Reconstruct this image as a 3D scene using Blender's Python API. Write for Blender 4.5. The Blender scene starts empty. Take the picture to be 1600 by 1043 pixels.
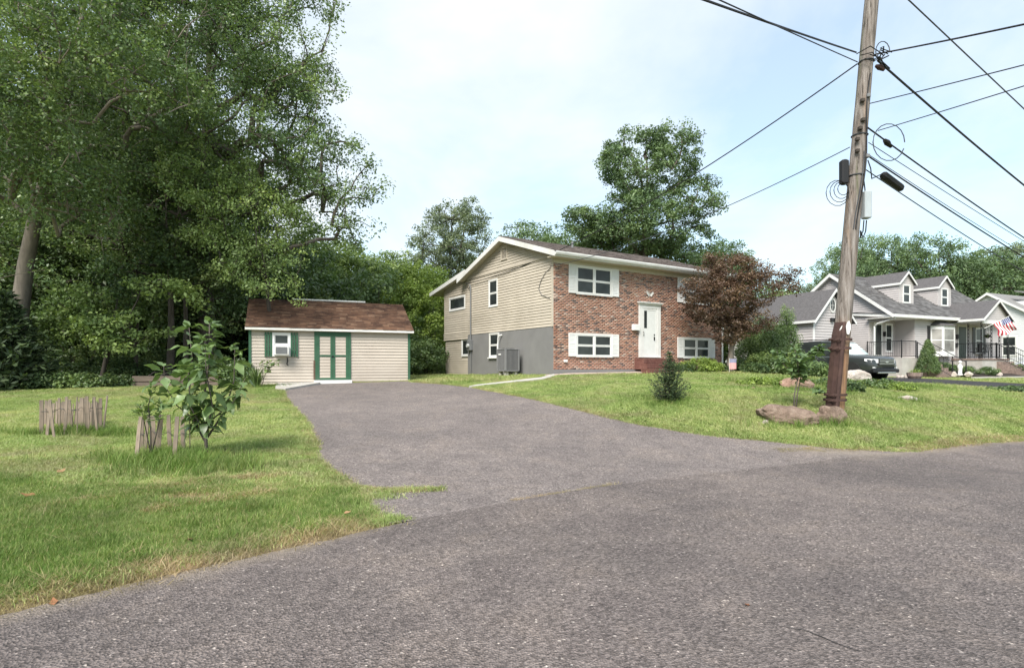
import bpy, bmesh, math, random
import numpy as np
from mathutils import Vector, Matrix

# ---------------------------------------------------------------- camera, sky, sun, exposure
scene = bpy.context.scene
EYE, FPX, HORIZON = 1.6, 888.0, 573.0          # eye height (m), focal length and horizon row of the 1600x1043 photograph
cam_data = bpy.data.cameras.new('camera')
cam_data.sensor_width = 36.0
cam_data.lens = FPX / 1600.0 * 36.0
cam_data.shift_y = (HORIZON - 521.5) / 1600.0
cam_data.clip_start, cam_data.clip_end = 0.1, 3000.0
camera = bpy.data.objects.new('camera', cam_data)
camera.location = (0, 0, EYE)
camera.rotation_euler = (math.radians(90), 0, 0)
scene.collection.objects.link(camera)
scene.camera = camera

SUN_TO = Vector((-0.34, -0.88, 1.0)).normalized()      # towards the sun
world = bpy.data.worlds.new('World'); scene.world = world
world.use_nodes = True
wn, wl = world.node_tree.nodes, world.node_tree.links
wn.clear()
wout = wn.new('ShaderNodeOutputWorld'); wbg = wn.new('ShaderNodeBackground')
sky = wn.new('ShaderNodeTexSky'); sky.sky_type = 'NISHITA'; sky.sun_disc = False
sky.sun_elevation = math.asin(SUN_TO.z); sky.sun_rotation = math.atan2(SUN_TO.x, SUN_TO.y)
sky.air_density, sky.dust_density, sky.ozone_density = 1.2, 0.7, 2.5
SKY_STRENGTH = 0.10
wbg.inputs['Strength'].default_value = SKY_STRENGTH
tc = wn.new('ShaderNodeTexCoord'); sp = wn.new('ShaderNodeSeparateXYZ')
wl.new(tc.outputs['Generated'], sp.inputs[0])
za = wn.new('ShaderNodeMath'); za.operation = 'MAXIMUM'; za.inputs[1].default_value = 0.0
wl.new(sp.outputs['Z'], za.inputs[0])
zb = wn.new('ShaderNodeMath'); zb.operation = 'ADD'; zb.inputs[1].default_value = 0.35
wl.new(za.outputs[0], zb.inputs[0])
dv = wn.new('ShaderNodeVectorMath'); dv.operation = 'DIVIDE'
cb = wn.new('ShaderNodeCombineXYZ')
for k in range(3): wl.new(zb.outputs[0], cb.inputs[k])
wl.new(tc.outputs['Generated'], dv.inputs[0]); wl.new(cb.outputs[0], dv.inputs[1])
nz = wn.new('ShaderNodeTexNoise'); nz.inputs['Scale'].default_value = 1.15; nz.inputs['Detail'].default_value = 7
nz.inputs['Roughness'].default_value = 0.55; nz.inputs['Distortion'].default_value = 0.25
mp = wn.new('ShaderNodeMapping'); mp.inputs['Location'].default_value = (3.35, 1.4, 0.2)
wl.new(dv.outputs[0], mp.inputs[0]); wl.new(mp.outputs[0], nz.inputs['Vector'])
cr = wn.new('ShaderNodeMapRange'); cr.inputs['From Min'].default_value = 0.40; cr.inputs['From Max'].default_value = 0.64
cr.inputs['To Min'].default_value = 0.40; cr.inputs['To Max'].default_value = 0.99
wl.new(nz.outputs['Fac'], cr.inputs['Value'])
mx = wn.new('ShaderNodeMix'); mx.data_type = 'RGBA'
wl.new(cr.outputs[0], mx.inputs['Factor'])
sb = wn.new('ShaderNodeMix'); sb.data_type = 'RGBA'; sb.blend_type = 'MULTIPLY'; sb.inputs['Factor'].default_value = 1.0
sb.inputs['B'].default_value = (1.15, 1.32, 1.30, 1)
wl.new(sky.outputs[0], sb.inputs['A']); wl.new(sb.outputs['Result'], mx.inputs['A'])
mx.inputs['B'].default_value = (5.35, 5.65, 5.8, 1)
wl.new(mx.outputs['Result'], wbg.inputs['Color']); wl.new(wbg.outputs[0], wout.inputs[0])

sun_data = bpy.data.lights.new('sun', 'SUN'); sun_data.energy = 3.4; sun_data.angle = math.radians(28)
sun_data.color = (1.0, 0.95, 0.87)
sun = bpy.data.objects.new('sun', sun_data); sun.location = (-20, -20, 40)
sun.rotation_euler = (-SUN_TO).to_track_quat('-Z', 'Y').to_euler()
scene.collection.objects.link(sun)

vs = scene.view_settings
vs.view_transform = 'Standard'; vs.look = 'None'; vs.gamma = 1.0; vs.use_curve_mapping = False
vs.exposure = 1.0
scene.cycles.max_bounces = 6; scene.cycles.diffuse_bounces = 3; scene.cycles.glossy_bounces = 3
scene.cycles.transmission_bounces = 4; scene.cycles.transparent_max_bounces = 6
scene.cycles.use_denoising = True

# ---------------------------------------------------------------- helpers
COL = scene.collection
RNG = np.random.default_rng(7)
random.seed(7)

def tag(o, label=None, cat=None, group=None, kind=None):
    if label: o['label'] = label
    if cat: o['category'] = cat
    if group: o['group'] = group
    if kind: o['kind'] = kind
    return o
def empty(name, loc=(0, 0, 0), rz=0.0, label=None, cat=None, group=None):
    o = bpy.data.objects.new(name, None); COL.objects.link(o)
    o.location = loc; o.rotation_euler = (0, 0, rz); o.empty_display_size = 0.3
    return tag(o, label, cat, group)
def link(name, me, parent=None, loc=None, rot=None, scale=None):
    o = bpy.data.objects.new(name, me); COL.objects.link(o)
    if parent is not None: o.parent = parent
    if loc is not None: o.location = loc
    if rot is not None: o.rotation_euler = rot
    if scale is not None: o.scale = scale
    return o
def copy_tree(o, parent=None):
    c = o.copy(); COL.objects.link(c); c.parent = parent
    for ch in list(o.children): copy_tree(ch, c)
    return c

class MB:
    """collects shapes; build() links them as ONE mesh object"""
    def __init__(self, M=None):
        self.v, self.f, self.t, self.M, self.tint = [], [], [], M, 1.0
    def add(self, vs_, fs):
        n = len(self.v)
        for p in vs_:
            p = Vector(p)
            self.v.append(tuple(self.M @ p) if self.M is not None else tuple(p))
            self.t.append(self.tint)
        for f in fs: self.f.append(tuple(i + n for i in f))
        return self
    def box(self, x0, x1, y0, y1, z0, z1):
        return self.add([(x0,y0,z0),(x1,y0,z0),(x1,y1,z0),(x0,y1,z0),(x0,y0,z1),(x1,y0,z1),(x1,y1,z1),(x0,y1,z1)],
                        [(0,3,2,1),(4,5,6,7),(0,1,5,4),(1,2,6,5),(2,3,7,6),(3,0,4,7)])
    def cbox(self, x0, x1, y0, y1, z0, z1, c=0.01):
        """box with bevelled vertical and top/bottom edges"""
        pts, fs = [], []
        for z, i in ((z0, c), (z0 + c, 0), (z1 - c, 0), (z1, c)):
            pts += [(x0+c+i,y0+i,z),(x1-c-i,y0+i,z),(x1-i,y0+c+i,z),(x1-i,y1-c-i,z),(x1-c-i,y1-i,z),(x0+c+i,y1-i,z),(x0+i,y1-c-i,z),(x0+i,y0+c+i,z)]
        for r in range(3):
            for k in range(8):
                a, b = r*8+k, r*8+(k+1) % 8
                fs.append((a, b, b+8, a+8))
        fs.append(tuple(range(7, -1, -1))); fs.append(tuple(range(24, 32)))
        return self.add(pts, fs)
    def prism(self, poly, d):
        """closed polygon (3-D points, counter-clockwise seen from outside) extruded by vector d"""
        n = len(poly); d = Vector(d)
        a = [Vector(p) for p in poly]; b = [p + d for p in a]
        fs = [tuple(range(n)), tuple(range(2*n-1, n-1, -1))]
        for i in range(n):
            j = (i+1) % n; fs.append((i, i+n, j+n, j))
        return self.add(a + b, fs)
    def tube(self, path, rad, n=6, cap=True):
        path = [Vector(p) for p in path]
        if not hasattr(rad, '__len__'): rad = [rad]*len(path)
        rings, fs = [], []
        up0 = Vector((0.13, 0.21, 1))
        for i, p in enumerate(path):
            d = (path[min(i+1, len(path)-1)] - path[max(i-1, 0)]).normalized()
            a = d.cross(up0)
            if a.length < 0.05: a = d.cross(Vector((1, 0.1, 0)))
            a.normalize(); b = d.cross(a)
            for k in range(n):
                t = 2*math.pi*k/n
                rings.append(p + (a*math.cos(t) + b*math.sin(t))*rad[i])
        for i in range(len(path)-1):
            for k in range(n):
                k2 = (k+1) % n
                fs.append((i*n+k, (i+1)*n+k, (i+1)*n+k2, i*n+k2))
        if cap:
            fs.append(tuple(range(n))); m = (len(path)-1)*n
            fs.append(tuple(range(m+n-1, m-1, -1)))
        return self.add(rings, fs)
    def lathe(self, prof, n=16, c=(0, 0, 0), axis='Z'):
        pts, fs = [], []
        for r, z in prof:
            for k in range(n):
                t = 2*math.pi*k/n
                q = (r*math.cos(t), r*math.sin(t), z)
                if axis == 'Y': q = (q[0], q[2], q[1])
                if axis == 'X': q = (q[2], q[0], q[1])
                pts.append((q[0]+c[0], q[1]+c[1], q[2]+c[2]))
        for i in range(len(prof)-1):
            for k in range(n):
                k2 = (k+1) % n
                fs.append((i*n+k, i*n+k2, (i+1)*n+k2, (i+1)*n+k))
        fs.append(tuple(range(n-1, -1, -1))); m = (len(prof)-1)*n
        fs.append(tuple(range(m, m+n)))
        return self.add(pts, fs)
    def mesh(self, name, mat, smooth=False, fixn=False):
        me = bpy.data.meshes.new(name)
        me.from_pydata(self.v, [], self.f)
        if mat is not None: me.materials.append(mat)
        if len(set(self.t)) > 1:
            at = me.attributes.new('tint', 'FLOAT', 'POINT'); at.data.foreach_set('value', np.array(self.t, dtype=np.float32))
        if smooth: me.polygons.foreach_set('use_smooth', [True]*len(me.polygons))
        if fixn:
            bm = bmesh.new(); bm.from_mesh(me); bmesh.ops.recalc_face_normals(bm, faces=bm.faces); bm.to_mesh(me); bm.free()
        return me
    def build(self, name, mat, parent=None, smooth=False, fixn=True, loc=None):
        return link(name, self.mesh(name, mat, smooth, fixn), parent, loc)

def fast_mesh(name, verts, quads, mat, tint=None, smooth=False):
    """numpy verts (n,3) and quads (m,4) to a mesh"""
    me = bpy.data.meshes.new(name)
    verts = np.ascontiguousarray(verts, dtype=np.float32); quads = np.ascontiguousarray(quads, dtype=np.int32)
    m, k = quads.shape
    me.vertices.add(len(verts)); me.vertices.foreach_set('co', verts.ravel())
    me.loops.add(m*k); me.loops.foreach_set('vertex_index', quads.ravel())
    me.polygons.add(m); me.polygons.foreach_set('loop_start', np.arange(0, m*k, k, dtype=np.int32))
    if smooth: me.polygons.foreach_set('use_smooth', np.ones(m, dtype=bool))
    if tint is not None:
        at = me.attributes.new('tint', 'FLOAT', 'POINT'); at.data.foreach_set('value', np.ascontiguousarray(tint, dtype=np.float32))
    me.update(calc_edges=True); me.validate()
    if mat is not None: me.materials.append(mat)
    return me

# ---------------------------------------------------------------- materials
def nodes_of(m):
    m.use_nodes = True
    nt = m.node_tree; nt.nodes.clear()
    out = nt.nodes.new('ShaderNodeOutputMaterial'); b = nt.nodes.new('ShaderNodeBsdfPrincipled')
    nt.links.new(b.outputs[0], out.inputs[0])
    return nt, nt.nodes, nt.links, b, out
def N(nt, typ, **kw):
    n = nt.nodes.new(typ)
    for k, v in kw.items():
        if k in n.inputs.keys() if isinstance(k, str) else False: n.inputs[k].default_value = v
        else: setattr(n, k, v)
    return n
def ramp(nt, src, stops):
    r = nt.nodes.new('ShaderNodeValToRGB')
    e = r.color_ramp.elements
    while len(e) < len(stops): e.new(0.5)
    for i, (p, c) in enumerate(stops):
        e[i].position = p; e[i].color = (*c, 1) if len(c) == 3 else c
    nt.links.new(src, r.inputs[0]); return r.outputs[0]
def noise_fac(nt, scale, detail=4, rough=0.55, coord='Object', dist=0.0, stretch=None):
    t = nt.nodes.new('ShaderNodeTexCoord'); n = nt.nodes.new('ShaderNodeTexNoise')
    n.inputs['Scale'].default_value = scale; n.inputs['Detail'].default_value = detail
    n.inputs['Roughness'].default_value = rough; n.inputs['Distortion'].default_value = dist
    src = t.outputs['Object']
    if coord == 'World':
        g = nt.nodes.new('ShaderNodeNewGeometry'); src = g.outputs['Position']
    if stretch:
        mpn = nt.nodes.new('ShaderNodeMapping'); mpn.inputs['Scale'].default_value = stretch
        nt.links.new(src, mpn.inputs[0]); src = mpn.outputs[0]
    nt.links.new(src, n.inputs['Vector'])
    return n.outputs['Fac']
def mixc(nt, fac, a, b, blend='MIX'):
    m = nt.nodes.new('ShaderNodeMix'); m.data_type = 'RGBA'; m.blend_type = blend
    for key, val in (('Factor', fac), ('A', a), ('B', b)):
        if isinstance(val, (int, float)): m.inputs[key].default_value = val
        elif isinstance(val, tuple): m.inputs[key].default_value = (*val, 1) if len(val) == 3 else val
        else: nt.links.new(val, m.inputs[key])
    return m.outputs['Result']
def bump(nt, b, h, strength=0.3, dist=0.01):
    n = nt.nodes.new('ShaderNodeBump'); n.inputs['Strength'].default_value = strength; n.inputs['Distance'].default_value = dist
    nt.links.new(h, n.inputs['Height']); nt.links.new(n.outputs[0], b.inputs['Normal'])
def attr(nt, name):
    a = nt.nodes.new('ShaderNodeAttribute'); a.attribute_name = name
    return a.outputs['Fac']
def objrand(nt):
    return nt.nodes.new('ShaderNodeObjectInfo').outputs['Random']
def sc(c, k): return tuple(min(1.0, x*k) for x in c)

def pm(name, c, rough=0.7, var=0.18, scale=6.0, bmp=0.0, bscale=60.0, metal=0.0, stretch=None, spec=0.4, per_obj=0.0, dirt=None, coord='Object'):
    m = bpy.data.materials.new(name); nt, ns, ls, b, out = nodes_of(m)
    f = noise_fac(nt, scale, 5, 0.6, coord, 0.0, stretch)
    col = ramp(nt, f, [(0.28, sc(c, 1-var)), (0.5, c), (0.72, sc(c, 1+var))])
    if dirt:
        f2 = noise_fac(nt, scale*0.35, 6, 0.65, coord, 0.6)
        k = ramp(nt, f2, [(0.48, (0, 0, 0)), (0.72, (1, 1, 1))])
        col = mixc(nt, k, col, dirt)
    if per_obj:
        k = nt.nodes.new('ShaderNodeMapRange'); k.inputs['To Min'].default_value = 1-per_obj; k.inputs['To Max'].default_value = 1+per_obj
        ls.new(objrand(nt), k.inputs['Value'])
        hv = nt.nodes.new('ShaderNodeHueSaturation'); ls.new(k.outputs[0], hv.inputs['Value']); ls.new(col, hv.inputs['Color']); col = hv.outputs[0]
    ls.new(col, b.inputs['Base Color'])
    b.inputs['Roughness'].default_value = rough; b.inputs['Metallic'].default_value = metal
    b.inputs['Specular IOR Level'].default_value = spec
    if bmp: bump(nt, b, noise_fac(nt, bscale, 4, 0.6, coord, 0.0, stretch), bmp, 0.01)
    return m

def leaf_mat(name, c, var=0.35, trans=0.35, rough=0.55, yellow=None, spec=0.3):
    """foliage: per-leaf 'tint', slow colour drift through the crown, light passing through the blades"""
    m = bpy.data.materials.new(name); nt, ns, ls, b, out = nodes_of(m)
    t = attr(nt, 'tint')
    col = ramp(nt, t, [(0.0, sc(c, 1-var)), (0.55, c), (1.0, sc(yellow or c, 1+var))])
    f = noise_fac(nt, 0.45, 3, 0.5, 'World')
    col = mixc(nt, 0.75, col, ramp(nt, f, [(0.34, (0.66, 0.72, 0.70)), (0.66, (1.12, 1.08, 0.95))]), 'MULTIPLY')
    ls.new(col, b.inputs['Base Color']); b.inputs['Roughness'].default_value = rough
    b.inputs['Specular IOR Level'].default_value = spec
    tr = nt.nodes.new('ShaderNodeBsdfTranslucent'); ls.new(mixc(nt, 1.0, col, (1.25, 1.3, 0.7), 'MULTIPLY'), tr.inputs['Color'])
    mxs = nt.nodes.new('ShaderNodeMixShader'); mxs.inputs[0].default_value = trans
    ls.new(b.outputs[0], mxs.inputs[1]); ls.new(tr.outputs[0], mxs.inputs[2]); ls.new(mxs.outputs[0], out.inputs[0])
    return m

def glass_mat(name, c=(0.02, 0.024, 0.024), rough=0.04):
    m = bpy.data.materials.new(name); nt, ns, ls, b, out = nodes_of(m)
    f = noise_fac(nt, 1.3, 2, 0.5, 'World')
    ls.new(ramp(nt, f, [(0.35, c), (0.7, sc(c, 2.2))]), b.inputs['Base Color'])
    b.inputs['Roughness'].default_value = rough; b.inputs['Specular IOR Level'].default_value = 0.25
    bump(nt, b, noise_fac(nt, 2.2, 1, 0.4), 0.06, 0.02)
    return m

M = {}
M['siding'] = pm('cream_siding', (0.475, 0.425, 0.355), 0.55, 0.07, 1.5, per_obj=0.05, dirt=(0.40, 0.355, 0.29))
M['siding_back'] = pm('siding_backing', (0.36, 0.32, 0.26), 0.7, 0.05)
M['shed_siding'] = pm('shed_siding', (0.45, 0.395, 0.335), 0.55, 0.05, 1.5, per_obj=0.05, dirt=(0.385, 0.33, 0.275))
M['white'] = pm('white_paint', (0.68, 0.68, 0.67), 0.45, 0.06, 2.0, dirt=(0.56, 0.55, 0.52))
M['whitewood'] = pm('weathered_white', (0.70, 0.69, 0.66), 0.6, 0.08, 3.0, dirt=(0.52, 0.50, 0.46))
M['soffit'] = pm('soffit', (0.52, 0.47, 0.40), 0.6, 0.05)
M['stucco'] = pm('grey_stucco', (0.175, 0.173, 0.172), 0.9, 0.08, 1.6, 0.5, 45, dirt=(0.20, 0.197, 0.194))
M['concrete'] = pm('concrete', (0.42, 0.40, 0.37), 0.9, 0.15, 2.0, 0.3, 60, dirt=(0.33, 0.30, 0.26))
M['pinkconcrete'] = pm('pink_concrete', (0.44, 0.35, 0.30), 0.9, 0.12, 2.0, 0.3, 60)
M['mortar'] = pm('mortar', (0.47, 0.39, 0.345), 0.95, 0.15, 12, 0.3, 80)
M['glass'] = glass_mat('window_glass')
M['glass_curtain'] = glass_mat('curtained_glass', (0.16, 0.155, 0.145), 0.08)
M['black'] = pm('black_iron', (0.012, 0.012, 0.014), 0.45, 0.2)
M['dark'] = pm('dark_void', (0.02, 0.02, 0.02), 0.9, 0.2)
M['grey_metal'] = pm('grey_metal', (0.20, 0.205, 0.21), 0.5, 0.1, 4, metal=0.3)
M['ac'] = pm('condenser_grey', (0.17, 0.17, 0.175), 0.55, 0.08, 6)
M['acdark'] = pm('condenser_coil', (0.075, 0.075, 0.08), 0.7, 0.2, 20)
M['green'] = pm('green_paint', (0.028, 0.095, 0.05), 0.6, 0.2, 4, dirt=(0.045, 0.10, 0.06))
M['rust'] = pm('rusty_wood', (0.10, 0.065, 0.045), 0.8, 0.3, 10)
M['roof_dark'] = pm('roof_felt', (0.07, 0.06, 0.055), 0.95, 0.2, 10)
M['bark'] = pm('bark', (0.11, 0.093, 0.08), 0.95, 0.35, 9, 0.9, 22, stretch=(1, 1, 0.3))
M['bark_dark'] = pm('bark_dark', (0.06, 0.05, 0.042), 0.95, 0.35, 9, 0.9, 22, stretch=(1, 1, 0.3))
M['bark_pale'] = pm('bark_pale', (0.20, 0.17, 0.145), 0.95, 0.3, 9, 0.6, 22, stretch=(1, 1, 0.3))
M['lath'] = pm('weathered_lath', (0.22, 0.175, 0.135), 0.9, 0.4, 14, 0.5, 40, stretch=(1, 1, 0.12), per_obj=0.22, dirt=(0.14, 0.12, 0.10))
M['oldwood'] = pm('old_timber', (0.16, 0.125, 0.10), 0.95, 0.35, 8, 0.5, 30, stretch=(0.2, 1, 1))
M['wire'] = pm('wire_black', (0.012, 0.012, 0.014), 0.6, 0.1)
M['wire_grey'] = pm('wire_grey', (0.05, 0.055, 0.065), 0.5, 0.1)
M['steel_brown'] = pm('rusted_steel', (0.062, 0.034, 0.029), 0.75, 0.3, 7, 0.25, 30, dirt=(0.09, 0.05, 0.04), metal=0.15)
M['leaf_big'] = leaf_mat('leaf_broad', (0.128, 0.200, 0.082), 0.5, 0.30, 0.42, (0.195, 0.255, 0.10), 0.5)
M['leaf_lite'] = leaf_mat('leaf_light', (0.19, 0.27, 0.10), 0.45, 0.32, 0.45, (0.25, 0.31, 0.115))
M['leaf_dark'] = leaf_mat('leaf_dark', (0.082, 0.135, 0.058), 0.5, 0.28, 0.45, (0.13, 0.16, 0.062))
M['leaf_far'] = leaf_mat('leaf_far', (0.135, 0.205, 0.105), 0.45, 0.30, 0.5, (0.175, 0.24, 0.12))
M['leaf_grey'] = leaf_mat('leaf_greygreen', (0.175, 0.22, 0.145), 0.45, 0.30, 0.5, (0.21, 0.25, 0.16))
M['leaf_red'] = leaf_mat('leaf_red', (0.130, 0.080, 0.062), 0.5, 0.30, 0.45, (0.165, 0.115, 0.08))
M['leaf_vine'] = leaf_mat('leaf_vine', (0.23, 0.32, 0.085), 0.5, 0.34, 0.45, (0.26, 0.33, 0.085))
M['needle'] = leaf_mat('needle', (0.060, 0.095, 0.046), 0.5, 0.2, 0.55, (0.09, 0.12, 0.055))
# ---------------------------------------------------------------- terrain: one smooth height field through surveyed points (x, y, height)
TP = np.array([
 (-30,-30,0),(-9,-3.0,0),(-6,0.6,0),(-3.3,3.67,0),(-1.36,5.75,0),(1.37,7.64,0),(4.6,9.25,0),(7.76,10.76,0.0),(10.9,12.14,0),(15,13.8,0),(22,16.4,0),(34,20.6,0),(60,29,0),
 (0,0,0),(0,3.5,0),(6,2,0),(14,6,0),(0,-10,0),(30,8,0),(30,-20,0),(6,7,0),(12,9.5,0),
 (7.39,13.0,0.62),(6.0,12.9,0.60),(3.8,13.7,0.75),(2.68,11.9,0.36),(11,14.6,0.50),(16,16.8,0.50),(24,20.5,0.6),
 (17,24,0.90),(21,23.2,0.88),(17.1,26,0.96),(23,34,0.98),(29,33,0.98),(40,40,1.0),(13,22,1.05),
 (1.65,22.6,1.26),(5.5,24.0,1.30),(10.3,28.0,1.37),(9.5,25.0,1.36),(6,19,1.10),(-0.2,24.2,1.20),(-2.3,28.8,1.17),(-3.9,31.3,1.14),
 (-1.46,20,0.88),(-4.17,23.1,1.03),(-9.7,20.9,0.89),(-6.9,21.8,0.96),(-1.15,10.2,0.257),(-2.0,15,0.55),(-5.26,8.5,0.165),(-8.2,10.6,0.28),(-4.3,5.2,0.05),(-8,3,0.1),(-14,4,0.2),
 (-16.8,18.7,0.78),(-13.2,19.5,0.82),(-25,15,0.7),(-12,30,1.1),(-30,32,1.2),(-45,20,1.0),(0,45,1.2),(-60,80,1.2),(0,90,1.2),(60,80,1.1),(90,50,1.0),
])
def _phi(r2): return np.where(r2 > 1e-12, 0.5*r2*np.log(np.maximum(r2, 1e-12)), 0.0)
_n = len(TP); _XY = TP[:, :2]/10.0
_K = _phi(((_XY[:, None] - _XY[None])**2).sum(-1)) + np.eye(_n)*0.006
_Pm = np.c_[np.ones(_n), _XY]
_W = np.linalg.solve(np.block([[_K, _Pm], [_Pm.T, np.zeros((3, 3))]]), np.r_[TP[:, 2], 0, 0, 0])
def GZ(x, y):
    """ground height; numpy arrays or floats"""
    x = np.atleast_1d(np.asarray(x, float)); y = np.atleast_1d(np.asarray(y, float))
    s = x.shape; q = np.c_[np.clip(x.ravel(), -90, 95), np.clip(y.ravel(), -25, 95)]/10.0
    out = np.empty(len(q))
    for i in range(0, len(q), 40000):
        c = q[i:i+40000]
        out[i:i+40000] = _phi(((c[:, None] - _XY[None])**2).sum(-1)) @ _W[:_n] + np.c_[np.ones(len(c)), c] @ _W[_n:]
    return np.clip(out, -0.25, 1.6).reshape(s)
def gz(x, y): return float(GZ(x, y)[0])
def P(px, py, Y):
    """world point seen at a photograph pixel, Y metres away"""
    return Vector(((px-800.0)/FPX*Y, Y, EYE + (HORIZON-py)/FPX*Y))
def ground_at(px, py):
    """where the line of sight through a pixel meets the ground"""
    Y = np.arange(2.0, 60.0, 0.01)
    d = EYE + (HORIZON-py)/FPX*Y - GZ((px-800.0)/FPX*Y, Y)
    i = np.argmax(d < 0) if (d < 0).any() else len(Y)-1
    return Vector(((px-800.0)/FPX*Y[i], Y[i], gz((px-800.0)/FPX*Y[i], Y[i])))
# ---------------------------------------------------------------- outlines on the ground
def xy(v): return (v[0], v[1])
def resample(pts, n):
    p = np.array(pts, float); d = np.r_[0, np.cumsum(np.hypot(*np.diff(p, axis=0).T))]
    s = np.linspace(0, d[-1], n); return np.c_[np.interp(s, d, p[:, 0]), np.interp(s, d, p[:, 1])]
def smooth_line(pts, n, k=3):
    p = resample(pts, n)
    for _ in range(k): p[1:-1] = 0.25*p[:-2] + 0.5*p[1:-1] + 0.25*p[2:]
    return p
def inside(x, y, poly):
    poly = np.asarray(poly); r = np.zeros(np.shape(x), bool); j = len(poly)-1
    for i in range(len(poly)):
        xi, yi = poly[i]; xj, yj = poly[j]
        c = ((yi > y) != (yj > y)) & (x < (xj-xi)*(y-yi)/((yj-yi) or 1e-12) + xi)
        r ^= c; j = i
    return r
def dist_line(x, y, pl):
    pl = np.asarray(pl); best = np.full(np.shape(x), 1e9)
    for a, b in zip(pl[:-1], pl[1:]):
        ab = b-a; t = np.clip(((x-a[0])*ab[0] + (y-a[1])*ab[1])/(ab@ab + 1e-12), 0, 1)
        best = np.minimum(best, np.hypot(x-a[0]-t*ab[0], y-a[1]-t*ab[1]))
    return best
def wob(x, y, s=1.0, seed=0.0):
    """cheap smooth noise, about -1..1"""
    return (np.sin(x*1.7*s + 1.3*np.sin(y*1.1*s+seed) + seed) + np.sin(y*2.3*s + 1.7*np.sin(x*0.9*s-seed)) + 0.6*np.sin((x+y)*4.1*s+seed*2))/2.6

EDGE = smooth_line([(-60,-62),(-22,-19),(-9,-3.4),(-6,0.45)] + [xy(ground_at(*p)) for p in ((0,960),(250,905),(480,857),(590,822),(661,811),(960,757))]
                   + [(4.7,9.28)] + [xy(ground_at(*p)) for p in ((1440,705),(1600,690))] + [(15,13.75),(22,16.3),(34,20.4),(60,29),(140,56)], 700, 6)
_d = np.gradient(EDGE, axis=0); _d /= np.hypot(_d[:, 0], _d[:, 1])[:, None]
EDGE_N = np.c_[_d[:, 1], -_d[:, 0]]                                   # towards the far side of the road
_far = EDGE + EDGE_N*7.4
ROAD = np.r_[EDGE, _far[::-1]]
DL = smooth_line([(-7.75,21.6)] + [xy(ground_at(*p)) for p in ((441,609),(447,625),(463,645),(478,660),(490,690),(494,712),(510,735),(545,757),(572,775),(585,800),(592,822))], 90, 2)
DR = smooth_line([(-4.0,23.05)] + [xy(ground_at(*p)) for p in ((640,597),(700,601),(735,605),(800,617),(870,633),(940,650),(1000,664),(1080,677),(1160,686),(1230,693),(1290,700),(1350,703),(1440,707))], 90, 2)
DRIVE = np.r_[DL, DR[::-1]]
NL = smooth_line([(12.2,34)] + [xy(ground_at(*p)) for p in ((1388,597),(1480,602),(1572,606))] + [(22.2,16.3)], 40, 2)
NR = smooth_line([(16.4,35.5)] + [xy(ground_at(*p)) for p in ((1425,590.5),(1509,595),(1600,600))] + [(26.5,17.6)], 40, 2)
NDRIVE = np.r_[NL, NR[::-1]]
PATHS = [
 ('front_walk', np.array([(1.45,21.75),(6.0,24.45),(6.0,25.25),(1.30,22.3)]), 'pinkconcrete'),
 ('garden_path', np.array([xy(ground_at(*p)) for p in ((733,606),(850,594.5),(866,590),(866,586.5),(845,592),(745,603.5))]), 'concrete'),
]
HOUSE_FOOT = np.array([(1.65,22.6),(10.36,28.04),(6.47,34.27),(-2.2,33),(-3.81,31.34)])
SHED_FOOT = np.array([(-9.7,20.95),(-4.17,23.15),(-5.8,27.2),(-11.3,25.0)])

# ---------------------------------------------------------------- ground sheet
def axis(a, b, step, lo, hi):
    c = list(np.arange(a, b, step)); s = step
    x = c[-1]
    while x < hi: s *= 1.28; x += s; c.append(x)
    s = step; x = a; pre = []
    while x > lo: s *= 1.28; x -= s; pre.append(x)
    return np.array(pre[::-1] + c)
gx, gy = axis(-22, 30, 0.2, -700, 700), axis(-2, 38, 0.2, -500, 900)
GX, GY = np.meshgrid(gx, gy)
H = GZ(GX, GY)
in_road, in_dr, in_nd = inside(GX, GY, ROAD), inside(GX, GY, DRIVE), inside(GX, GY, NDRIVE)
d_edge = dist_line(GX, GY, EDGE[(EDGE[:, 0] > -30) & (EDGE[:, 0] < 45)]); d_dl = np.minimum(dist_line(GX, GY, DL), dist_line(GX, GY, DR)); d_nd = np.minimum(dist_line(GX, GY, NL), dist_line(GX, GY, NR))
H = H + 0.012*wob(GX, GY, 1.1, 2.0)*np.clip(d_edge, 0, 1) + 0.035
sd_r, sd_d, sd_n = np.where(in_road, d_edge, -d_edge), np.where(in_dr, d_dl, -d_dl), np.where(in_nd, d_nd, -d_nd)
sink = np.maximum.reduce([0.055*np.clip((sd_r+0.12)/0.14, 0, 1), 0.055*np.clip((sd_d+0.14)/0.14, 0, 1), 0.075*np.clip((sd_n+0.1)/0.2, 0, 1)])
H = H - sink
nx, ny = len(gx), len(gy)
idx = np.arange(nx*ny).reshape(ny, nx)
quads = np.stack([idx[:-1, :-1], idx[:-1, 1:], idx[1:, 1:], idx[1:, :-1]], -1).reshape(-1, 4)
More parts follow.
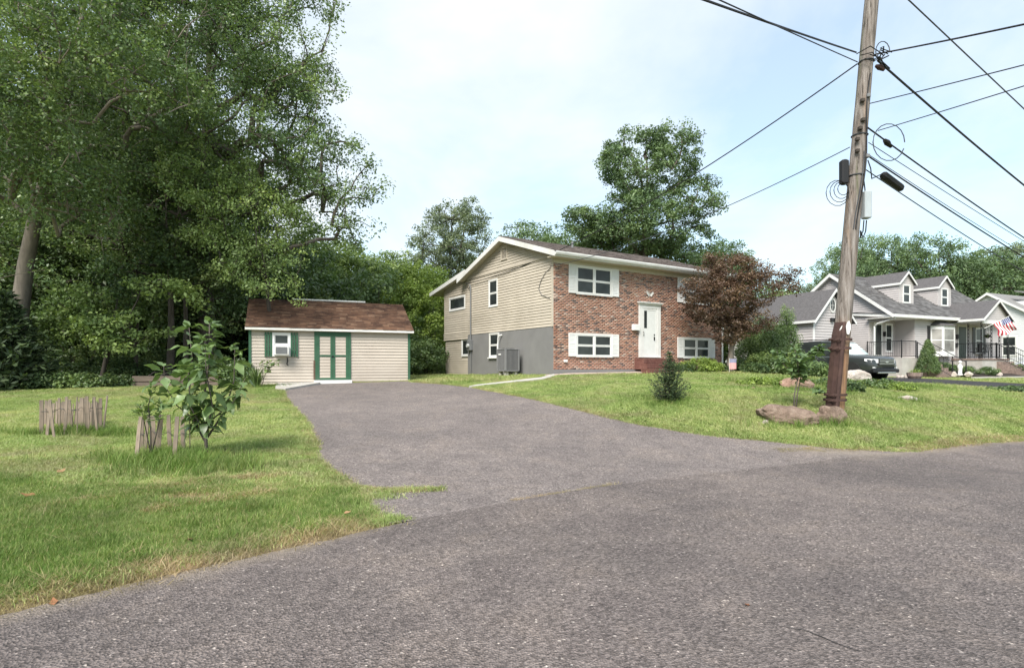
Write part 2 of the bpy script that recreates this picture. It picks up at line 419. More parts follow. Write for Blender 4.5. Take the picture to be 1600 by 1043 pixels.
def bare_amount(x, y):
    """0 = turf, 1 = bare sandy soil: the verge of the road, worn spots"""
    de = dist_line(x, y, EDGE[(EDGE[:, 0] > -30) & (EDGE[:, 0] < 45)])
    w = 0.24 + 0.14*wob(x, y, 1.9, 1.0) + 0.06*wob(x, y, 6.0, 4.0)
    b = np.clip((w+0.10-de)/0.10, 0, 1)
    g1 = ground_at(292, 782); g2 = ground_at(1310, 712)
    b = np.maximum(b, np.clip(1.5 - np.hypot((x-g1.x)*0.8-(y-g1.y)*0.5, (y-g1.y)*1.9)/0.36, 0, 1))
    b = np.maximum(b, 0.7*np.clip(1.5 - np.hypot((x-g2.x)*0.7, (y-g2.y)*2.0)/0.5, 0, 1))
    for (px, py, r) in ((1120,612,0.5),(1500,655,0.8),(1390,650,0.5),(1560,640,0.7),(965,606,0.9),(1180,668,0.5),(1010,598,0.8)):
        c = ground_at(px, py); b = np.maximum(b, 0.55*np.clip(1.4 - np.hypot(x-c.x, (y-c.y)*1.3)/r + 0.5*wob(x, y, 3.3, px), 0, 1))
    return b
bare = bare_amount(GX, GY)
gm = bpy.data.materials.new('turf_soil'); nt, ns, ls, b, out = nodes_of(gm)
f1 = noise_fac(nt, 0.55, 5, 0.6, 'World'); f2 = noise_fac(nt, 22, 4, 0.7, 'World')
turf = ramp(nt, f1, [(0.30, (0.16, 0.19, 0.055)), (0.5, (0.225, 0.25, 0.08)), (0.70, (0.31, 0.285, 0.125))])
turf = mixc(nt, 0.8, turf, ramp(nt, f2, [(0.25, (0.45, 0.47, 0.4)), (0.7, (1, 1, 1))]), 'MULTIPLY')
soil = ramp(nt, noise_fac(nt, 14, 6, 0.7, 'World'), [(0.3, (0.17, 0.125, 0.085)), (0.55, (0.30, 0.235, 0.165)), (0.75, (0.42, 0.345, 0.25))])
ls.new(mixc(nt, attr(nt, 'tint'), turf, soil), b.inputs['Base Color']); b.inputs['Roughness'].default_value = 0.95
b.inputs['Specular IOR Level'].default_value = 0.15
bump(nt, b, noise_fac(nt, 38, 5, 0.7, 'World'), 0.9, 0.03)
ground = link('ground', fast_mesh('ground', np.c_[GX.ravel(), GY.ravel(), H.ravel()], quads, gm, bare.ravel(), True))
tag(ground, 'mown lawn and verge rising gently from the road to the houses', 'lawn', kind='structure')

def asphalt(name, c, speck, patch, sc_=70.0, dust=0.0):
    m = bpy.data.materials.new(name); nt, ns, ls, b, out = nodes_of(m)
    g = nt.nodes.new('ShaderNodeNewGeometry')
    v = nt.nodes.new('ShaderNodeTexVoronoi'); v.inputs['Scale'].default_value = sc_; ls.new(g.outputs['Position'], v.inputs['Vector'])
    hs = nt.nodes.new('ShaderNodeSeparateColor'); ls.new(v.outputs['Color'], hs.inputs[0])
    stones = ramp(nt, hs.outputs[0], [(0.0, sc(c, 0.50)), (0.35, sc(c, 0.84)), (0.75, sc(c, 1.18)), (0.975, sc(c, 1.5)), (0.988, sc(c, 1.6)), (0.9985, speck)])
    f = noise_fac(nt, 0.42, 6, 0.62, 'World', 0.4)
    col = mixc(nt, 1.0, stones, ramp(nt, f, [(0.28, (1-patch, 1-patch, 1-patch)), (0.5, (1, 0.985, 0.97)), (0.72, (1+patch*1.3, 1+patch*1.2, 1+patch))]), 'MULTIPLY')
    f6 = noise_fac(nt, 1.3, 6, 0.7, 'World', 0.6)
    col = mixc(nt, 0.8, col, ramp(nt, f6, [(0.34, (0.84, 0.83, 0.84)), (0.5, (1, 1, 1)), (0.66, (1.14, 1.11, 1.06))]), 'MULTIPLY')
    f3 = noise_fac(nt, 5.0, 6, 0.7, 'World', 0.2)
    col = mixc(nt, 0.8, col, ramp(nt, f3, [(0.3, (0.78, 0.77, 0.77)), (0.7, (1.16, 1.15, 1.13))]), 'MULTIPLY')
    f4 = noise_fac(nt, 34, 4, 0.75, 'World')
    col = mixc(nt, 0.75, col, ramp(nt, f4, [(0.32, (0.66, 0.66, 0.66)), (0.68, (1.28, 1.27, 1.25))]), 'MULTIPLY')
    fg = noise_fac(nt, 260, 2, 0.6, 'World')
    col = mixc(nt, 0.7, col, ramp(nt, fg, [(0.3, (0.6, 0.6, 0.6)), (0.7, (1.35, 1.34, 1.32))]), 'MULTIPLY')
    # dust gathered along the verge
    dcol = ramp(nt, noise_fac(nt, 9, 5, 0.7, 'World'), [(0.3, (0.20, 0.165, 0.13)), (0.7, (0.34, 0.285, 0.225))])
    col = mixc(nt, attr(nt, 'tint'), col, dcol)
    # hairline cracks
    vc = nt.nodes.new('ShaderNodeTexVoronoi'); vc.feature = 'DISTANCE_TO_EDGE'; vc.inputs['Scale'].default_value = 0.42
    wv = nt.nodes.new('ShaderNodeVectorMath'); wv.operation = 'ADD'
    wn_ = nt.nodes.new('ShaderNodeTexNoise'); wn_.inputs['Scale'].default_value = 2.0; wn_.inputs['Detail'].default_value = 5
    ls.new(g.outputs['Position'], wn_.inputs['Vector']); ls.new(g.outputs['Position'], wv.inputs[0]); ls.new(wn_.outputs['Color'], wv.inputs[1]); ls.new(wv.outputs[0], vc.inputs['Vector'])
    k = nt.nodes.new('ShaderNodeMapRange'); k.inputs['From Min'].default_value = 0.0; k.inputs['From Max'].default_value = 0.003; k.inputs['To Min'].default_value = 0.8; k.inputs['To Max'].default_value = 1.0
    ls.new(vc.outputs['Distance'], k.inputs['Value'])
    brk = ramp(nt, noise_fac(nt, 1.1, 3, 0.5, 'World'), [(0.50, (1, 1, 1)), (0.62, (0, 0, 0))])
    km = nt.nodes.new('ShaderNodeMath'); km.operation = 'MAXIMUM'; ls.new(k.outputs[0], km.inputs[0]); ls.new(brk, km.inputs[1])
    col = mixc(nt, 1.0, col, km.outputs[0], 'MULTIPLY')
    ls.new(col, b.inputs['Base Color']); b.inputs['Roughness'].default_value = 0.85; b.inputs['Specular IOR Level'].default_value = 0.3
    bump(nt, b, v.outputs['Distance'], 0.9, 0.016)
    return m
M['road'] = asphalt('road_asphalt', (0.158, 0.137, 0.132), (0.50, 0.45, 0.42), 0.24, 66.0)
M['drive'] = asphalt('driveway_asphalt', (0.200, 0.176, 0.171), (0.46, 0.42, 0.40), 0.18, 66.0)
M['ndrive'] = asphalt('fresh_asphalt', (0.045, 0.045, 0.048), (0.14, 0.14, 0.14), 0.2, 85.0)

def sheet(name, L, R, cols, mat, lift, label, cat, tintf=None, widths=None):
    n = len(L); t = np.linspace(0, 1, cols) if widths is None else np.array(widths)
    V = L[:, None, :]*(1-t)[None, :, None] + R[:, None, :]*t[None, :, None]
    x, y = V[..., 0], V[..., 1]
    z = GZ(x, y) + lift
    idx = np.arange(n*len(t)).reshape(n, len(t))
    q = np.stack([idx[:-1, :-1], idx[:-1, 1:], idx[1:, 1:], idx[1:, :-1]], -1).reshape(-1, 4)
    tint = np.zeros(x.size) if tintf is None else tintf(x, y).ravel()
    me = fast_mesh(name, np.c_[x.ravel(), y.ravel(), z.ravel()], q, mat, tint, True)
    bm = bmesh.new(); bm.from_mesh(me); bmesh.ops.recalc_face_normals(bm, faces=bm.faces)
    bm.normal_update()
    if sum(f.normal.z for f in bm.faces) < 0: bmesh.ops.reverse_faces(bm, faces=bm.faces)
    bm.to_mesh(me); bm.free()
    return tag(link(name, me), label, cat, kind='structure')
seg = (EDGE[:, 0] > -26) & (EDGE[:, 0] < 130)
er, en = EDGE[seg], EDGE_N[seg]
er = smooth_line(er, 900, 30); fd = np.gradient(er, axis=0); fd /= np.hypot(fd[:, 0], fd[:, 1])[:, None]; en = np.c_[fd[:, 1], -fd[:, 0]]
jit = (0.05*wob(er[:, 0], er[:, 1], 3.1, 0.3) + 0.03*wob(er[:, 0], er[:, 1], 9.0, 1.3))*np.clip(np.maximum((-1.0-er[:, 0])/.5, (er[:, 0]-7.0)/.6), 0, 1)
fine = er + en*jit[:, None]
def road_dust(x, y):
    de = dist_line(x, y, EDGE[(EDGE[:, 0] > -30) & (EDGE[:, 0] < 45)])
    mouth = np.clip((x+1.6)/0.6, 0, 1)*np.clip((6.6-x)/0.8, 0, 1)
    return np.clip(0.75*(1 - de/(0.30 + 0.16*wob(x, y, 1.3, 2.2))), 0, 0.75)*(1-mouth)
road = sheet('road', fine, er + en*7.4, 0, M['road'], 0.024, 'worn grey asphalt road running across the foreground', 'road', road_dust,
             widths=[0, .008, .016, .025, .035, .05, .07, .1, .15, .2, .3, .4, .5, .6, .7, .8, .9, 1])
dlj = DL + np.c_[0.07*wob(DL[:, 0], DL[:, 1], 3.0, 5.0)+.05*wob(DL[:, 0], DL[:, 1], 8.0, 3.0), 0*DL[:, 0]]
drj = DR + np.c_[0.04*wob(DR[:, 0], DR[:, 1], 3.0, 7.0), 0.04*wob(DR[:, 0], DR[:, 1], 4.0, 2.0)]
def drive_dust(x, y):
    d = np.minimum(dist_line(x, y, DL), dist_line(x, y, DR))
    c = ground_at(1310, 706)
    return np.maximum(np.clip(0.5*(1-d/0.10), 0, 0.5), 0.6*np.clip(1.3 - np.hypot((x-c.x)*0.55, (y-c.y)*1.6)/0.6 + 0.4*wob(x, y, 4, 1), 0, 1))
driveway = sheet('driveway', smooth_line(dlj, 160, 0), smooth_line(drj, 160, 0), 60, M['drive'], 0.014, 'wide asphalt driveway leading to the cream shed', 'driveway', drive_dust)
sheet('neighbouring_driveway', NL, NR, 8, M['ndrive'], 0.012, 'dark asphalt driveway beside the grey-sided house', 'driveway')
# short cracks in the asphalt
ck = MB(); rc = np.random.default_rng(77)
for (px, py, ang, L) in ((1008,803,.5,.55),(1215,985,-.45,.5),(1480,800,.5,.7),(640,700,1.2,.9),(800,668,.3,1.4),(930,700,.7,1.0),(985,640,1.0,.6)):
    g_ = ground_at(px, py); p = np.array([g_.x, g_.y]); a = ang; prev = None; w_ = rc.uniform(.002, .005)
    for k in range(14):
        z_ = gz(p[0], p[1]) + (.0275 if py > 760 else .0185); n_ = np.array([-math.sin(a), math.cos(a)])*w_*(1-abs(k-7)/8+.15)
        cur = [(p[0]+n_[0], p[1]+n_[1], z_), (p[0]-n_[0], p[1]-n_[1], z_)]
        if prev: ck.add([prev[0], prev[1], cur[1], cur[0]], [(0, 1, 2, 3)])
        prev = cur; a += rc.normal(0, .45)*.8; a += (ang-a)*.3; p = p+np.array([math.cos(a), math.sin(a)])*L/14
tag(ck.build('asphalt_cracks', pm('crack_dark', (.03, .028, .027), .95, .2), None), 'short dark cracks in the asphalt', 'cracks', kind='stuff')
for nm, poly, mt in PATHS:
    bm = bmesh.new()
    f = bm.faces.new([bm.verts.new((x, y, 0)) for x, y in poly]); bmesh.ops.recalc_face_normals(bm, faces=bm.faces)
    if f.normal.z < 0: f.normal_flip()
    bmesh.ops.triangulate(bm, faces=bm.faces); bmesh.ops.subdivide_edges(bm, edges=bm.edges, cuts=4, use_grid_fill=True)
    for v in bm.verts: v.co.z = gz(v.co.x, v.co.y) + 0.075
    g = bmesh.ops.extrude_face_region(bm, geom=list(bm.faces))
    for e in g['geom']:
        if isinstance(e, bmesh.types.BMVert): e.co.z -= 0.12
    bmesh.ops.recalc_face_normals(bm, faces=bm.faces)
    me = bpy.data.meshes.new(nm); bm.to_mesh(me); bm.free(); me.materials.append(M[mt])
    tag(link(nm, me), {'front_walk': 'pinkish concrete walk along the brick house front', 'garden_path': 'narrow concrete path from the driveway to the brick house'}[nm], 'path', kind='structure')
# mulch bed rising to the front of the grey-sided house, with a low kerb (bed frame: x along the house front, y back)
M['mulch'] = pm('dark_mulch', (0.035, 0.026, 0.022), 0.98, 0.5, 18, 1.0, 30)
CAPE_O, CAPE_A = (21.85, 33.0), math.radians(25.0)
def cape_xy(lx, ly): return (CAPE_O[0]+lx*math.cos(CAPE_A)-ly*math.sin(CAPE_A), CAPE_O[1]+lx*math.sin(CAPE_A)+ly*math.cos(CAPE_A))
def bed_z(ly): return 1.06 + 0.36*min(1.0, max(0.0, (ly+3.5)/3.2))
def cape_pt(px, ly):
    """point of the bed seen in photograph column px, at depth ly of the house frame"""
    k = (px-800.0)/FPX; o = cape_xy(0, ly); lx = (k*o[1]-o[0])/(math.cos(CAPE_A)-k*math.sin(CAPE_A)); q = cape_xy(lx, ly)
    return Vector((q[0], q[1], bed_z(ly)))
V, Q = [], []; xs_, ys_ = np.linspace(2.6, 13.5, 40), np.linspace(-3.6, 0.1, 16)
for a in ys_:
    for c in xs_: w_ = cape_xy(c, a); V.append((w_[0], w_[1], bed_z(a) + 0.03*float(wob(np.array(c), np.array(a), 2.2, 1.0)) - (0.1 if a < -3.55 else 0)))
for j_ in range(15):
    for i_ in range(39): k_ = j_*40+i_; Q.append((k_, k_+1, k_+41, k_+40))
MULCH = np.array([cape_xy(2.6, -3.6), cape_xy(13.5, -3.6), cape_xy(13.5, .1), cape_xy(2.6, .1)])
tag(link('mulch_bed', fast_mesh('mulch_bed', np.array(V), np.array(Q), M['mulch'], None, True)), 'dark mulch planting bed in front of the grey-sided house', 'bed', kind='structure')
kb = MB(); kp = [Vector((*cape_xy(lx, -3.66), 0)) for lx in np.linspace(1.2, 13.6, 40)]
for p in kp: p.z = 0.97
for a, c in zip(kp[:-1], kp[1:]):
    d = c-a; nrm = Vector((d.y, -d.x, 0)).normalized()*0.09
    kb.prism([a-nrm-Vector((0,0,.25)), a+nrm-Vector((0,0,.25)), a+nrm+Vector((0,0,.10)), a-nrm+Vector((0,0,.10))], d)
tag(kb.build('kerb', M['concrete']), 'low grey kerb edging the dark mulch bed', 'kerb', kind='structure')

# ---------------------------------------------------------------- grass (stuff): clumps of real blades scattered on the turf
def blade_clump(rng, n, h, spread, w, lean):
    V, Q, T = [], [], []
    for i in range(n):
        a = rng.uniform(0, 2*np.pi); r = spread*np.sqrt(rng.uniform())
        p = np.array([r*np.cos(a), r*np.sin(a), -0.01]); hh = h*rng.uniform(0.55, 1.15)
        th = rng.uniform(0, 2*np.pi); d = np.array([np.cos(th), np.sin(th), 0])*lean*hh*rng.uniform(0.3, 1.4)
        s = np.array([-np.sin(th+rng.normal()*0.6), np.cos(th), 0])*w*rng.uniform(0.7, 1.3)
        k = len(V); V += [p-s, p+s, p+d*0.35+[0, 0, hh*0.6]+s*0.8, p+d*0.35+[0, 0, hh*0.6]-s*0.8, p+d+[0, 0, hh]+s*0.15, p+d+[0, 0, hh]-s*0.15]
        Q += [(k, k+1, k+2, k+3), (k+3, k+2, k+4, k+5)]; T += [rng.uniform()]*6
    return np.array(V), np.array(Q), np.array(T)
def grass_mat(name, c, y, dry, seed):
    m = bpy.data.materials.new(name); nt, ns, ls, b, out = nodes_of(m)
    col = ramp(nt, attr(nt, 'tint'), [(0.0, sc(c, 0.6)), (0.5, c), (0.86, y), (1.0, dry)])
    f = noise_fac(nt, 0.55, 5, 0.6, 'World')
    col = mixc(nt, 0.85, col, ramp(nt, f, [(0.30, (0.72, 0.80, 0.62)), (0.5, (1.0, 1.0, 0.95)), (0.70, (1.45, 1.22, 1.45))]), 'MULTIPLY')
    f5 = noise_fac(nt, 2.6, 5, 0.65, 'World', 0.3, (1.0, 0.45, 1.0))
    col = mixc(nt, 0.8, col, ramp(nt, f5, [(0.32, (0.62, 0.70, 0.55)), (0.5, (1, 1, 1)), (0.68, (1.22, 1.16, 1.15))]), 'MULTIPLY')
    f7 = noise_fac(nt, 0.8, 6, 0.68, 'World', 0.8)
    col = mixc(nt, ramp(nt, f7, [(0.48, (0, 0, 0)), (0.65, (0.62, 0.62, 0.62)) if seed != 2 else (0.75, (0.4, 0.4, 0.4))]), col, ramp(nt, attr(nt, 'tint'), [(0, (.26, .22, .13)), (1, (.44, .38, .25))]))
    ls.new(col, b.inputs['Base Color']); b.inputs['Roughness'].default_value = 0.6; b.inputs['Specular IOR Level'].default_value = 0.25
    tr = nt.nodes.new('ShaderNodeBsdfTranslucent'); ls.new(mixc(nt, 1.0, col, (1.15, 1.2, 0.6), 'MULTIPLY'), tr.inputs['Color'])
    mxs = nt.nodes.new('ShaderNodeMixShader'); mxs.inputs[0].default_value = 0.3
    ls.new(b.outputs[0], mxs.inputs[1]); ls.new(tr.outputs[0], mxs.inputs[2]); ls.new(mxs.outputs[0], out.inputs[0])
    return m
M['grass'] = grass_mat('grass_blades', (0.300, 0.400, 0.135), (0.39, 0.45, 0.19), (0.52, 0.47, 0.29), 1)
M['grass_lush'] = grass_mat('grass_lush', (0.150, 0.255, 0.055), (0.25, 0.335, 0.095), (0.44, 0.40, 0.21), 2)
M['straw'] = grass_mat('grass_straw', (0.36, 0.29, 0.16), (0.44, 0.36, 0.21), (0.50, 0.42, 0.27), 3)
M['clover'] = grass_mat('clover', (0.15, 0.22, 0.06), (0.2, 0.26, 0.08), (0.5, 0.5, 0.4), 4)
def clump_set(name, mat, n, h, spread, w, lean, count=4, seed=0):
    c = bpy.data.collections.new(name)
    for i in range(count):
        V, Q, T = blade_clump(np.random.default_rng(seed*50+i), n, h, spread, w, lean)
        c.objects.link(bpy.data.objects.new(name + '_clump', fast_mesh(name, V, Q, mat, T)))
    return c
SETS = dict(
 near=clump_set('near_turf', M['grass_lush'], 16, 0.060, 0.065, 0.0017, 0.8, 5, 1),
 lawn=clump_set('lawn_turf', M['grass'], 16, 0.042, 0.10, 0.0026, 1.0, 4, 2),
 far=clump_set('far_turf', M['grass'], 16, 0.05, 0.20, 0.006, 1.0, 4, 3),
 tall=clump_set('tall_grass', M['grass_lush'], 16, 0.20, 0.08, 0.0028, 0.75, 4, 4),
 straw=clump_set('dry_grass', M['straw'], 12, 0.03, 0.09, 0.0016, 2.6, 4, 5),
 clover=clump_set('weeds', M['clover'], 14, 0.06, 0.10, 0.010, 1.2, 4, 6))
def scatter(name, coll, pts, smin, smax, label, seed):
    rng = np.random.default_rng(seed); n = len(pts)
    me = bpy.data.meshes.new(name); me.vertices.add(n); me.vertices.foreach_set('co', np.ascontiguousarray(pts, dtype=np.float32).ravel())
    a = me.attributes.new('rot', 'FLOAT_VECTOR', 'POINT'); r = np.zeros((n, 3), np.float32); r[:, 2] = rng.uniform(0, 6.28, n); r[:, :2] = rng.normal(0, 0.12, (n, 2)); a.data.foreach_set('vector', r.ravel())
    a = me.attributes.new('scl', 'FLOAT', 'POINT'); a.data.foreach_set('value', (rng.uniform(smin, smax, n)*(1+.32*wob(pts[:, 0], pts[:, 1], 1.5, 2.7)+.15*wob(pts[:, 0], pts[:, 1], 5.5, .7))).astype(np.float32))
    o = link(name, me)
    ng = bpy.data.node_groups.new(name, 'GeometryNodeTree')
    ng.interface.new_socket('Geometry', in_out='INPUT', socket_type='NodeSocketGeometry'); ng.interface.new_socket('Geometry', in_out='OUTPUT', socket_type='NodeSocketGeometry')
    gi, go = ng.nodes.new('NodeGroupInput'), ng.nodes.new('NodeGroupOutput')
    iop = ng.nodes.new('GeometryNodeInstanceOnPoints'); ci = ng.nodes.new('GeometryNodeCollectionInfo')
    ci.inputs['Collection'].default_value = coll; ci.inputs['Separate Children'].default_value = True; ci.inputs['Reset Children'].default_value = True
    iop.inputs['Pick Instance'].default_value = True
    ra = ng.nodes.new('GeometryNodeInputNamedAttribute'); ra.data_type = 'FLOAT_VECTOR'; ra.inputs[0].default_value = 'rot'
    sa = ng.nodes.new('GeometryNodeInputNamedAttribute'); sa.data_type = 'FLOAT'; sa.inputs[0].default_value = 'scl'
    L = ng.links.new
    L(gi.outputs[0], iop.inputs['Points']); L(ci.outputs[0], iop.inputs['Instance'])
    L(ra.outputs['Attribute'], iop.inputs['Rotation']); L(sa.outputs['Attribute'], iop.inputs['Scale']); L(iop.outputs[0], go.inputs[0])
    o.modifiers.new('scatter', 'NODES').node_group = ng
    return tag(o, label, 'grass', kind='stuff')
_lx, _ly = gx, gy
def height_at(x, y):
    """height of the ground sheet itself (bilinear)"""
    i = np.clip(np.searchsorted(gx, x)-1, 0, nx-2); j = np.clip(np.searchsorted(gy, y)-1, 0, ny-2)
    u = (x-gx[i])/(gx[i+1]-gx[i]); v = (y-gy[j])/(gy[j+1]-gy[j])
    return H[j, i]*(1-u)*(1-v) + H[j, i+1]*u*(1-v) + H[j+1, i]*(1-u)*v + H[j+1, i+1]*u*v
def lawn_points(rng, n, x0, x1, y0, y1, edge_in=0.0):
    x, y = rng.uniform(x0, x1, n), rng.uniform(y0, y1, n)
    vis = np.abs(x/np.maximum(y, 0.1)) < 1.0                       # only what the view could show, with a margin
    x, y = x[vis], y[vis]
    ok = ~inside(x, y, ROAD) & ~inside(x, y, DRIVE) & ~inside(x, y, NDRIVE) & ~inside(x, y, HOUSE_FOOT) & ~inside(x, y, SHED_FOOT) & ~inside(x, y, MULCH)
    for _, poly, _m in PATHS: ok &= ~inside(x, y, poly)
    x, y = x[ok], y[ok]
    bz = bare_amount(x, y); keep = rng.uniform(size=len(x)) > bz*1.02
    return x[keep], y[keep]
def with_z(x, y): return np.c_[x, y, height_at(x, y)]
g_ = np.random.default_rng(11)
x, y = lawn_points(g_, 75000, -8, 1, 2.5, 7.6); k_ = y + .5*wob(x, y, 1.2, .4) < 7.2; x, y = x[k_], y[k_]
scatter('near_grass', SETS['near'], with_z(x, y), 0.7, 1.25, 'lush green grass of the near verge', 21)
x, y = lawn_points(g_, 190000, -20, 0, 6.4, 22)
scatter('left_grass', SETS['lawn'], with_z(x, y), 0.8, 1.3, 'pale mown grass of the lawn beside the woods', 22)
x, y = lawn_points(g_, 150000, 0, 16, 9, 22)
scatter('front_grass', SETS['lawn'], with_z(x, y), 0.8, 1.45, 'patchy grass of the front lawn', 23)
x, y = lawn_points(g_, 50000, -30, 40, 17, 44); k_ = (y > 21.5) | (np.abs(x) > 15)
scatter('distant_grass', SETS['far'], with_z(x[k_], y[k_]), 0.8, 1.2, 'grass of the yards further back', 24)
# dry straw along the verge and the driveway edge
def along(rng, line, n, off0, off1):
    i = rng.integers(0, len(line)-1, n); t = rng.uniform(size=n)[:, None]
    p = line[i]*(1-t) + line[i+1]*t; d = line[np.minimum(i+1, len(line)-1)] - line[i]; d /= np.hypot(d[:, 0], d[:, 1])[:, None]+1e-9
    o = rng.uniform(off0, off1, n)[:, None]
    return p + np.c_[-d[:, 1], d[:, 0]]*o
ev = EDGE[(EDGE[:, 0] > -8) & (EDGE[:, 0] < -1.0)]; ev2 = EDGE[(EDGE[:, 0] > 7.4) & (EDGE[:, 0] < 16)]
q = np.r_[along(g_, ev, 5200, -0.06, 0.46), along(g_, ev2, 2600, -0.05, 0.35), along(g_, DL, 2500, -0.12, 0.06), along(g_, DR, 2200, -0.05, 0.12)]
x, y = g_.normal(0, 1, 900)*0.45, g_.normal(0, 1, 900)*0.22; c_ = ground_at(285, 770); q = np.r_[q, np.c_[x+c_.x, y+c_.y]]
for (px, py, px2, py2, n) in ((60,800,330,752,700),(230,805,420,775,600),(300,758,430,748,300)):   # raked clippings
    a_, b_ = ground_at(px, py), ground_at(px2, py2); t = g_.uniform(size=n)
    q = np.r_[q, np.c_[a_.x+(b_.x-a_.x)*t+g_.normal(0,.05,n), a_.y+(b_.y-a_.y)*t+g_.normal(0,.05,n)]]
x, y = lawn_points(g_, 5200, -9, 1, 2.5, 9.5); q = np.r_[q, np.c_[x, y]]
scatter('dry_grass', SETS['straw'], with_z(q[:, 0], q[:, 1])+[0, 0, 0.012], 0.6, 1.5, 'dry straw-coloured grass along the asphalt edges', 25)
# edge fringe so that the turf overhangs the asphalt
q = np.r_[along(g_, DL, 2600, -0.10, 0.02), along(g_, DR, 2600, -0.02, 0.12), along(g_, ev2, 1500, 0.02, 0.3), along(g_, ev, 2000, 0.12, 0.45)]
tong = resample([xy(ground_at(*p)) for p in ((556,762),(600,768),(645,767),(690,766))], 30)
tq = along(g_, tong, 210, -0.05, 0.05); tq = tq[wob(tq[:, 0], tq[:, 1], 7.0, 1.0) > -.25]; q = np.r_[q, tq]
for (px, py, n, s) in ((628,811,26,.05),(562,800,120,.13),(590,776,140,.12),(525,796,200,.18),(580,818,70,.10),(600,813,30,.06)):
    c_ = ground_at(px, py); q = np.r_[q, np.c_[c_.x+g_.normal(0, s, n), c_.y+g_.normal(0, s*0.8, n)]]
zz = np.maximum(height_at(q[:, 0], q[:, 1]), GZ(q[:, 0], q[:, 1])+0.012)
scatter('edge_grass', SETS['lawn'], np.c_[q, zz], 0.5, 1.3, 'grass creeping over the asphalt edges', 26)
# weeds in the seam between driveway and road, and straw on the grass tongue
sm = resample([xy(ground_at(*p)) for p in ((800,784),(860,774),(915,765),(965,757))], 40)
q2 = np.r_[along(g_, sm, 150, -.02, .02), along(g_, tong, 260, -.07, .07), along(g_, resample([xy(ground_at(*p)) for p in ((1215,705),(1330,703))], 20), 200, -.12, .15)]
scatter('seam_grass', SETS['straw'], np.c_[q2, GZ(q2[:, 0], q2[:, 1])+.022], .3, .9, 'dry weeds in the seam of the driveway mouth', 29)
# tall unmown grass round the lath fences, the mound, the rocks
q = []
for (px, py, n, sx, sy) in ((255,722,420,.55,.18),(300,738,190,.48,.22),(215,728,130,.3,.16),(112,681,300,.62,.14),(160,683,120,.35,.12),(345,735,140,.30,.12),(1303,668,60,.3,.1),(1235,668,60,.4,.1),(1247,612,90,.7,.2),(1340,606,220,1.2,.3),(1405,606,160,.9,.3),(1200,600,240,1.2,.4),(1300,600,180,1.0,.3),(1046,634,60,.35,.15),(1427,630,40,.4,.1),(410,606,80,.5,.2),(700,600,70,.9,.15)):
    c_ = ground_at(px, py); q.append(np.c_[c_.x+g_.normal(0, sx, n), c_.y+g_.normal(0, sy, n)])
q = np.concatenate(q); ok = ~inside(q[:, 0], q[:, 1], DRIVE) & ~inside(q[:, 0], q[:, 1], ROAD); q = q[ok]
scatter('tall_grass', SETS['tall'], with_z(q[:, 0], q[:, 1]), 0.45, 1.1, 'tall unmown grass round fences and rocks', 27)
x, y = lawn_points(g_, 9000, 1, 13, 9.5, 20); k_ = wob(x, y, 0.8, 3.0) > 0.15
scatter('clover', SETS['clover'], with_z(x[k_], y[k_]), 0.4, 0.9, 'clover and weeds in the front lawn', 28)
# ---------------------------------------------------------------- building kit (walls in local x along / y inwards / z up)
def T(x, y, z): return Matrix.Translation((x, y, z))
def RZ(a): return Matrix.Rotation(a, 4, 'Z')
def wall_x(px, A, d):
    """distance along a wall (origin A, unit direction d) of the point seen in photograph column px"""
    k = (px-800.0)/FPX
    return (k*A[1] - A[0])/(d[0] - k*d[1])
def cut(a0, a1, holes):
    segs = [(a0, a1)]
    for h0, h1 in holes:
        new = []
        for s0, s1 in segs:
            if h1 <= s0 or h0 >= s1: new.append((s0, s1))
            else:
                if h0 - s0 > 0.04: new.append((s0, h0))
                if s1 - h1 > 0.04: new.append((h1, s1))
        segs = new
    return segs
def siding(parent, Mx, z0, z1, left, right, holes, step, mat, joined=None, out=0.031):
    """lapped boards, each one an object (or all in one mesh when joined is a name)"""
    mb = MB(Mx) if joined else None
    z = z0
    while z < z1 - 0.02:
        zt = min(z + step, z1)
        hs = [(h[0], h[1]) for h in holes if h[2] < zt - 0.01 and h[3] > z + 0.01]
        l0, r0, l1, r1 = left(z), right(z), left(zt), right(zt)
        if r0 - l0 > 0.05:
            for (s0, s1) in cut(l0, r0, hs):
                t0 = l1 if abs(s0-l0) < 1e-6 else s0
                t1 = r1 if abs(s1-r0) < 1e-6 else s1
                if t1 < t0: t0 = t1 = 0.5*(t0+t1)
                b = mb or MB(Mx)
                b.add([(s0, 0.004, z), (s1, 0.004, z), (s1, -out, z), (s0, -out, z), (t0, 0.004, zt+0.004), (t1, 0.004, zt+0.004), (t1, -0.005, zt+0.004), (t0, -0.005, zt+0.004)],
                      [(0,1,2,3),(7,6,5,4),(3,2,6,7),(1,0,4,5),(0,3,7,4),(2,1,5,6)])
                if not mb: b.build('siding_board', mat, parent)
        z += step
    if mb: return tag(mb.build(joined, mat, parent), kind='stuff')
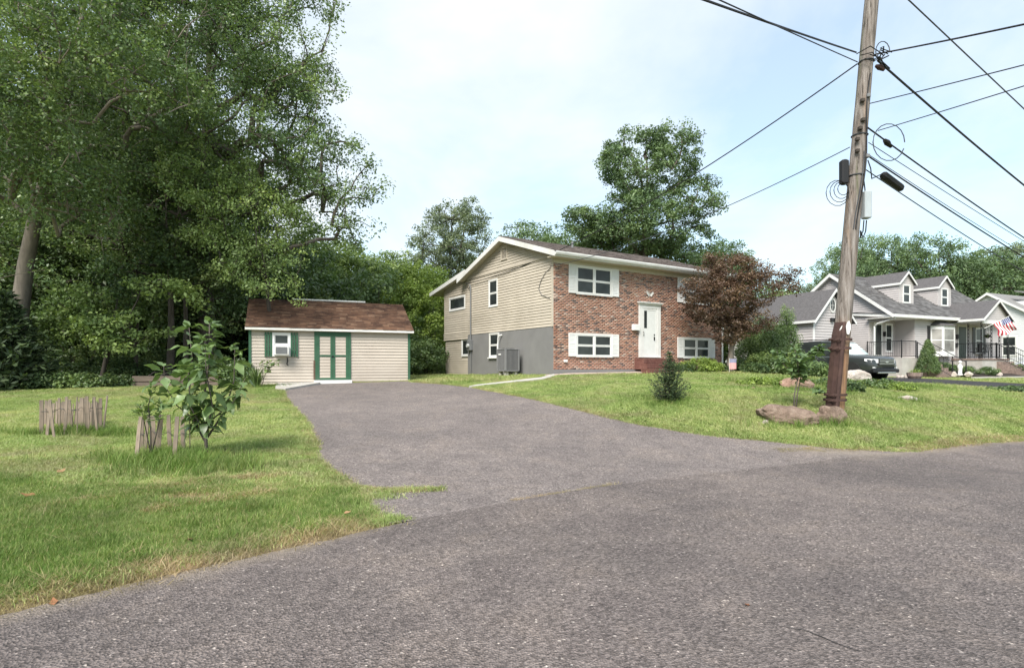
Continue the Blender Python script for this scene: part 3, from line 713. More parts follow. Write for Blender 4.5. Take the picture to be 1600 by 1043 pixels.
def window(parent, Mx, a0, a1, z0, z1, double=False, trim=0.07, sill=False, single=False, glass=None, proud=0.05):
    f = MB(Mx)
    f.box(a0, a1, -proud, 0, z1-trim, z1); f.box(a0, a1, -proud-0.004, 0, z0, z0+trim)
    f.box(a0, a0+trim, -proud+0.003, 0, z0+trim, z1-trim); f.box(a1-trim, a1, -proud+0.003, 0, z0+trim, z1-trim)
    if sill: f.box(a0-0.06, a1+0.06, -proud-0.05, 0, z0-0.05, z0-0.002)
    w = f.build('window', M['white'], parent)
    halves = [(a0+trim, a1-trim)]
    if double:
        m = 0.5*(a0+a1); halves = [(a0+trim, m-0.045), (m+0.045, a1-trim)]
        MB(Mx).box(m-0.045, m+0.045, -proud+0.006, 0, z0+trim, z1-trim).build('mullion', M['white'], w)
    for (h0, h1) in halves:
        zm = 0.5*(z0+z1)
        parts = [(z0+trim, z1-trim)] if single else [(z0+trim, zm-0.012), (zm+0.012, z1-trim)]
        s = MB(Mx)
        for i, (p0, p1) in enumerate(parts):
            o = -0.030 if i == 0 else -0.036
            r = 0.032
            s.box(h0, h1, o, 0, p0, p0+r); s.box(h0, h1, o, 0, p1-r, p1); s.box(h0, h0+r, o+.002, 0, p0+r, p1-r); s.box(h1-r, h1, o+.002, 0, p0+r, p1-r)
            MB(Mx).box(h0+r, h1-r, -0.016, -0.006, p0+r, p1-r).build('pane', glass or M['glass'], w)
        if not single: s.box(h0, h1, -0.028, 0, zm-0.011, zm+0.011)
        s.build('sash', M['white'], w)
    return w
def shutter(parent, Mx, a0, a1, z0, z1, mat, louvre=True):
    s = MB(Mx); e = 0.045
    s.box(a0, a1, -0.030, 0, z0, z1)
    zm = z0 + 0.55*(z1-z0)
    s.box(a0, a0+e, -0.045, -0.03, z0, z1); s.box(a1-e, a1, -0.045, -0.03, z0, z1)
    for c0, c1 in ((z0, z0+e+.02), (zm-.03, zm+.03), (z1-e-.02, z1)): s.box(a0+e, a1-e, -0.043, -0.03, c0, c1)
    if louvre:
        for c0, c1 in ((z0+e+.02, zm-.03), (zm+.03, z1-e-.02)):
            n = max(3, int((c1-c0)/0.055)); d = (c1-c0)/n
            for k in range(n): s.add([(a0+e, -0.03, c0+k*d), (a1-e, -0.03, c0+k*d), (a1-e, -0.041, c0+k*d), (a0+e, -0.041, c0+k*d), (a0+e, -0.03, c0+(k+.8)*d), (a1-e, -0.03, c0+(k+.8)*d)],
                                       [(0,1,2,3),(3,2,5,4),(0,3,4),(2,1,5)])
    return s.build('shutter', mat, parent)

# ---------------------------------------------------------------- brick split-level house
HB = 1.15
ha = math.radians(32.0)
HO, HU, HV = (1.65, 22.6), (math.cos(ha), math.sin(ha)), (-math.sin(ha), math.cos(ha))
house = empty('brick_house', (HO[0], HO[1], HB), ha, 'two-storey house with a red brick front, cream siding side and grey stucco base', 'house')
FM = T(0, 0, -HB); SM = T(0, 0, -HB) @ RZ(-math.pi/2)          # front wall / left side wall (a = -distance back)
HL, HD, WD = 10.27, 7.34, 10.3
ZE, ZR, RUN = 6.10, 7.45, 4.17                                     # eave and ridge of the roof's top face
slope = (ZR-ZE)/RUN; ZF = 3.23
roofz = lambda t: ZR - slope*abs(t-3.67)
win_f = [(0.74, 3.43, 4.60, 5.76), (0.74, 3.43, 2.03, 2.97), (7.08, 9.69, 4.60, 5.76), (7.08, 9.69, 2.03, 2.97)]
door_f = (4.62, 5.94, 2.06, 4.46)
brick_wall = MB(FM).box(0, HL, 0, 0.2, 1.5, 5.97).build('brick_wall', M['mortar'], house)
bm_ = bpy.data.materials.new('red_brick'); nt, ns, ls, b, out = nodes_of(bm_)
bc = ramp(nt, attr(nt, 'tint'), [(0.0, (0.085, 0.066, 0.064)), (0.16, (0.14, 0.088, 0.075)), (0.22, (0.275, 0.135, 0.095)), (0.50, (0.34, 0.175, 0.122)), (0.72, (0.375, 0.215, 0.155)), (0.84, (0.41, 0.285, 0.225)), (1.0, (0.45, 0.365, 0.315))])
bc = mixc(nt, 0.7, bc, ramp(nt, noise_fac(nt, 30, 5, 0.7, 'World'), [(0.3, (0.7, 0.7, 0.7)), (0.7, (1.2, 1.2, 1.2))]), 'MULTIPLY')
bc = mixc(nt, 0.8, bc, ramp(nt, noise_fac(nt, 0.9, 4, 0.6, 'World'), [(0.35, (0.86, 0.84, 0.84)), (0.65, (1.12, 1.12, 1.12))]), 'MULTIPLY')
ls.new(bc, b.inputs['Base Color']); b.inputs['Roughness'].default_value = 0.9; b.inputs['Specular IOR Level'].default_value = 0.25
bump(nt, b, noise_fac(nt, 90, 3, 0.6, 'World'), 0.4, 0.005)
M['brick'] = bm_
rb = np.random.default_rng(3); V, Q, TT = [], [], []
def add_brick(x0, x1, z0, z1, o, t):
    k = len(V); V.extend([(x0,-o,z0),(x1,-o,z0),(x1,-o,z1),(x0,-o,z1),(x0,0.003,z0),(x1,0.003,z0),(x1,0.003,z1),(x0,0.003,z1)])
    Q.extend([(k,k+1,k+2,k+3),(k+4,k+5,k+1,k),(k+3,k+2,k+6,k+7),(k+4,k,k+3,k+7),(k+1,k+5,k+6,k+2)]); TT.extend([t]*8)
hole_f = [(w[0]+0.36, w[1]-0.36, w[2]-0.07, w[3]) for w in win_f] + [(door_f[0], door_f[1], door_f[2], door_f[3]-0.05)]
z, row = 1.505, 0
while z < 5.95:
    off = 0.0 if row % 2 else -0.104
    x = off
    while x < HL:
        x0, x1 = max(x, 0.0), min(x+0.190, HL); zt = min(z+0.052, 5.965)
        for (s0, s1) in cut(x0, x1, [(h[0], h[1]) for h in hole_f if h[2] < z+0.05 and h[3] > z+0.01]) if x1-x0 > 0.03 else []:
            low = z < 2.0
            t = rb.choice([rb.uniform(0.0, 0.17), rb.uniform(0.22, 0.75), rb.uniform(0.72, 1.0)], p=[0.04, 0.88, 0.08] if low else [0.17, 0.70, 0.13])
            add_brick(s0, s1, z, zt, 0.005 + rb.uniform(0, 0.006), t)
        x += 0.208
    z += 0.069; row += 1
for (a0, a1, z0, z1) in win_f:                                       # rowlock sills
    x = a0+0.36
    while x < a1-0.40: add_brick(x, x+0.058, z0-0.10, z0-0.004, 0.035, rb.uniform(0.0, 0.5)); x += 0.068
tag(link('bricks', fast_mesh('bricks', np.array(V) - [0, 0, HB], np.array(Q), M['brick'], np.array(TT)), brick_wall), kind='stuff')
MB(FM).box(-0.004, HL, -0.03, 0.2, 1.0, 1.5).build('foundation', M['stucco'], house)
# left side: stucco below, siding above
stucco = MB(FM); stucco.box(0, 0.2, 0.203, HD, 0.95, ZF); stucco.build('stucco_wall', M['stucco'], house)
MB(SM).box(-0.20, 0.0, -0.006, 0.2, 0.95, ZF).build('stucco_corner', M['stucco'], house)
sw = MB(FM).prism([(0.012, 0.02, ZF), (0.012, HD, ZF), (0.012, HD, roofz(HD)-.12), (0.012, 3.67, ZR-.14), (0.012, 0.02, roofz(0.02)-.12)], (0.18, 0, 0)).build('side_wall', M['siding_back'], house)
side_wins = [(-5.17, -4.34, 4.41, 5.70), (-5.10, -4.22, 2.05, 3.19)]
vent = (-4.02, -3.50, 6.45, 7.02)
def s_left(z): return -HD if z < roofz(HD)-.14 else -(3.67 + (ZR-.14-z)/slope)
def s_right(z): return -0.085 if z < roofz(0.085)-.14 else -(3.67 - (ZR-.14-z)/slope)
SMs = SM @ T(0, 0.012, 0)
siding(sw, SMs, ZF, 6.0, s_left, s_right, [(w[0]+.01, w[1]-.01, w[2], w[3]) for w in side_wins[:1]], 0.118, M['siding'])
siding(sw, SMs, 6.08, ZR-.16, s_left, s_right, [vent], 0.118, M['siding'])
MB(SM).box(-HD, -0.09, -0.040, 0.012, 6.0, 6.08).build('gable_band', M['siding'], house)
MB(SM).box(-0.088, 0.0, -0.045, 0.012, ZF-0.02, 5.98).build('corner_trim', M['siding'], house)
v = MB(SM); v.box(vent[0], vent[1], -0.05, 0.012, vent[2], vent[2]+.05); v.box(vent[0], vent[1], -0.05, 0.012, vent[3]-.05, vent[3]); v.box(vent[0], vent[0]+.05, -0.048, 0.012, vent[2]+.05, vent[3]-.05); v.box(vent[1]-.05, vent[1], -0.048, 0.012, vent[2]+.05, vent[3]-.05)
gv = v.build('gable_vent', M['siding'], house)
n = 8
for k in range(n):
    zz_ = vent[2]+.06 + k*(vent[3]-vent[2]-.12)/n
    MB(SM).add([(vent[0]+.05, 0.0, zz_), (vent[1]-.05, 0.0, zz_), (vent[1]-.05, -.04, zz_), (vent[0]+.05, -.04, zz_), (vent[0]+.05, 0.01, zz_+.05), (vent[1]-.05, 0.01, zz_+.05)], [(0,1,2,3),(3,2,5,4),(0,3,4),(2,1,5)]).build('slat', M['soffit'], gv)
window(house, SMs, *side_wins[0][:2], 4.41, 5.70)
window(house, SM, *side_wins[1][:2], 2.05, 3.19, sill=True)
# rear wing
ww = MB(FM); ww.box(0.16, 0.3, HD, WD, 0.95, 6.16-.0); ww.prism([(0.16, HD, 6.161), (0.16, WD, 6.161), (0.16, WD, 6.165), (0.16, HD, 6.25)], (0.14, 0, 0))
ww = ww.build('wing_wall', M['siding_back'], house)
SW = SM @ T(0, 0.16, 0)
wtop = lambda t: 6.32 - 0.165*(t-7.3)
w_up = (-9.65, -7.77, 4.58, 5.32); w_lo = (-8.30, -7.40, 2.14, 3.08)
siding(ww, SW @ T(0, -0.06, 0), 3.40, 6.22, lambda z: -min(WD, 7.3+(6.30-z)/0.165), lambda z: -HD, [w_up], 0.118, M['siding'])
siding(ww, SW @ T(0, -0.06, 0), 3.04, 3.36, lambda z: -WD-.05, lambda z: -HD, [], 0.118, M['siding'])
siding(ww, SW, 0.98, 3.04, lambda z: -WD+.1, lambda z: -HD, [w_lo], 0.118, M['siding'])
MB(FM).box(0.1, 0.16, HD, WD+.05, 3.02, 6.05).build('wing_overhang', M['siding_back'], house)
MB(SW).box(-WD-.06, -HD, -0.09, -0.06, 3.36, 3.40).build('wing_band', M['siding'], house)
window(house, SW @ T(0, -0.06, 0), w_up[0], w_up[1], w_up[2], w_up[3], single=True, trim=0.09)
window(house, SW, w_lo[0], w_lo[1], w_lo[2], w_lo[3], trim=0.09, single=True)
MB(FM).prism([(0.06, 7.05, 6.40), (0.06, 11.55, 5.66), (0.06, 11.55, 5.76), (0.06, 7.05, 6.50)], (6.0, 0, 0)).build('wing_roof', M['roof_dark'], house)
MB(FM).prism([(-.22, 7.2, 6.33), (-.22, 11.5, 5.62), (-.22, 11.5, 5.66), (-.22, 7.2, 6.37)], (6.2, 0, 0)).build('wing_soffit', M['soffit'], house)
MB(FM).prism([(-.25, 7.2, 6.30), (-.25, 11.58, 5.58), (-.25, 11.58, 5.78), (-.25, 7.2, 6.50)], (0.03, 0, 0)).build('wing_fascia', M['white'], house)
MB(FM).prism([(-.22, 7.2, 6.37), (-.22, 11.55, 5.66), (-.22, 11.55, 5.79), (-.22, 7.2, 6.51)], (0.28, 0, 0)).build('wing_roof_edge', M['roof_dark'], house)
# remaining walls (right end, back)
MB(FM).box(HL-0.2, HL-.003, 0.201, HD, 1.0, 6.15).build('end_wall', M['siding'], house)
MB(FM).box(0.201, HL-.2, HD-0.2, HD-.003, 1.0, 6.15).build('back_wall', M['siding'], house)
MB(FM).box(0.301, 6.0, WD-.2, WD-.003, 1.0, 5.7).build('wing_back_wall', M['siding'], house)
MB(FM).box(5.8, 6.0, HD, WD-.2, 1.0, 5.9).build('wing_end_wall', M['siding'], house)
# roof
rpoly = [(-.32, -.50, ZE-.11), (-.32, 3.67, ZR-.11), (-.32, 7.84, ZE-.11), (-.32, 7.84, ZE), (-.32, 3.67, ZR), (-.32, -.50, ZE)]
roof = MB(FM).prism(rpoly, (HL+.64, 0, 0)).build('roof', M['roof_dark'], house)
sh = bpy.data.materials.new('grey_brown_shingle'); nt, ns, ls, b, out = nodes_of(sh)
c1 = ramp(nt, attr(nt, 'tint'), [(0.0, (0.055, 0.045, 0.042)), (0.5, (0.105, 0.088, 0.082)), (1.0, (0.175, 0.15, 0.138))])
c1 = mixc(nt, 0.8, c1, ramp(nt, noise_fac(nt, 120, 3, 0.7), [(0.3, (0.65, 0.65, 0.65)), (0.7, (1.3, 1.3, 1.3))]), 'MULTIPLY')
ls.new(c1, b.inputs['Base Color']); b.inputs['Roughness'].default_value = 0.95; b.inputs['Specular IOR Level'].default_value = 0.2
M['shingle'] = sh
def shingles(parent, name, x0, x1, y0, z0, y1, z1, mat, rng, tab=0.30, exp_=0.14, thick=0.012, base=0.0, colour=None):
    """tabs lapping up a slope from (y0,z0) at the eave to (y1,z1) at the ridge"""
    L = math.hypot(y1-y0, z1-z0); dy, dz = (y1-y0)/L, (z1-z0)/L; ny_, nz_ = -dz, dy
    if nz_ < 0: ny_, nz_ = -ny_, -nz_
    V, Q, TT = [], [], []
    rows = int(L/exp_)
    for r in range(rows+1):
        s0 = r*exp_ - 0.02; s1 = min(s0+exp_*1.18, L)
        if s1 - s0 < 0.03: continue
        x = x0 - rng.uniform(0, tab)
        while x < x1:
            w = tab*rng.uniform(0.75, 1.25); a, c = max(x, x0), min(x+w-0.008, x1)
            if c-a > 0.03:
                h0, h1 = thick*rng.uniform(1.2, 2.2), 0.003; ss = s0 + rng.uniform(-.006, .006)
                k = len(V)
                for (xx, s, hh) in ((a, ss, h0), (c, ss, h0), (c, s1, h1), (a, s1, h1), (a, ss, -.002), (c, ss, -.002)):
                    V.append((xx, y0+dy*s+ny_*hh, z0+dz*s+nz_*hh))
                Q += [(k, k+1, k+2, k+3), (k+4, k+5, k+1, k)]
                t = rng.uniform() if colour is None else colour(a, s0/L, rng); TT += [t]*6
            x += w
    return tag(link(name, fast_mesh(name, np.array(V)+[0, 0, base], np.array(Q), mat, np.array(TT)), parent), kind='stuff')
shingles(roof, 'shingles', -.34, HL+.34, -.53, ZE-.006, 3.68, ZR+.004, M['shingle'], rb, 0.33, 0.14, 0.016, -HB)
shingles(roof, 'back_shingles', -.34, HL+.34, 7.87, ZE-.006, 3.66, ZR+.004, M['shingle'], rb, 0.5, 0.28, 0.016, -HB)
MB(FM).tube([(-.33, 3.67, ZR+.01), (HL+.33, 3.67, ZR+.01)], 0.04, 6).build('ridge_cap', M['roof_dark'], roof)
MB(FM).prism([(-.36, -.52, ZE-.20), (-.36, 3.67, ZR-.20), (-.36, 3.67, ZR+.012), (-.36, -.52, ZE+.012)], (0.038, 0, 0)).build('rake_board', M['white'], house)
MB(FM).prism([(-.361, 3.672, ZR-.20), (-.361, 7.9, ZE-.22), (-.361, 7.9, ZE-.006), (-.361, 3.672, ZR+.012)], (0.038, 0, 0)).build('rake_board', M['white'], house)
MB(FM).prism([(-.32, -.5, ZE-.135), (-.32, 3.67, ZR-.135), (-.32, 7.8, ZE-.135), (-.32, 7.8, ZE-.114), (-.32, 3.67, ZR-.114), (-.32, -.5, ZE-.114)], (0.34, 0, 0)).build('rake_soffit', M['soffit'], house)
MB(FM).box(-.30, HL+.3, -.50, 0.0, 5.91, 5.945).build('eave_soffit', M['soffit'], house)
MB(FM).box(-.32, HL+.32, -.525, -.50, 5.90, 6.09).build('eave_fascia', M['white'], house)
MB(FM).box(0.0, HL, -.03, -.001, 5.74, 5.905).build('frieze_board', M['soffit'], house)
gp = [(-.64, 6.085), (-.64, 6.03), (-.61, 5.96), (-.527, 5.95), (-.527, 6.07), (-.54, 6.07), (-.54, 5.965), (-.60, 5.975), (-.625, 6.035), (-.625, 6.085)]
MB(FM).prism([(-.33, y_, z_) for y_, z_ in gp], (HL+.66, 0, 0)).build('gutter', M['white'], house)
MB(FM).tube([(HL-.06, -.56, 5.97), (HL-.06, -.50, 5.86), (HL-.06, -.10, 5.62), (HL-.06, -.07, 5.5), (HL-.06, -.07, 1.5)], 0.045, 6).build('downspout', M['white'], house)
for (xx, yy) in ((3.1, 2.75), (7.6, 4.6)):
    MB(FM).tube([(xx, yy, roofz(yy)-.05), (xx, yy, roofz(yy)+.30)], 0.05, 8).build('vent_pipe', M['grey_metal'], roof)
# front windows with shutters
for (a0, a1, z0, z1) in win_f:
    window(house, FM, a0+.37, a1-.37, z0-.03, z1, double=True, trim=0.075)
    shutter(house, FM @ T(0, -.012, 0), a0, a0+.385, z0, z1+.01, M['white']); shutter(house, FM @ T(0, -.012, 0), a1-.37, a1, z0, z1+.01, M['white'])
# front door
a0, a1, z0, z1 = door_f
fr = MB(FM); fr.box(a0, a0+.2, -.07, 0, z0, z1-.26); fr.box(a1-.2, a1, -.07, 0, z0, z1-.26); fr.box(a0, a1, -.075, 0, z1-.26, z1-.08)
fr.box(a0-.05, a1+.05, -.14, 0, z1-.08, z1-.03); fr.box(a0-.08, a1+.08, -.17, 0, z1-.03, z1+.01); fr.box(a0, a1, -.10, 0, z0-.04, z0)
fr.build('door_frame', M['white'], house)
dr_ = MB(FM); dr_.box(a0+.2, a1-.2, -.045, 0, z0, z1-.26)
dr_ = dr_.build('door', M['white'], house)
st = MB(FM); i0, i1, j0, j1 = a0+.2, a1-.2, z0, z1-.26
st.box(i0, i0+.09, -.062, -.045, j0, j1); st.box(i1-.09, i1, -.062, -.045, j0, j1); st.box(i0+.09, i1-.09, -.06, -.045, j0, j0+.14); st.box(i0+.09, i1-.09, -.06, -.045, j1-.09, j1)
st.build('door_stile', M['white'], dr_)
MB(FM).box(i0+.09, i1-.09, -.052, -.046, j0+.14, j1-.09).build('storm_panel', pm('frosted_panel', (0.66, 0.67, 0.66), 0.25, 0.05), dr_)
MB(FM).box(i0+.10, i0+.27, -.056, -.0525, j1-.88, j1-.11).build('pane', M['glass'], dr_)
MB(FM).tube([(i0+.045, -.062, j0+.93), (i0+.045, -.10, j0+.95), (i0+.045, -.10, j0+1.07), (i0+.045, -.062, j0+1.09)], 0.014, 6).build('handle', M['black'], dr_)
MB(FM).lathe([(.03, -.075), (.03, -.052)], 12, (i1-.2, 0, j0+.98), 'Y').build('deadbolt', M['black'], dr_)
kb_ = MB(FM); kb_.box(i1-.225, i1-.175, -.062, -.052, j0+.72, j0+.90); kb_.tube([(i1-.2, -.062, j0+.88), (i1-.2, -.10, j0+.85), (i1-.2, -.10, j0+.75), (i1-.2, -.062, j0+.73)], .012, 6)
kb_.build('door_handle', M['black'], dr_)
# brick steps
bs = pm('step_brick', (0.145, 0.062, 0.05), 0.85, 0.3, 9, 0.5, 25, dirt=(0.20, 0.10, 0.08))
for k, (x0, x1, y0, zt) in enumerate(((4.35, 6.22, -.62, 1.98), (4.15, 6.42, -1.00, 1.76), (3.85, 6.75, -1.42, 1.55))):
    sm = MB(FM); x = x0
    sm.box(x0+.012, x1-.012, y0+.012, -.032 if k == 0 else (-.62 if k == 1 else -1.0), 1.05 if k == 2 else (1.3 if k == 1 else 1.5), zt-.055)
    while x < x1-.02: sm.box(x, min(x+.094, x1), y0, -.033 if k == 0 else (-.615 if k == 1 else -.995), zt-.056, zt-rb.uniform(0, .006)); x += .103
    z = zt-.12
    while z > (1.76, 1.55, 1.22)[k]:
        x = x0
        while x < x1-.03: sm.box(x, min(x+.195, x1), y0-.004, y0+.02, z, z+.055); x += .205
        z -= .067
    sm.build('step', bs, house)
# fittings on the walls
mbx = MB(FM).cbox(4.19, 4.57, -.17, -.017, 3.19, 3.46, .015).build('mailbox', M['white'], house)
orn = MB(FM)
for s in (-1, 1): orn.add([(5.28, -.05, 4.86), (5.28+s*.20, -.06, 4.97), (5.28+s*.23, -.06, 4.88), (5.28+s*.14, -.06, 4.80), (5.28+s*.10, -.06, 4.74), (5.28, -.02, 4.78), (5.28+s*.15, -.018, 4.86)], [(0,1,2,3,4,5), (0,6,1), (1,6,2), (2,6,3), (3,6,4), (4,6,5), (5,6,0)])
orn.build('wall_ornament', M['whitewood'], house)
MB(FM).cbox(0.48, 0.64, -.10, -.014, 1.79, 1.89, .01).build('dryer_vent', M['whitewood'], house)
mt_ = MB(SM).cbox(-7.15, -6.78, -.17, .0, 2.42, 2.95, .015).build('meter_box', M['grey_metal'], house)
MB(SM).lathe([(.085, -.26), (.10, -.23), (.10, -.17)], 14, (-6.96, 0, 2.66), 'Y').build('meter_dial', glass_mat('meter_glass', (0.35, 0.36, 0.36), 0.1), mt_)
MB(SM).tube([(-6.93, -.06, 2.95), (-6.93, -.06, 5.55), (-6.97, -.08, 5.72)], .035, 8).build('service_conduit', M['grey_metal'], house)
MB(SM).tube([(-6.90, -.05, 2.42), (-6.90, -.05, 1.0)], .028, 8).build('ground_conduit', M['grey_metal'], house)
MB(SM).tube([(-6.97, -.10, 5.68), (-7.10, -.22, 5.82), (-7.2, -.10, 5.70), (-7.12, -.06, 5.5), (-6.98, -.09, 5.6)], .016, 5).build('service_loop', M['black'], house)
MB(SM).tube([(-3.92, -.02, 3.06), (-4.0, -.10, 3.04), (-4.12, -.13, 2.90), (-4.15, -.13, 2.60), (-4.15, -.13, 2.10)], .035, 8).build('line_conduit', M['white'], house)
loop = [(-.16 - .0, -.03, 5.55), (-.5, -.035, 5.42), (-.85, -.035, 5.1), (-.98, -.035, 4.82), (-.8, -.035, 4.55), (-.45, -.035, 4.42), (-.2, -.035, 4.35)]
MB(SM).tube(loop, .012, 4).build('wall_cable', M['wire_grey'], house)

# condenser by the stucco wall
gz0 = gz(-.14, 24.3)
acx = empty('condenser_unit', (-0.17, 24.35, gz0 + .03), ha, 'dark grey cube-shaped air conditioner condenser standing by the stucco wall', 'air conditioner')
w = .36; ab = .17
cm = MB(); cm.box(-w+.03, w-.03, -w+.03, w-.03, ab+.03, ab+.93); cm.build('coil', M['acdark'], acx)
for sx in (-1, 1):
    for sy in (-1, 1): MB().cbox(sx*(w-.035)-.04, sx*(w-.035)+.04, sy*(w-.035)-.04, sy*(w-.035)+.04, ab, ab+.95, .012).build('corner_post', M['ac'], acx)
for k in range(10):
    p = -w+.085 + k*(2*w-.17)/9
    for s in (-1, 1):
        MB().box(p-.011, p+.011, s*(w-.012)-.012, s*(w-.012)+.012, ab+.04, ab+.92).build('slat', M['ac'], acx)
        MB().box(s*(w-.012)-.012, s*(w-.012)+.012, p-.011, p+.011, ab+.04, ab+.92).build('slat', M['ac'], acx)
MB().cbox(-w-.01, w+.01, -w-.01, w+.01, ab+.92, ab+.965, .015).build('lid', M['ac'], acx)
MB().cbox(-w-.005, w+.005, -w-.005, w+.005, ab, ab+.05, .012).build('base_pan', M['ac'], acx)
for k in range(4): MB().lathe([(.06+k*.07, ab+.97), (.075+k*.07, ab+.975), (.075+k*.07, ab+.985), (.06+k*.07, ab+.985)], 20).build('fan_guard', M['black'], acx)
for sx in (-1, 1):
    for sy in (-1, 1): MB().box(sx*.22-.07, sx*.22+.07, sy*.22-.07, sy*.22+.07, -.06, ab).build('foot', M['concrete'], acx)
MB().box(-w-.016, -w-.004, -.02, .18, ab+.70, ab+.76).build('badge', M['white'], acx)

# ---------------------------------------------------------------- cream shed
SA, sa = (-9.70, 20.95), math.atan2(2.20, 5.53)
SD = (math.cos(sa), math.sin(sa)); SL, SB = 5.96, 0.80
shed = empty('garden_shed', (SA[0], SA[1], SB), sa, 'long cream-sided shed with green double doors and a mossy brown shingle roof', 'shed')
WM = T(0, 0, -SB)
sx = lambda px: wall_x(px, SA, SD)
ZT, SRZ, SDEP = 2.98, 4.36, 4.4
dz0 = (sx(491), sx(548)); wz = (sx(425.5), sx(454)); 
body = MB(WM).box(0.01, SL-.01, 0, .12, .75, ZT+.05).build('front_wall', M['siding_back'], shed)
siding(body, WM, .93, ZT, lambda z: .085, lambda z: SL-.085, [(dz0[0]+.01, dz0[1]-.01, 0, 5), (wz[0]+.01, wz[1]-.01, 2.0, 2.88)], 0.1165, M['shed_siding'])
MB(WM).box(0.01, .12, .12, SDEP, .75, ZT).build('end_wall', M['shed_siding'], shed)
MB(WM).box(SL-.12, SL-.01, .12, SDEP, .75, ZT).build('end_wall', M['shed_siding'], shed)
MB(WM).box(.12, SL-.12, SDEP-.12, SDEP, .75, ZT).build('back_wall', M['shed_siding'], shed)
for x0 in (0.02, SL-.14):
    MB(WM).prism([(x0, 0.0, ZT), (x0, SDEP, ZT), (x0, 2.2, SRZ-.14)], (.12, 0, 0)).build('gable_wall', M['shed_siding'], shed)
MB(WM).box(-.005, .085, -.045, .10, .78, ZT).build('corner_board', M['green'], shed)
MB(WM).box(SL-.085, SL+.005, -.045, .10, .85, ZT).build('corner_board', M['green'], shed)
sroof = MB(WM).prism([(-.10, -.20, 3.00), (-.10, 2.2, SRZ-.08), (-.10, 4.6, 3.00), (-.10, 4.6, 3.07), (-.10, 2.2, SRZ), (-.10, -.20, 3.07)], (SL+.20, 0, 0)).build('roof', M['roof_dark'], shed)
sm_ = bpy.data.materials.new('brown_shingle'); nt, ns, ls, b, out = nodes_of(sm_)
c1 = ramp(nt, attr(nt, 'tint'), [(0.0, (0.068, 0.040, 0.030)), (0.4, (0.10, 0.057, 0.040)), (0.75, (0.125, 0.073, 0.050)), (1.0, (0.17, 0.11, 0.078))])
c1 = mixc(nt, 0.9, c1, ramp(nt, noise_fac(nt, 1.6, 5, 0.65, 'Object', 0.3, (1, 1, .45)), [(0.32, (0.40, 0.40, 0.42)), (0.50, (0.9, 0.88, 0.85)), (0.68, (1.3, 1.25, 1.15))]), 'MULTIPLY')
c1 = mixc(nt, 0.7, c1, ramp(nt, noise_fac(nt, 110, 3, 0.7), [(0.3, (0.7, 0.7, 0.7)), (0.7, (1.25, 1.25, 1.25))]), 'MULTIPLY')
ls.new(c1, b.inputs['Base Color']); b.inputs['Roughness'].default_value = 0.95; b.inputs['Specular IOR Level'].default_value = 0.2
shingles(sroof, 'shingles', -.12, SL+.12, -.22, 3.068, 2.21, SRZ+.006, sm_, rb, 0.30, 0.125, 0.012, -SB)
shingles(sroof, 'back_shingles', -.12, SL+.12, 4.62, 3.068, 2.19, SRZ+.006, sm_, rb, 0.5, 0.25, 0.012, -SB)
MB(WM).box(-.12, SL+.12, -.225, -.20, 2.97, 3.062).build('fascia', M['whitewood'], shed)
MB(WM).box(-.10, SL+.10, -.20, .0, 2.96, 2.985).build('soffit', M['soffit'], shed)
MB(WM).tube([(sx(454)+.1, 2.26, SRZ+.05), (sx(570)+.3, 2.26, SRZ+.05)], .035, 6).build('ridge_rail', M['white'], shed)
# double doors
d0, d1 = dz0; zt_, zb_ = 2.95, 1.10
fm = MB(WM); fm.box(d0, d0+.10, -.06, .0, zb_, zt_); fm.box(d1-.10, d1, -.06, .0, zb_, zt_); fm.box(d0+.10, d1-.10, -.06, .0, zt_-.10, zt_)
fm.build('door_frame', M['green'], shed)
MB(WM).box(d0-.03, d0+.035, -.066, -.055, zb_+.02, zb_+.75).build('bare_jamb', M['rust'], shed)
mid = .5*(d0+d1)
for (e0, e1) in ((d0+.105, mid-.004), (mid+.004, d1-.105)):
    dd = MB(WM).box(e0, e1, -.028, .0, zb_+.01, zt_-.105).build('door', M['siding_back'], shed)
    r = .085
    for (q0, q1) in ((zb_+.01, zb_+.01+.07), (2.03-.03, 2.03+.035), (zt_-.105-.07, zt_-.105)):
        MB(WM).box(e0+r, e1-r, -.060, -.028, q0, q1).build('rail', M['green'], dd)
    MB(WM).box(e0, e0+r, -.062, -.028, zb_+.01, zt_-.105).build('stile', M['green'], dd)
    MB(WM).box(e1-r, e1, -.062, -.028, zb_+.01, zt_-.105).build('stile', M['green'], dd)
    for (q0, q1) in ((zb_+.085, 1.998), (2.068, zt_-.178)):
        z = q0
        while z < q1-.02:
            za_ = min(z+.1165, q1)
            MB(WM).add([(e0+r, -.028, z), (e1-r, -.028, z), (e1-r, -.05, z), (e0+r, -.05, z), (e0+r, -.028, za_), (e1-r, -.028, za_), (e1-r, -.034, za_), (e0+r, -.034, za_)], [(0,1,2,3),(7,6,5,4),(3,2,6,7),(1,0,4,5),(0,3,7,4),(2,1,5,6)]).build('panel_board', M['shed_siding'], dd)
            z += .1165
MB(WM).box(mid-.05, mid+.05, -.085, -.062, 1.98, 2.03).build('latch', M['black'], shed)
MB(WM).box(d0-.02, d1+.02, -.30, -.002, .80, 1.095).build('door_sill', M['white'], shed)
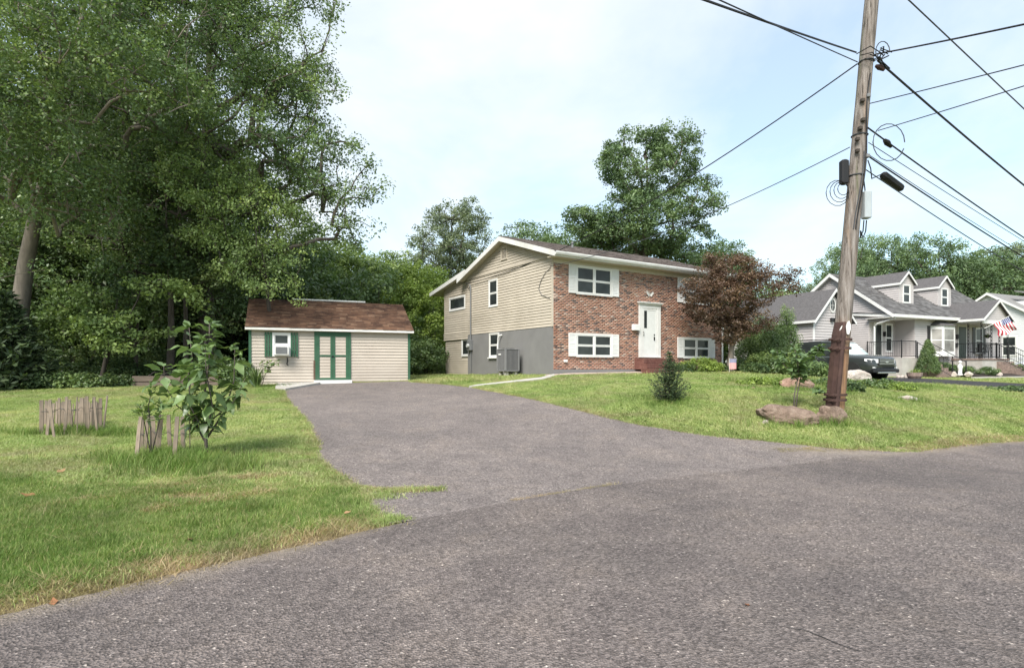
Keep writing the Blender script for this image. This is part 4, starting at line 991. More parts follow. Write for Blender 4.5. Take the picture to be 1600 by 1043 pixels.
# window, green slatted shutters
window(shed, WM, wz[0], wz[1], 2.0, 2.88, trim=0.07, proud=.06)
for (p0, p1) in ((413.5, 425), (454.3, 465.5)):
    e0, e1 = sx(p0), sx(p1); wd = (e1-e0-.06)/3
    s_ = MB(WM)
    for q in (2.02+.14, 2.90-.14): s_.box(e0, e1, -.058, -.030, q-.035, q+.035)
    s_ = s_.build('shutter', M['green'], shed)
    for k in range(3): MB(WM).box(e0+k*(wd+.03), e0+k*(wd+.03)+wd, -.076, -.058, 1.98, 2.90).build('slat', M['green'], s_)
MB(WM).tube([(sx(449), -.03, 1.95), (sx(449)+.01, -.05, 1.80), (sx(449)-.02, -.05, 1.72), (sx(449)+.02, -.05, 1.66)], .02, 5).build('drain_hose', M['black'], shed)
wac = empty('window_air_conditioner', tuple(Vector((SA[0], SA[1], 0)) + Vector((SD[0], SD[1], 0))*sx(440)), sa, 'white window air conditioner set in the shed window', 'air conditioner')
wac.location.z = 2.03
MB().cbox(-.26, .26, -.42, -.01, .0, .36, .02).build('casing', M['whitewood'], wac)
MB().box(-.20, .20, -.426, -.41, .05, .31).build('grille', M['grey_metal'], wac)
for k in range(7): MB().box(-.20, .20, -.434, -.427, .06+k*.036, .075+k*.036).build('louvre', M['ac'], wac)
# concrete wedge left of the shed doors
cw = MB(); pts = [ground_at(*p) for p in ((430,610),(446,610.5),(499,601))] + [Vector((SA[0]+SD[0]*2.5-.0, SA[1]+SD[1]*2.5-.03, 0)), Vector((SA[0]+SD[0]*.95, SA[1]+SD[1]*.95-.03, 0))]
top = [Vector((p.x, p.y, gz(p.x, p.y)+.085)) for p in pts]
cw.prism(top, (0, 0, -.2)); tag(cw.build('concrete_pad', M['concrete']), 'pale concrete pad along the shed wall left of the doors', 'pad', kind='structure')
# ---------------------------------------------------------------- trees: tapered trunk and limbs, crown of single leaves
def unit(v): return v/(np.linalg.norm(v, axis=-1, keepdims=True)+1e-9)
def leaves_mesh(name, rng, centers, radii, per, size, mat, flat=0.7, asp=0.55, droop=0.25, shade=None, up=0.55):
    """per leaves round every centre; one folded four-cornered blade each"""
    n = len(centers); tot = n*per
    c = np.repeat(centers, per, 0); r = np.repeat(radii, per)[:, None]
    d = unit(rng.normal(size=(tot, 3))); rad = rng.uniform(size=(tot, 1))**0.45
    p = c + d*rad*r*np.array([1, 1, flat])
    nrm = unit(d*0.55 + np.array([0, 0, up]) + rng.normal(size=(tot, 3))*0.55)
    t = unit(np.cross(nrm, rng.normal(size=(tot, 3)))); t = unit(t + np.array([0, 0, -droop])*rng.uniform(0.2, 1.4, (tot, 1)))
    s = unit(np.cross(nrm, t)); L = size*rng.uniform(0.65, 1.3, (tot, 1)); W = L*asp
    base = p - t*L*0.5; tip = p + t*L*0.5; mid = p - t*L*0.06
    a = mid + s*W*0.5 + nrm*W*0.16; b = mid - s*W*0.5 + nrm*W*0.16
    V = np.stack([base, a, tip, b], 1).reshape(-1, 3)
    Q = np.arange(tot*4).reshape(-1, 4)
    cl = np.repeat(rng.uniform(0.05, 0.95, n), per) if shade is None else np.repeat(shade, per)
    tint = np.clip(cl*0.68 + rng.uniform(0, 0.38, tot), 0, 1)
    return fast_mesh(name, V, Q, mat, np.repeat(tint, 4))
def crown_points(rng, blobs, n, gap=0.30, skin=0.5):
    """cluster centres inside a union of ellipsoids (cx,cy,cz,rx,ry,rz), thinned by smooth noise so that gaps open"""
    bl = np.array(blobs, float); vol = bl[:, 3]*bl[:, 4]*bl[:, 5]; out = []
    pick = rng.choice(len(bl), n*5, p=vol/vol.sum())
    d = unit(rng.normal(size=(n*5, 3))); r = rng.uniform(size=(n*5, 1))**(1/3.0)
    r = np.where(rng.uniform(size=r.shape) < skin, 1-(1-r)*0.5, r)
    p = bl[pick, :3] + d*r*bl[pick, 3:6]
    f = np.sin(p[:, 0]*1.15+0.7*p[:, 2]+bl[0, 0]) + np.sin(p[:, 1]*1.05-0.6*p[:, 2]) + np.sin(p[:, 2]*1.35+0.5*p[:, 0]+bl[0, 1])
    keep = rng.uniform(size=len(p)) < np.clip(0.5+gap+f*0.35, 0.03, 1)
    return p[keep][:n]
def make_tree(name, loc, label, cat, rng, blobs, n_clusters, cr, per, leaf, mat, bark, trunk_r, trunk_top, lean=(0, 0), limbs=9, group=None, gap=0.30, base_z=-0.3, flat=0.7, droop=0.25, twigs=True, forks=None, skin=0.5, first=0.28, shade=None):
    """blobs and heights relative to loc (the foot of the trunk)"""
    root = empty(name, loc, 0, label, cat, group)
    pts = crown_points(rng, blobs, n_clusters, gap, skin)
    tr = MB(); H = trunk_top
    ax = lambda h: np.array([lean[0]*h + 0.10*math.sin(h*0.55+lean[0]*9), lean[1]*h + 0.10*math.cos(h*0.5), h])
    nseg = 10; hs = np.linspace(0, 1, nseg)**1.1*H
    path = [ax(h) for h in hs]; path[0][2] = base_z
    rad = [trunk_r*(1.35 if i == 0 else 1.0)*(1-0.86*(i/(nseg-1))) for i in range(nseg)]
    tr.tube(path, rad, 9)
    for (h0, tgt, r0) in (forks or []):
        a = ax(h0); b = np.array(tgt, float); tr.tube([a, a+(b-a)*.35+[0, 0, .25], a+(b-a)*.7+[0, 0, .3], b], [r0, r0*.8, r0*.55, r0*.2], 7)
    # boughs: every cluster grows from the nearest wood already there, thick where it carries much
    nodes = [ax(h) for h in np.linspace(first*H, H*.98, 16)]; n0 = len(nodes); par = [-1]*n0
    axd = np.array([np.min(np.linalg.norm(np.array(nodes)-q, axis=1)) for q in pts]); order = np.argsort(axd)
    if not twigs: order = order[::2]
    nd = np.zeros((n0+len(order), 3)); nd[:n0] = nodes; cnt = n0
    for k in order:
        q = pts[k]; d = nd[:cnt]-q; dist = np.linalg.norm(d, axis=1)
        cost = dist*(1.0 + 0.9*np.clip(d[:, 2], 0, None)/(dist+1e-6)); cost[:n0] *= 0.92
        par.append(int(np.argmin(cost))); nd[cnt] = q; cnt += 1
    load = np.ones(cnt)
    for k in range(cnt-1, n0-1, -1): load[par[k]] += load[k]
    kr = trunk_r*0.50/math.sqrt(max(load[n0:].max(), 1.0))
    for k in range(n0, cnt):
        a, q = nd[par[k]], nd[k]; r1 = max(kr*math.sqrt(load[k]), .006); r0 = r1*1.25 if par[k] < n0 else max(min(kr*math.sqrt(load[par[k]]), r1*1.5), r1)
        L = np.linalg.norm(q-a); m = 0.5*(a+q)+rng.normal(0, .06, 3)*L+np.array([0, 0, .06*L])
        tr.tube([a, m, q], [r0, .5*(r0+r1), r1*.8], 6 if r1 > .04 else 3, False)
    tr.build('trunk', bark, root, smooth=True, fixn=False)
    link('crown', leaves_mesh(name+'_crown', rng, pts, cr*rng.uniform(0.7, 1.3, len(pts)), per, leaf, mat, flat, 0.55, droop, shade), root)
    return root
def rg(s): return np.random.default_rng(s)
def foot(px, Y, dx=0): x = (px-800)/FPX*Y; return (x, Y, gz(x, Y)+.02)
def blob(px, py, Y, rx, ry, rz, f): p = P(px, py, Y); return (p.x-f[0], p.y-f[1], p.z-f[2], rx, ry, rz)

# --- the big trees of the wood on the left
f = foot(8, 21.5)
make_tree('leaning_shade_tree', f, 'tall shade tree with a bare grey trunk leaning right at the left edge', 'tree', rg(1),
          [blob(60,120,18.5,5.0,4.5,3.6,f), blob(150,40,19,4.6,4.0,4.2,f), blob(-40,60,18,5,4,5,f), blob(30,290,18.5,3.2,2.4,1.6,f), blob(150,250,19.5,3.0,3,2.2,f), blob(-30,370,18.2,1.5,1.5,1.6,f), blob(110,360,18.6,1.3,1.5,1.5,f), blob(120,150,17.6,3.2,2,2.6,f), blob(0,180,17,3,2,2,f)],
          800, .60, 92, .115, M['leaf_big'], M['bark_pale'], .36, 15.5, (.205, .0), 12, 'tall trees of the wood', gap=.30, first=.5)
f = foot(318, 25.5)
make_tree('spreading_tree', f, 'huge spreading tree towering behind the shed with boughs reaching over its roof', 'tree', rg(2),
          [blob(330,60,25,6.0,5,5.0,f), blob(300,200,24.5,6.0,5,3.6,f), blob(430,215,23.5,3.6,3.5,3.0,f), blob(515,270,23,2.3,2.4,1.7,f), blob(556,330,22.6,1.3,1.6,1.1,f), blob(230,-40,25,5,5,5,f), blob(415,40,24.5,2.4,3,3.6,f), blob(570,262,22.6,.9,1.2,.8,f), blob(430,330,22.8,3.2,2.5,2.0,f), blob(330,-110,25,5,5,4,f), blob(490,372,22.3,1.7,1.4,.8,f), blob(455,110,24,1.6,2,2.0,f), blob(370,420,23.5,2.0,1.5,1.4,f)],
          1500, .58, 88, .125, M['leaf_big'], M['bark'], .42, 17.5, (.01, 0), 16, 'tall trees of the wood', gap=.34, first=.3)
f = foot(200, 27)
make_tree('forked_wood_tree', f, 'dense tall tree filling the wood between the leaning trunk and the spreading tree', 'tree', rg(3),
          [blob(200,250,27,5.5,4,5.5,f), blob(170,60,28,5,4,5,f), blob(110,400,27,4,3.5,3.0,f)], 800, .66, 78, .14, M['leaf_big'], M['bark_dark'], .34, 16, (-.02, 0), 11, 'tall trees of the wood', gap=.28)
f = foot(430, 22.3)
make_tree('drooping_tree', f, 'slim pale-leaved tree whose branches droop over the left end of the shed roof', 'tree', rg(4),
          [blob(385,330,21.6,2.2,1.8,1.5,f), blob(420,415,21.0,1.7,1.2,.9,f), blob(350,395,21.6,1.7,1.4,1.0,f), blob(440,462,20.6,.9,.5,.35,f), blob(330,270,22,2.0,1.6,1.2,f), blob(405,450,20.6,1.0,.6,.4,f)],
          290, .42, 62, .11, M['leaf_lite'], M['bark_dark'], .13, 7.0, (-.1, -.02), 8, 'tall trees of the wood', gap=.2, droop=.8)
f = foot(150, 20.8)
make_tree('leaning_understorey_tree', f, 'small light green tree with two leaning stems at the wood edge', 'tree', rg(5),
          [blob(160,480,20.6,1.7,1.2,.9,f), blob(215,520,20.4,1.6,1.1,.8,f), blob(120,505,20.8,1.2,1.2,.7,f), blob(250,470,20.6,1.4,1.2,.8,f)],
          150, .40, 56, .145, M['leaf_lite'], M['bark_dark'], .085, 3.2, (.28, 0), 7, 'small trees at the wood edge', gap=.3, forks=[(.2, (.9, .3, 2.6), .06)])
f = foot(205, 22.0)
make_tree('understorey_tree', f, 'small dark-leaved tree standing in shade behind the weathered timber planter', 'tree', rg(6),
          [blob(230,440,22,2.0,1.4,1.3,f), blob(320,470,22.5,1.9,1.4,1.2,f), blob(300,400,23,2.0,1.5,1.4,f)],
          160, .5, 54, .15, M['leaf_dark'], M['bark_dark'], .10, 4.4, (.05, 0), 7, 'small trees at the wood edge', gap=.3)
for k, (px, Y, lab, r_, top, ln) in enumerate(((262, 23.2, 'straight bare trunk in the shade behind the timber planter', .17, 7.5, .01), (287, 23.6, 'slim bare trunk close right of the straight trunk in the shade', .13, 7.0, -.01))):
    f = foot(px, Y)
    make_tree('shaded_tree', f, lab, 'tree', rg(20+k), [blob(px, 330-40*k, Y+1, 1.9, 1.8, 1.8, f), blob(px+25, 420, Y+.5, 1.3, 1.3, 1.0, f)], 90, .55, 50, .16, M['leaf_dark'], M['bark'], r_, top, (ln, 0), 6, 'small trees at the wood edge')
# dark hemlock at the far left and the deep wood behind
f = foot(10, 19.3)
def conifer(name, loc, h, r, label, group, seed, mat, bark, whorls=14, arms=9, needle=.10, dens=26, bare=0.02, tip=.85, upturn=.15, sag=.12, cat='tree'):
    rng = rg(seed); root = empty(name, loc, 0, label, cat, group)
    tr = MB(); tr.tube([(0, 0, -.15), (0, 0, h*.5), (.01, .01, h)], [h*.022, h*.014, h*.003], 7)
    Vs, T_ = [], []
    for w in range(whorls):
        u = w/(whorls-1); z = h*(bare + (0.97-bare)*u)
        ln = r*((1-u)**tip)*rng.uniform(.85, 1.1) + .04*h*(1-u)
        for a in range(arms):
            th = 2*np.pi*(a+rng.uniform(-.3, .3))/arms + w*.7; L = ln*rng.uniform(.7, 1.12)
            d = np.array([math.cos(th), math.sin(th), 0])
            pt = lambda s: np.array([0, 0, z]) + d*L*s + np.array([0, 0, L*(-sag*s*2*(1-s) + upturn*s*s + .25*s*u)])
            tr.tube([pt(0), pt(.5), pt(1)], [.006*h+.003, .004*h, .0015*h], 3, False)
            m = max(5, int(dens*L/r)); s = rng.uniform(.08, 1.0, m)
            p = np.array([pt(q) for q in s])
            nd = unit(d*0.8 + rng.normal(size=(m, 3))*np.array([.75, .75, .55]) + [0, 0, .15])
            ls_ = needle*rng.uniform(.6, 1.3, (m, 1))*(1.15-.4*s[:, None])
            sd = unit(np.cross(nd, rng.normal(size=(m, 3))))*ls_*.16
            Vs.append(np.stack([p, p+nd*ls_*.5+sd, p+nd*ls_, p+nd*ls_*.5-sd], 1).reshape(-1, 3)); T_.append(np.repeat(rng.uniform(0, 1, m), 4))
    tr.build('trunk', bark, root, fixn=False)
    V = np.concatenate(Vs); link('crown', fast_mesh(name+'_crown', V, np.arange(len(V)).reshape(-1, 4), mat, np.concatenate(T_)), root)
    return root
conifer('hemlock', f, 3.3, 1.7, 'dark drooping hemlock at the left edge of the lawn', 'small trees at the wood edge', 30, M['needle'], M['bark_dark'], 20, 12, .30, 60, .02, .75, -.1, .3)

def protos(spec):
    return spec
# deep wood: a few crowns shared between trees far back
back = []
def proto(seed, h, w, mat, n=150, per=52, leaf=.24, cr=.9, bark='bark_dark'):
    root = make_tree('background_tree', (0, 0, 0), None, None, rg(seed), [(0, 0, h*.60, w, w, h*.32), (w*.4, .1, h*.78, w*.6, w*.6, h*.2), (-w*.45, 0, h*.48, w*.6, w*.6, h*.2), (w*.35, -.2, h*.40, w*.55, w*.55, h*.16)],
                     n, cr, per, leaf, M[mat], M[bark], h*.018, h*.86, (.01, 0), 8, gap=.35, twigs=False)
    return root
PR = {}
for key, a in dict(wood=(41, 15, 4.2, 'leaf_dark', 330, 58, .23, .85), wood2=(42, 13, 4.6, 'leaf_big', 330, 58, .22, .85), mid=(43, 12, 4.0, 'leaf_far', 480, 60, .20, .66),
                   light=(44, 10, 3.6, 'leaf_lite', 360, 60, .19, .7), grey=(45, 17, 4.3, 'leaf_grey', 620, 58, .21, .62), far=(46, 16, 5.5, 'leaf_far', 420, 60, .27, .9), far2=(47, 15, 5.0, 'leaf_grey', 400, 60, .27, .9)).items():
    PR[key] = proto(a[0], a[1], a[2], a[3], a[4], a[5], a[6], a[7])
first = dict.fromkeys(PR, True)
def place(key, px, Y, top, label, group, width=None, rz=0.0, name=None):
    """a background tree: photograph column px, distance Y, crown top at photograph row top"""
    f = foot(px, Y); h0 = {'wood': 15, 'wood2': 13, 'mid': 12, 'light': 10, 'grey': 17, 'far': 16, 'far2': 15}[key]
    h = EYE + (HORIZON-top)/FPX*Y - f[2]; s = h/h0
    o = PR[key] if first[key] else copy_tree(PR[key]); first[key] = False
    o.location = f; o.rotation_euler = (0, 0, rz); o.scale = (s*(width or 1), s*(width or 1), s)
    tag(o, label, 'tree', group); o.name = name or 'background_tree'
    return o
GW = 'trees deep in the wood'
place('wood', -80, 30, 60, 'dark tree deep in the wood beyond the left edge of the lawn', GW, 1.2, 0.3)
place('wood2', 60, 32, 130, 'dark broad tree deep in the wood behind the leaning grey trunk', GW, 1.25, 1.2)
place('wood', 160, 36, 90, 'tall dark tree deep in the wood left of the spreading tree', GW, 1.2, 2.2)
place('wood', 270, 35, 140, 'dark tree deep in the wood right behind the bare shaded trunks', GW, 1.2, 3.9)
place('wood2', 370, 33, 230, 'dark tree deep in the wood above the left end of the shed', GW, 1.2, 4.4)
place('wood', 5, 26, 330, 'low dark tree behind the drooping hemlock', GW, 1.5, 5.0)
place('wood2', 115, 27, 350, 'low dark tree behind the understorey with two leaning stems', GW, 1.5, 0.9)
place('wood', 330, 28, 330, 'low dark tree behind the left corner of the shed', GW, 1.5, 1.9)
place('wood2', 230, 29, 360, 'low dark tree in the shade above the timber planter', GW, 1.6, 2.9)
GT = 'thickets closing the wood at eye level'
def thicket(seed, mat):
    root = empty('thicket', (0, 0, 0)); rng = rg(seed)
    pts = crown_points(rng, [(0, 0, 1.6, 3.2, 1.3, 1.9), (1.6, .3, 2.6, 2.0, 1.1, 1.6), (-1.8, .2, 2.9, 1.8, 1.1, 1.7)], 260, .5, .4)
    st = MB()
    for q in pts[::14]: st.tube([(q[0]*.6, q[1]*.6, -.2), (q[0]*.8, q[1]*.8, q[2]*.5), tuple(q)], [.05, .035, .01], 4, False)
    st.build('stem', M['bark_dark'], root, fixn=False)
    link('foliage', leaves_mesh('thicket_foliage', rng, pts, .5*rng.uniform(.7, 1.3, len(pts)), 54, .17, M[mat], .8), root)
    return root
TH = [thicket(160, 'leaf_dark'), thicket(161, 'leaf_big'), thicket(162, 'leaf_vine')]; TU = [0, 0, 0]
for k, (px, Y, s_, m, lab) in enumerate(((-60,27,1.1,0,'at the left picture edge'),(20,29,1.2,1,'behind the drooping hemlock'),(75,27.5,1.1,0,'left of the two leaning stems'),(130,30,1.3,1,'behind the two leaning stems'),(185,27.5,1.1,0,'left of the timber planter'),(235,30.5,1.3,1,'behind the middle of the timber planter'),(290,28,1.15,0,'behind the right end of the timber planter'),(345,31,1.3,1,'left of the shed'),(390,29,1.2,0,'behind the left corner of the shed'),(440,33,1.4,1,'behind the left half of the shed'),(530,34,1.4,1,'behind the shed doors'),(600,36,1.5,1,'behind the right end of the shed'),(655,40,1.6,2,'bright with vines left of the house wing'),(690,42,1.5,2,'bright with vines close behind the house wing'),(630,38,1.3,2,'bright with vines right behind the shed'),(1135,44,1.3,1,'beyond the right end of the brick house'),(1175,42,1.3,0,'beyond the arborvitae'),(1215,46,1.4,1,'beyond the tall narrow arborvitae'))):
    o = TH[m] if not TU[m] else copy_tree(TH[m]); TU[m] = 1
    o.location = foot(px, Y); o.scale = (s_, s_, s_); o.rotation_euler = (0, 0, k*.5-.9); tag(o, 'dense leafy thicket ' + lab, 'thicket', GT)
GB = 'background trees behind the shed and brick house'
place('light', 455, 40, 352, 'rounded green tree rising behind the left half of the shed roof', GB, 1.25, 0.2)
place('light', 535, 44, 366, 'rounded green tree rising behind the right half of the shed roof', GB, 1.25, 2.0)
place('light', 592, 47, 384, 'green tree behind the right end of the shed roof', GB, 1.1, 1.1)
place('light', 640, 46, 398, 'yellow-green tree between the shed and the tall grey-green poplar', GB, 1.1, 3.0)
place('light', 500, 38, 405, 'low green tree close behind the middle of the shed', GB, 1.3, 4.2)
place('grey', 703, 52, 296, 'tall grey-green poplar left of the brick house gable', GB, 0.95, 0.5)
place('light', 760, 60, 385, 'pale green tree just left of the brick house gable peak', GB, 1.1, 1.4)
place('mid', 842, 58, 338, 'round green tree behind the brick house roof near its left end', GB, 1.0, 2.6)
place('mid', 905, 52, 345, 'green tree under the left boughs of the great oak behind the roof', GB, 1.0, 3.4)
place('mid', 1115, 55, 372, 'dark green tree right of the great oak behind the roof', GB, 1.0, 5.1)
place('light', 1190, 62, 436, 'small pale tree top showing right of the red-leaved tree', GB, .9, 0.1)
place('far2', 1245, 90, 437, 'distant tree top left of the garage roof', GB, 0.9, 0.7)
f = foot(1010, 46)
make_tree('great_oak', f, 'great oak rising high behind the brick house roof', 'tree', rg(50),
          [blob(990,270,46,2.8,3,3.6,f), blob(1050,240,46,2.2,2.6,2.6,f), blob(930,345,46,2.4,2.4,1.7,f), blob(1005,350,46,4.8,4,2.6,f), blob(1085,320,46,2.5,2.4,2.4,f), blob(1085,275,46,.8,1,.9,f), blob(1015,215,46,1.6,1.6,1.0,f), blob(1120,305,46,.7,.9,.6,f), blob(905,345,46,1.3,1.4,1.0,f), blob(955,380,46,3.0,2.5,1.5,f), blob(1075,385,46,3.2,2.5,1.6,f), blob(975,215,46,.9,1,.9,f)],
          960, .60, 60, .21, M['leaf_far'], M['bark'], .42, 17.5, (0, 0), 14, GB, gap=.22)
GR = 'tall trees behind the grey-sided house'
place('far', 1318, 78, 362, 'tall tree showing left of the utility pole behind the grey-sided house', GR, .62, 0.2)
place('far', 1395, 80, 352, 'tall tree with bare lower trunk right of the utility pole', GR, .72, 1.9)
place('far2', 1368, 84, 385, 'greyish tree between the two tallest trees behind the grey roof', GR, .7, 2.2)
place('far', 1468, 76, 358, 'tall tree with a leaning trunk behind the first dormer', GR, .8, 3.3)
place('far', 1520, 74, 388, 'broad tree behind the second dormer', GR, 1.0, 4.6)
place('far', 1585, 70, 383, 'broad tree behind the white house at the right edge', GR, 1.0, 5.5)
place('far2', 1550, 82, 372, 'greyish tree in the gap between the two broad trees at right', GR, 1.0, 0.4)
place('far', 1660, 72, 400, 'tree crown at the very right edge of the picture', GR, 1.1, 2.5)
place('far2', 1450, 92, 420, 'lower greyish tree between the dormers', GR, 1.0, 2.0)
# vine-covered bushes between shed and house
def bush(name, loc, label, group, seed, blobs, n, cr, per, leaf, mat, cat='bush', stems=5, flat=.8, droop=.2, gap=.4):
    rng = rg(seed); root = empty(name, loc, 0, label, cat, group)
    pts = crown_points(rng, blobs, n, gap, .6); st = MB()
    for q in pts[:: max(1, len(pts)//(stems*3))]:
        a = np.array([rng.normal(0, .08), rng.normal(0, .08), -.1]); st.tube([a, a+(q-a)*.5+rng.normal(0, .05, 3), q], [.02, .013, .005], 4, False)
    st.build('stem', M['bark_dark'], root, fixn=False)
    link('foliage', leaves_mesh(name+'_foliage', rng, pts, cr*rng.uniform(.7, 1.3, len(pts)), per, leaf, mat, flat, .6, droop), root)
    return root
f = foot(665, 33)
bush('vine_thicket', f, 'bright green vine-covered thicket left of the house wing', 'bushes behind the shed', 60, [blob(668,500,33,1.5,1.3,1.5,f), blob(635,475,34,1.5,1.4,1.5,f), blob(680,465,34,1.0,1.2,1.0,f), blob(660,440,35,1.6,1.2,1.2,f)], 300, .34, 56, .14, M['leaf_vine'])
f = foot(640, 31)
bush('dark_bush', f, 'darker bush at ground level between the shed and the house wing', 'bushes behind the shed', 61, [blob(668,560,31,1.1,.8,.9,f), blob(645,555,30,.7,.8,.8,f), blob(690,570,33,.6,.6,.5,f), blob(660,520,32,1.2,.9,.8,f)], 210, .30, 52, .12, M['leaf_big'])
f = foot(610, 37)
bush('tall_bush', f, 'tall pale bush rising behind the right end of the shed', 'bushes behind the shed', 62, [blob(615,470,37,1.7,1.3,1.6,f), blob(640,510,37,1.8,1.2,2.0,f), blob(600,440,39,1.5,1.3,1.2,f)], 300, .4, 54, .16, M['leaf_lite'])
# low growth along the wood edge
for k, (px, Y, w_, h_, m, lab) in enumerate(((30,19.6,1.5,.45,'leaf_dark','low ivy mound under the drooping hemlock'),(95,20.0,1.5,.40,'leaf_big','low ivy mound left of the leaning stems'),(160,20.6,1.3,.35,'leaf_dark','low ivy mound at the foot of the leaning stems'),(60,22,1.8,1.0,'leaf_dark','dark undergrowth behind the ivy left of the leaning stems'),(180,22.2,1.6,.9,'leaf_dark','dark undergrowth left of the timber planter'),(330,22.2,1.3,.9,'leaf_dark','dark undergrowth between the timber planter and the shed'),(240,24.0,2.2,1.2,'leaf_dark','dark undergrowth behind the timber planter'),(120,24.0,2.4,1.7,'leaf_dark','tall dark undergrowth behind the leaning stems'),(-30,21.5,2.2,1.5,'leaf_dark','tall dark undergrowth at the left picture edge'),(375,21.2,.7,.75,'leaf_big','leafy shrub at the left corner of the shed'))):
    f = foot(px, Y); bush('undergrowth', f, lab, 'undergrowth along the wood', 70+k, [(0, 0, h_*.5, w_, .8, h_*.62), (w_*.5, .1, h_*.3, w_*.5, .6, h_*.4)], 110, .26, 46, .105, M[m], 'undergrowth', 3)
# --- by the brick house
f = foot(1139, 25.0)
make_tree('red_leaved_tree', f, 'spreading tree with dark red-brown leaves and a pale trunk at the house corner', 'tree', rg(80),
          [blob(1120,470,25,1.6,1.5,1.0,f), blob(1185,455,25,1.6,1.5,.85,f), blob(1090,455,24.8,.8,1.0,.8,f), blob(1155,425,25,1.3,1.2,.7,f), blob(1225,435,25,.75,.8,.6,f), blob(1135,515,25,.8,1.0,.6,f), blob(1110,420,25,.7,.8,.6,f), blob(1175,500,25,1.2,1.2,.55,f)],
          560, .29, 58, .092, M['leaf_red'], M['bark_pale'], .15, 4.3, (.06, 0), 14, gap=.22, forks=[(.9, (.9, 0, 2.9), .09), (1.1, (-.7, .2, 3.0), .08)], first=.25)
for k, (px, Y, top, w_, lab) in enumerate(((1228, 28.0, 478, .62, 'tall narrow arborvitae right of the red-leaved tree'), (1205, 27.6, 500, .75, 'round-topped arborvitae under the red leaves'), (1172, 28.4, 505, .7, 'arborvitae close right of the red-leaved tree trunk'), (1190, 29.5, 492, .8, 'arborvitae half hidden behind two others'))):
    f = foot(px, Y); h = EYE+(HORIZON-top)/FPX*Y-f[2]
    root = empty('arborvitae', f, 0, lab, 'tree', 'arborvitae screen beside the house'); rng = rg(90+k)
    pts = crown_points(rng, [(0, 0, h*.42, w_, w_, h*.34), (0, 0, h*.70, w_*.62, w_*.62, h*.30)], 260, .5, .7)
    tm = MB(); tm.tube([(0, 0, -.2), (.03, 0, h*.9)], [.07, .02], 6); tm.tube([(.1, .05, -.2), (.25, .1, h*.5)], [.05, .02], 6); tm.build('trunk', M['bark_dark'], root, fixn=False)
    link('crown', leaves_mesh('arborvitae_crown', rng, pts, .20*rng.uniform(.7, 1.3, len(pts)), 52, .085, M['leaf_big'], 1.3, .35, -.4), root)
f = foot(1092, 24.6)
bush('spirea_bush', f, 'low bright green bush under the lower right house window', 'shrubs by the brick house', 100, [(0, 0, .28, .75, .5, .34), (.55, .1, .22, .5, .45, .25), (-.65, 0, .18, .5, .45, .2)], 150, .16, 44, .07, M['leaf_vine'])
f = foot(1068, 24.2)
bush('dark_edging_shrub', f, 'dark low shrub at the left end of the bed under the window', 'shrubs by the brick house', 101, [(0, 0, .15, .55, .4, .2)], 60, .14, 40, .06, M['leaf_dark'])
for k, (px, Y, w_, h_, m, lab) in enumerate(((1165,26.2,.8,.55,'leaf_big','leafy clump right of the red tree trunk'),(1190,25.4,.8,.85,'leaf_lite','pale leafy shrub in front of the arborvitae'),(1215,25.0,.75,.7,'leaf_big','darker leafy shrub in front of the tall arborvitae'),(1245,24.2,.8,.9,'leaf_lite','pale shrub behind the sapling near the utility pole'),(1178,24.4,.7,.35,'leaf_dark','low dark plants along the bed right of the red tree'),(1270,23.8,.7,.6,'leaf_big','green shrub just left of the utility pole'),(1120,25.3,.6,.25,'leaf_dark','low dark plants round the red tree trunk'))):
    f = foot(px, Y); bush('garden_shrub', f, lab, 'shrubs by the brick house', 110+k, [(0, 0, h_*.5, w_*.8, .5, h_*.6)], 100, .17, 44, .085, M[m])
for k, (px, py, w_, h_, m, lab) in enumerate(((1195,604,.8,.28,'leaf_vine','low weedy patch left of the flat reddish rock'),(1300,604,.7,.3,'leaf_big','low weeds behind the utility pole'),(1360,607,.8,.32,'leaf_big','leafy weeds in front of the pale boulder'),(1395,610,.7,.25,'leaf_vine','grassy weeds right of the pale boulder'),(1320,612,.5,.3,'leaf_dark','dark weeds right of the utility pole'),(1585,612,.9,.2,'leaf_big','low weedy patch at the right picture edge'))):
    f = ground_at(px, py); bush('weed_patch', tuple(f), lab, 'weeds round the boulders', 120+k, [(0, 0, h_*.35, w_, .5, h_*.5)], 100, .12, 40, .075, M[m], 'weeds', 2)
f = ground_at(1046, 629)
conifer('young_spruce', tuple(f), 1.22, .52, 'small dark green spruce sapling on the front lawn', None, 130, M['needle'], M['bark_dark'], 15, 10, .075, 46, .03, .95, .55, .05)
# shrubs by the shed
f = foot(400, 20.3)
root = empty('strap_leaved_plant', f, 0, 'clump of strap-like leaves at the left corner of the shed', 'plant'); rng = rg(140); V, Q, T_ = [], [], []
for i in range(90):
    th = rng.uniform(0, 6.28); r_ = rng.uniform(.02, .22); h = rng.uniform(.35, .75); d = np.array([math.cos(th), math.sin(th), 0]); s = np.array([-d[1], d[0], 0])*.016
    p = d*r_*.5; k = len(V); a, b_ = p+d*.12+[0, 0, h*.65], p+d*rng.uniform(.2, .5)+[0, 0, h]
    V += [p-s, p+s, a+s, a-s, b_+s*.2, b_-s*.2]; Q += [(k, k+1, k+2, k+3), (k+3, k+2, k+4, k+5)]; T_ += [rng.uniform()]*6
link('leaf_tuft', fast_mesh('leaf_tuft', np.array(V), np.array(Q), M['leaf_big'], np.array(T_)), root)

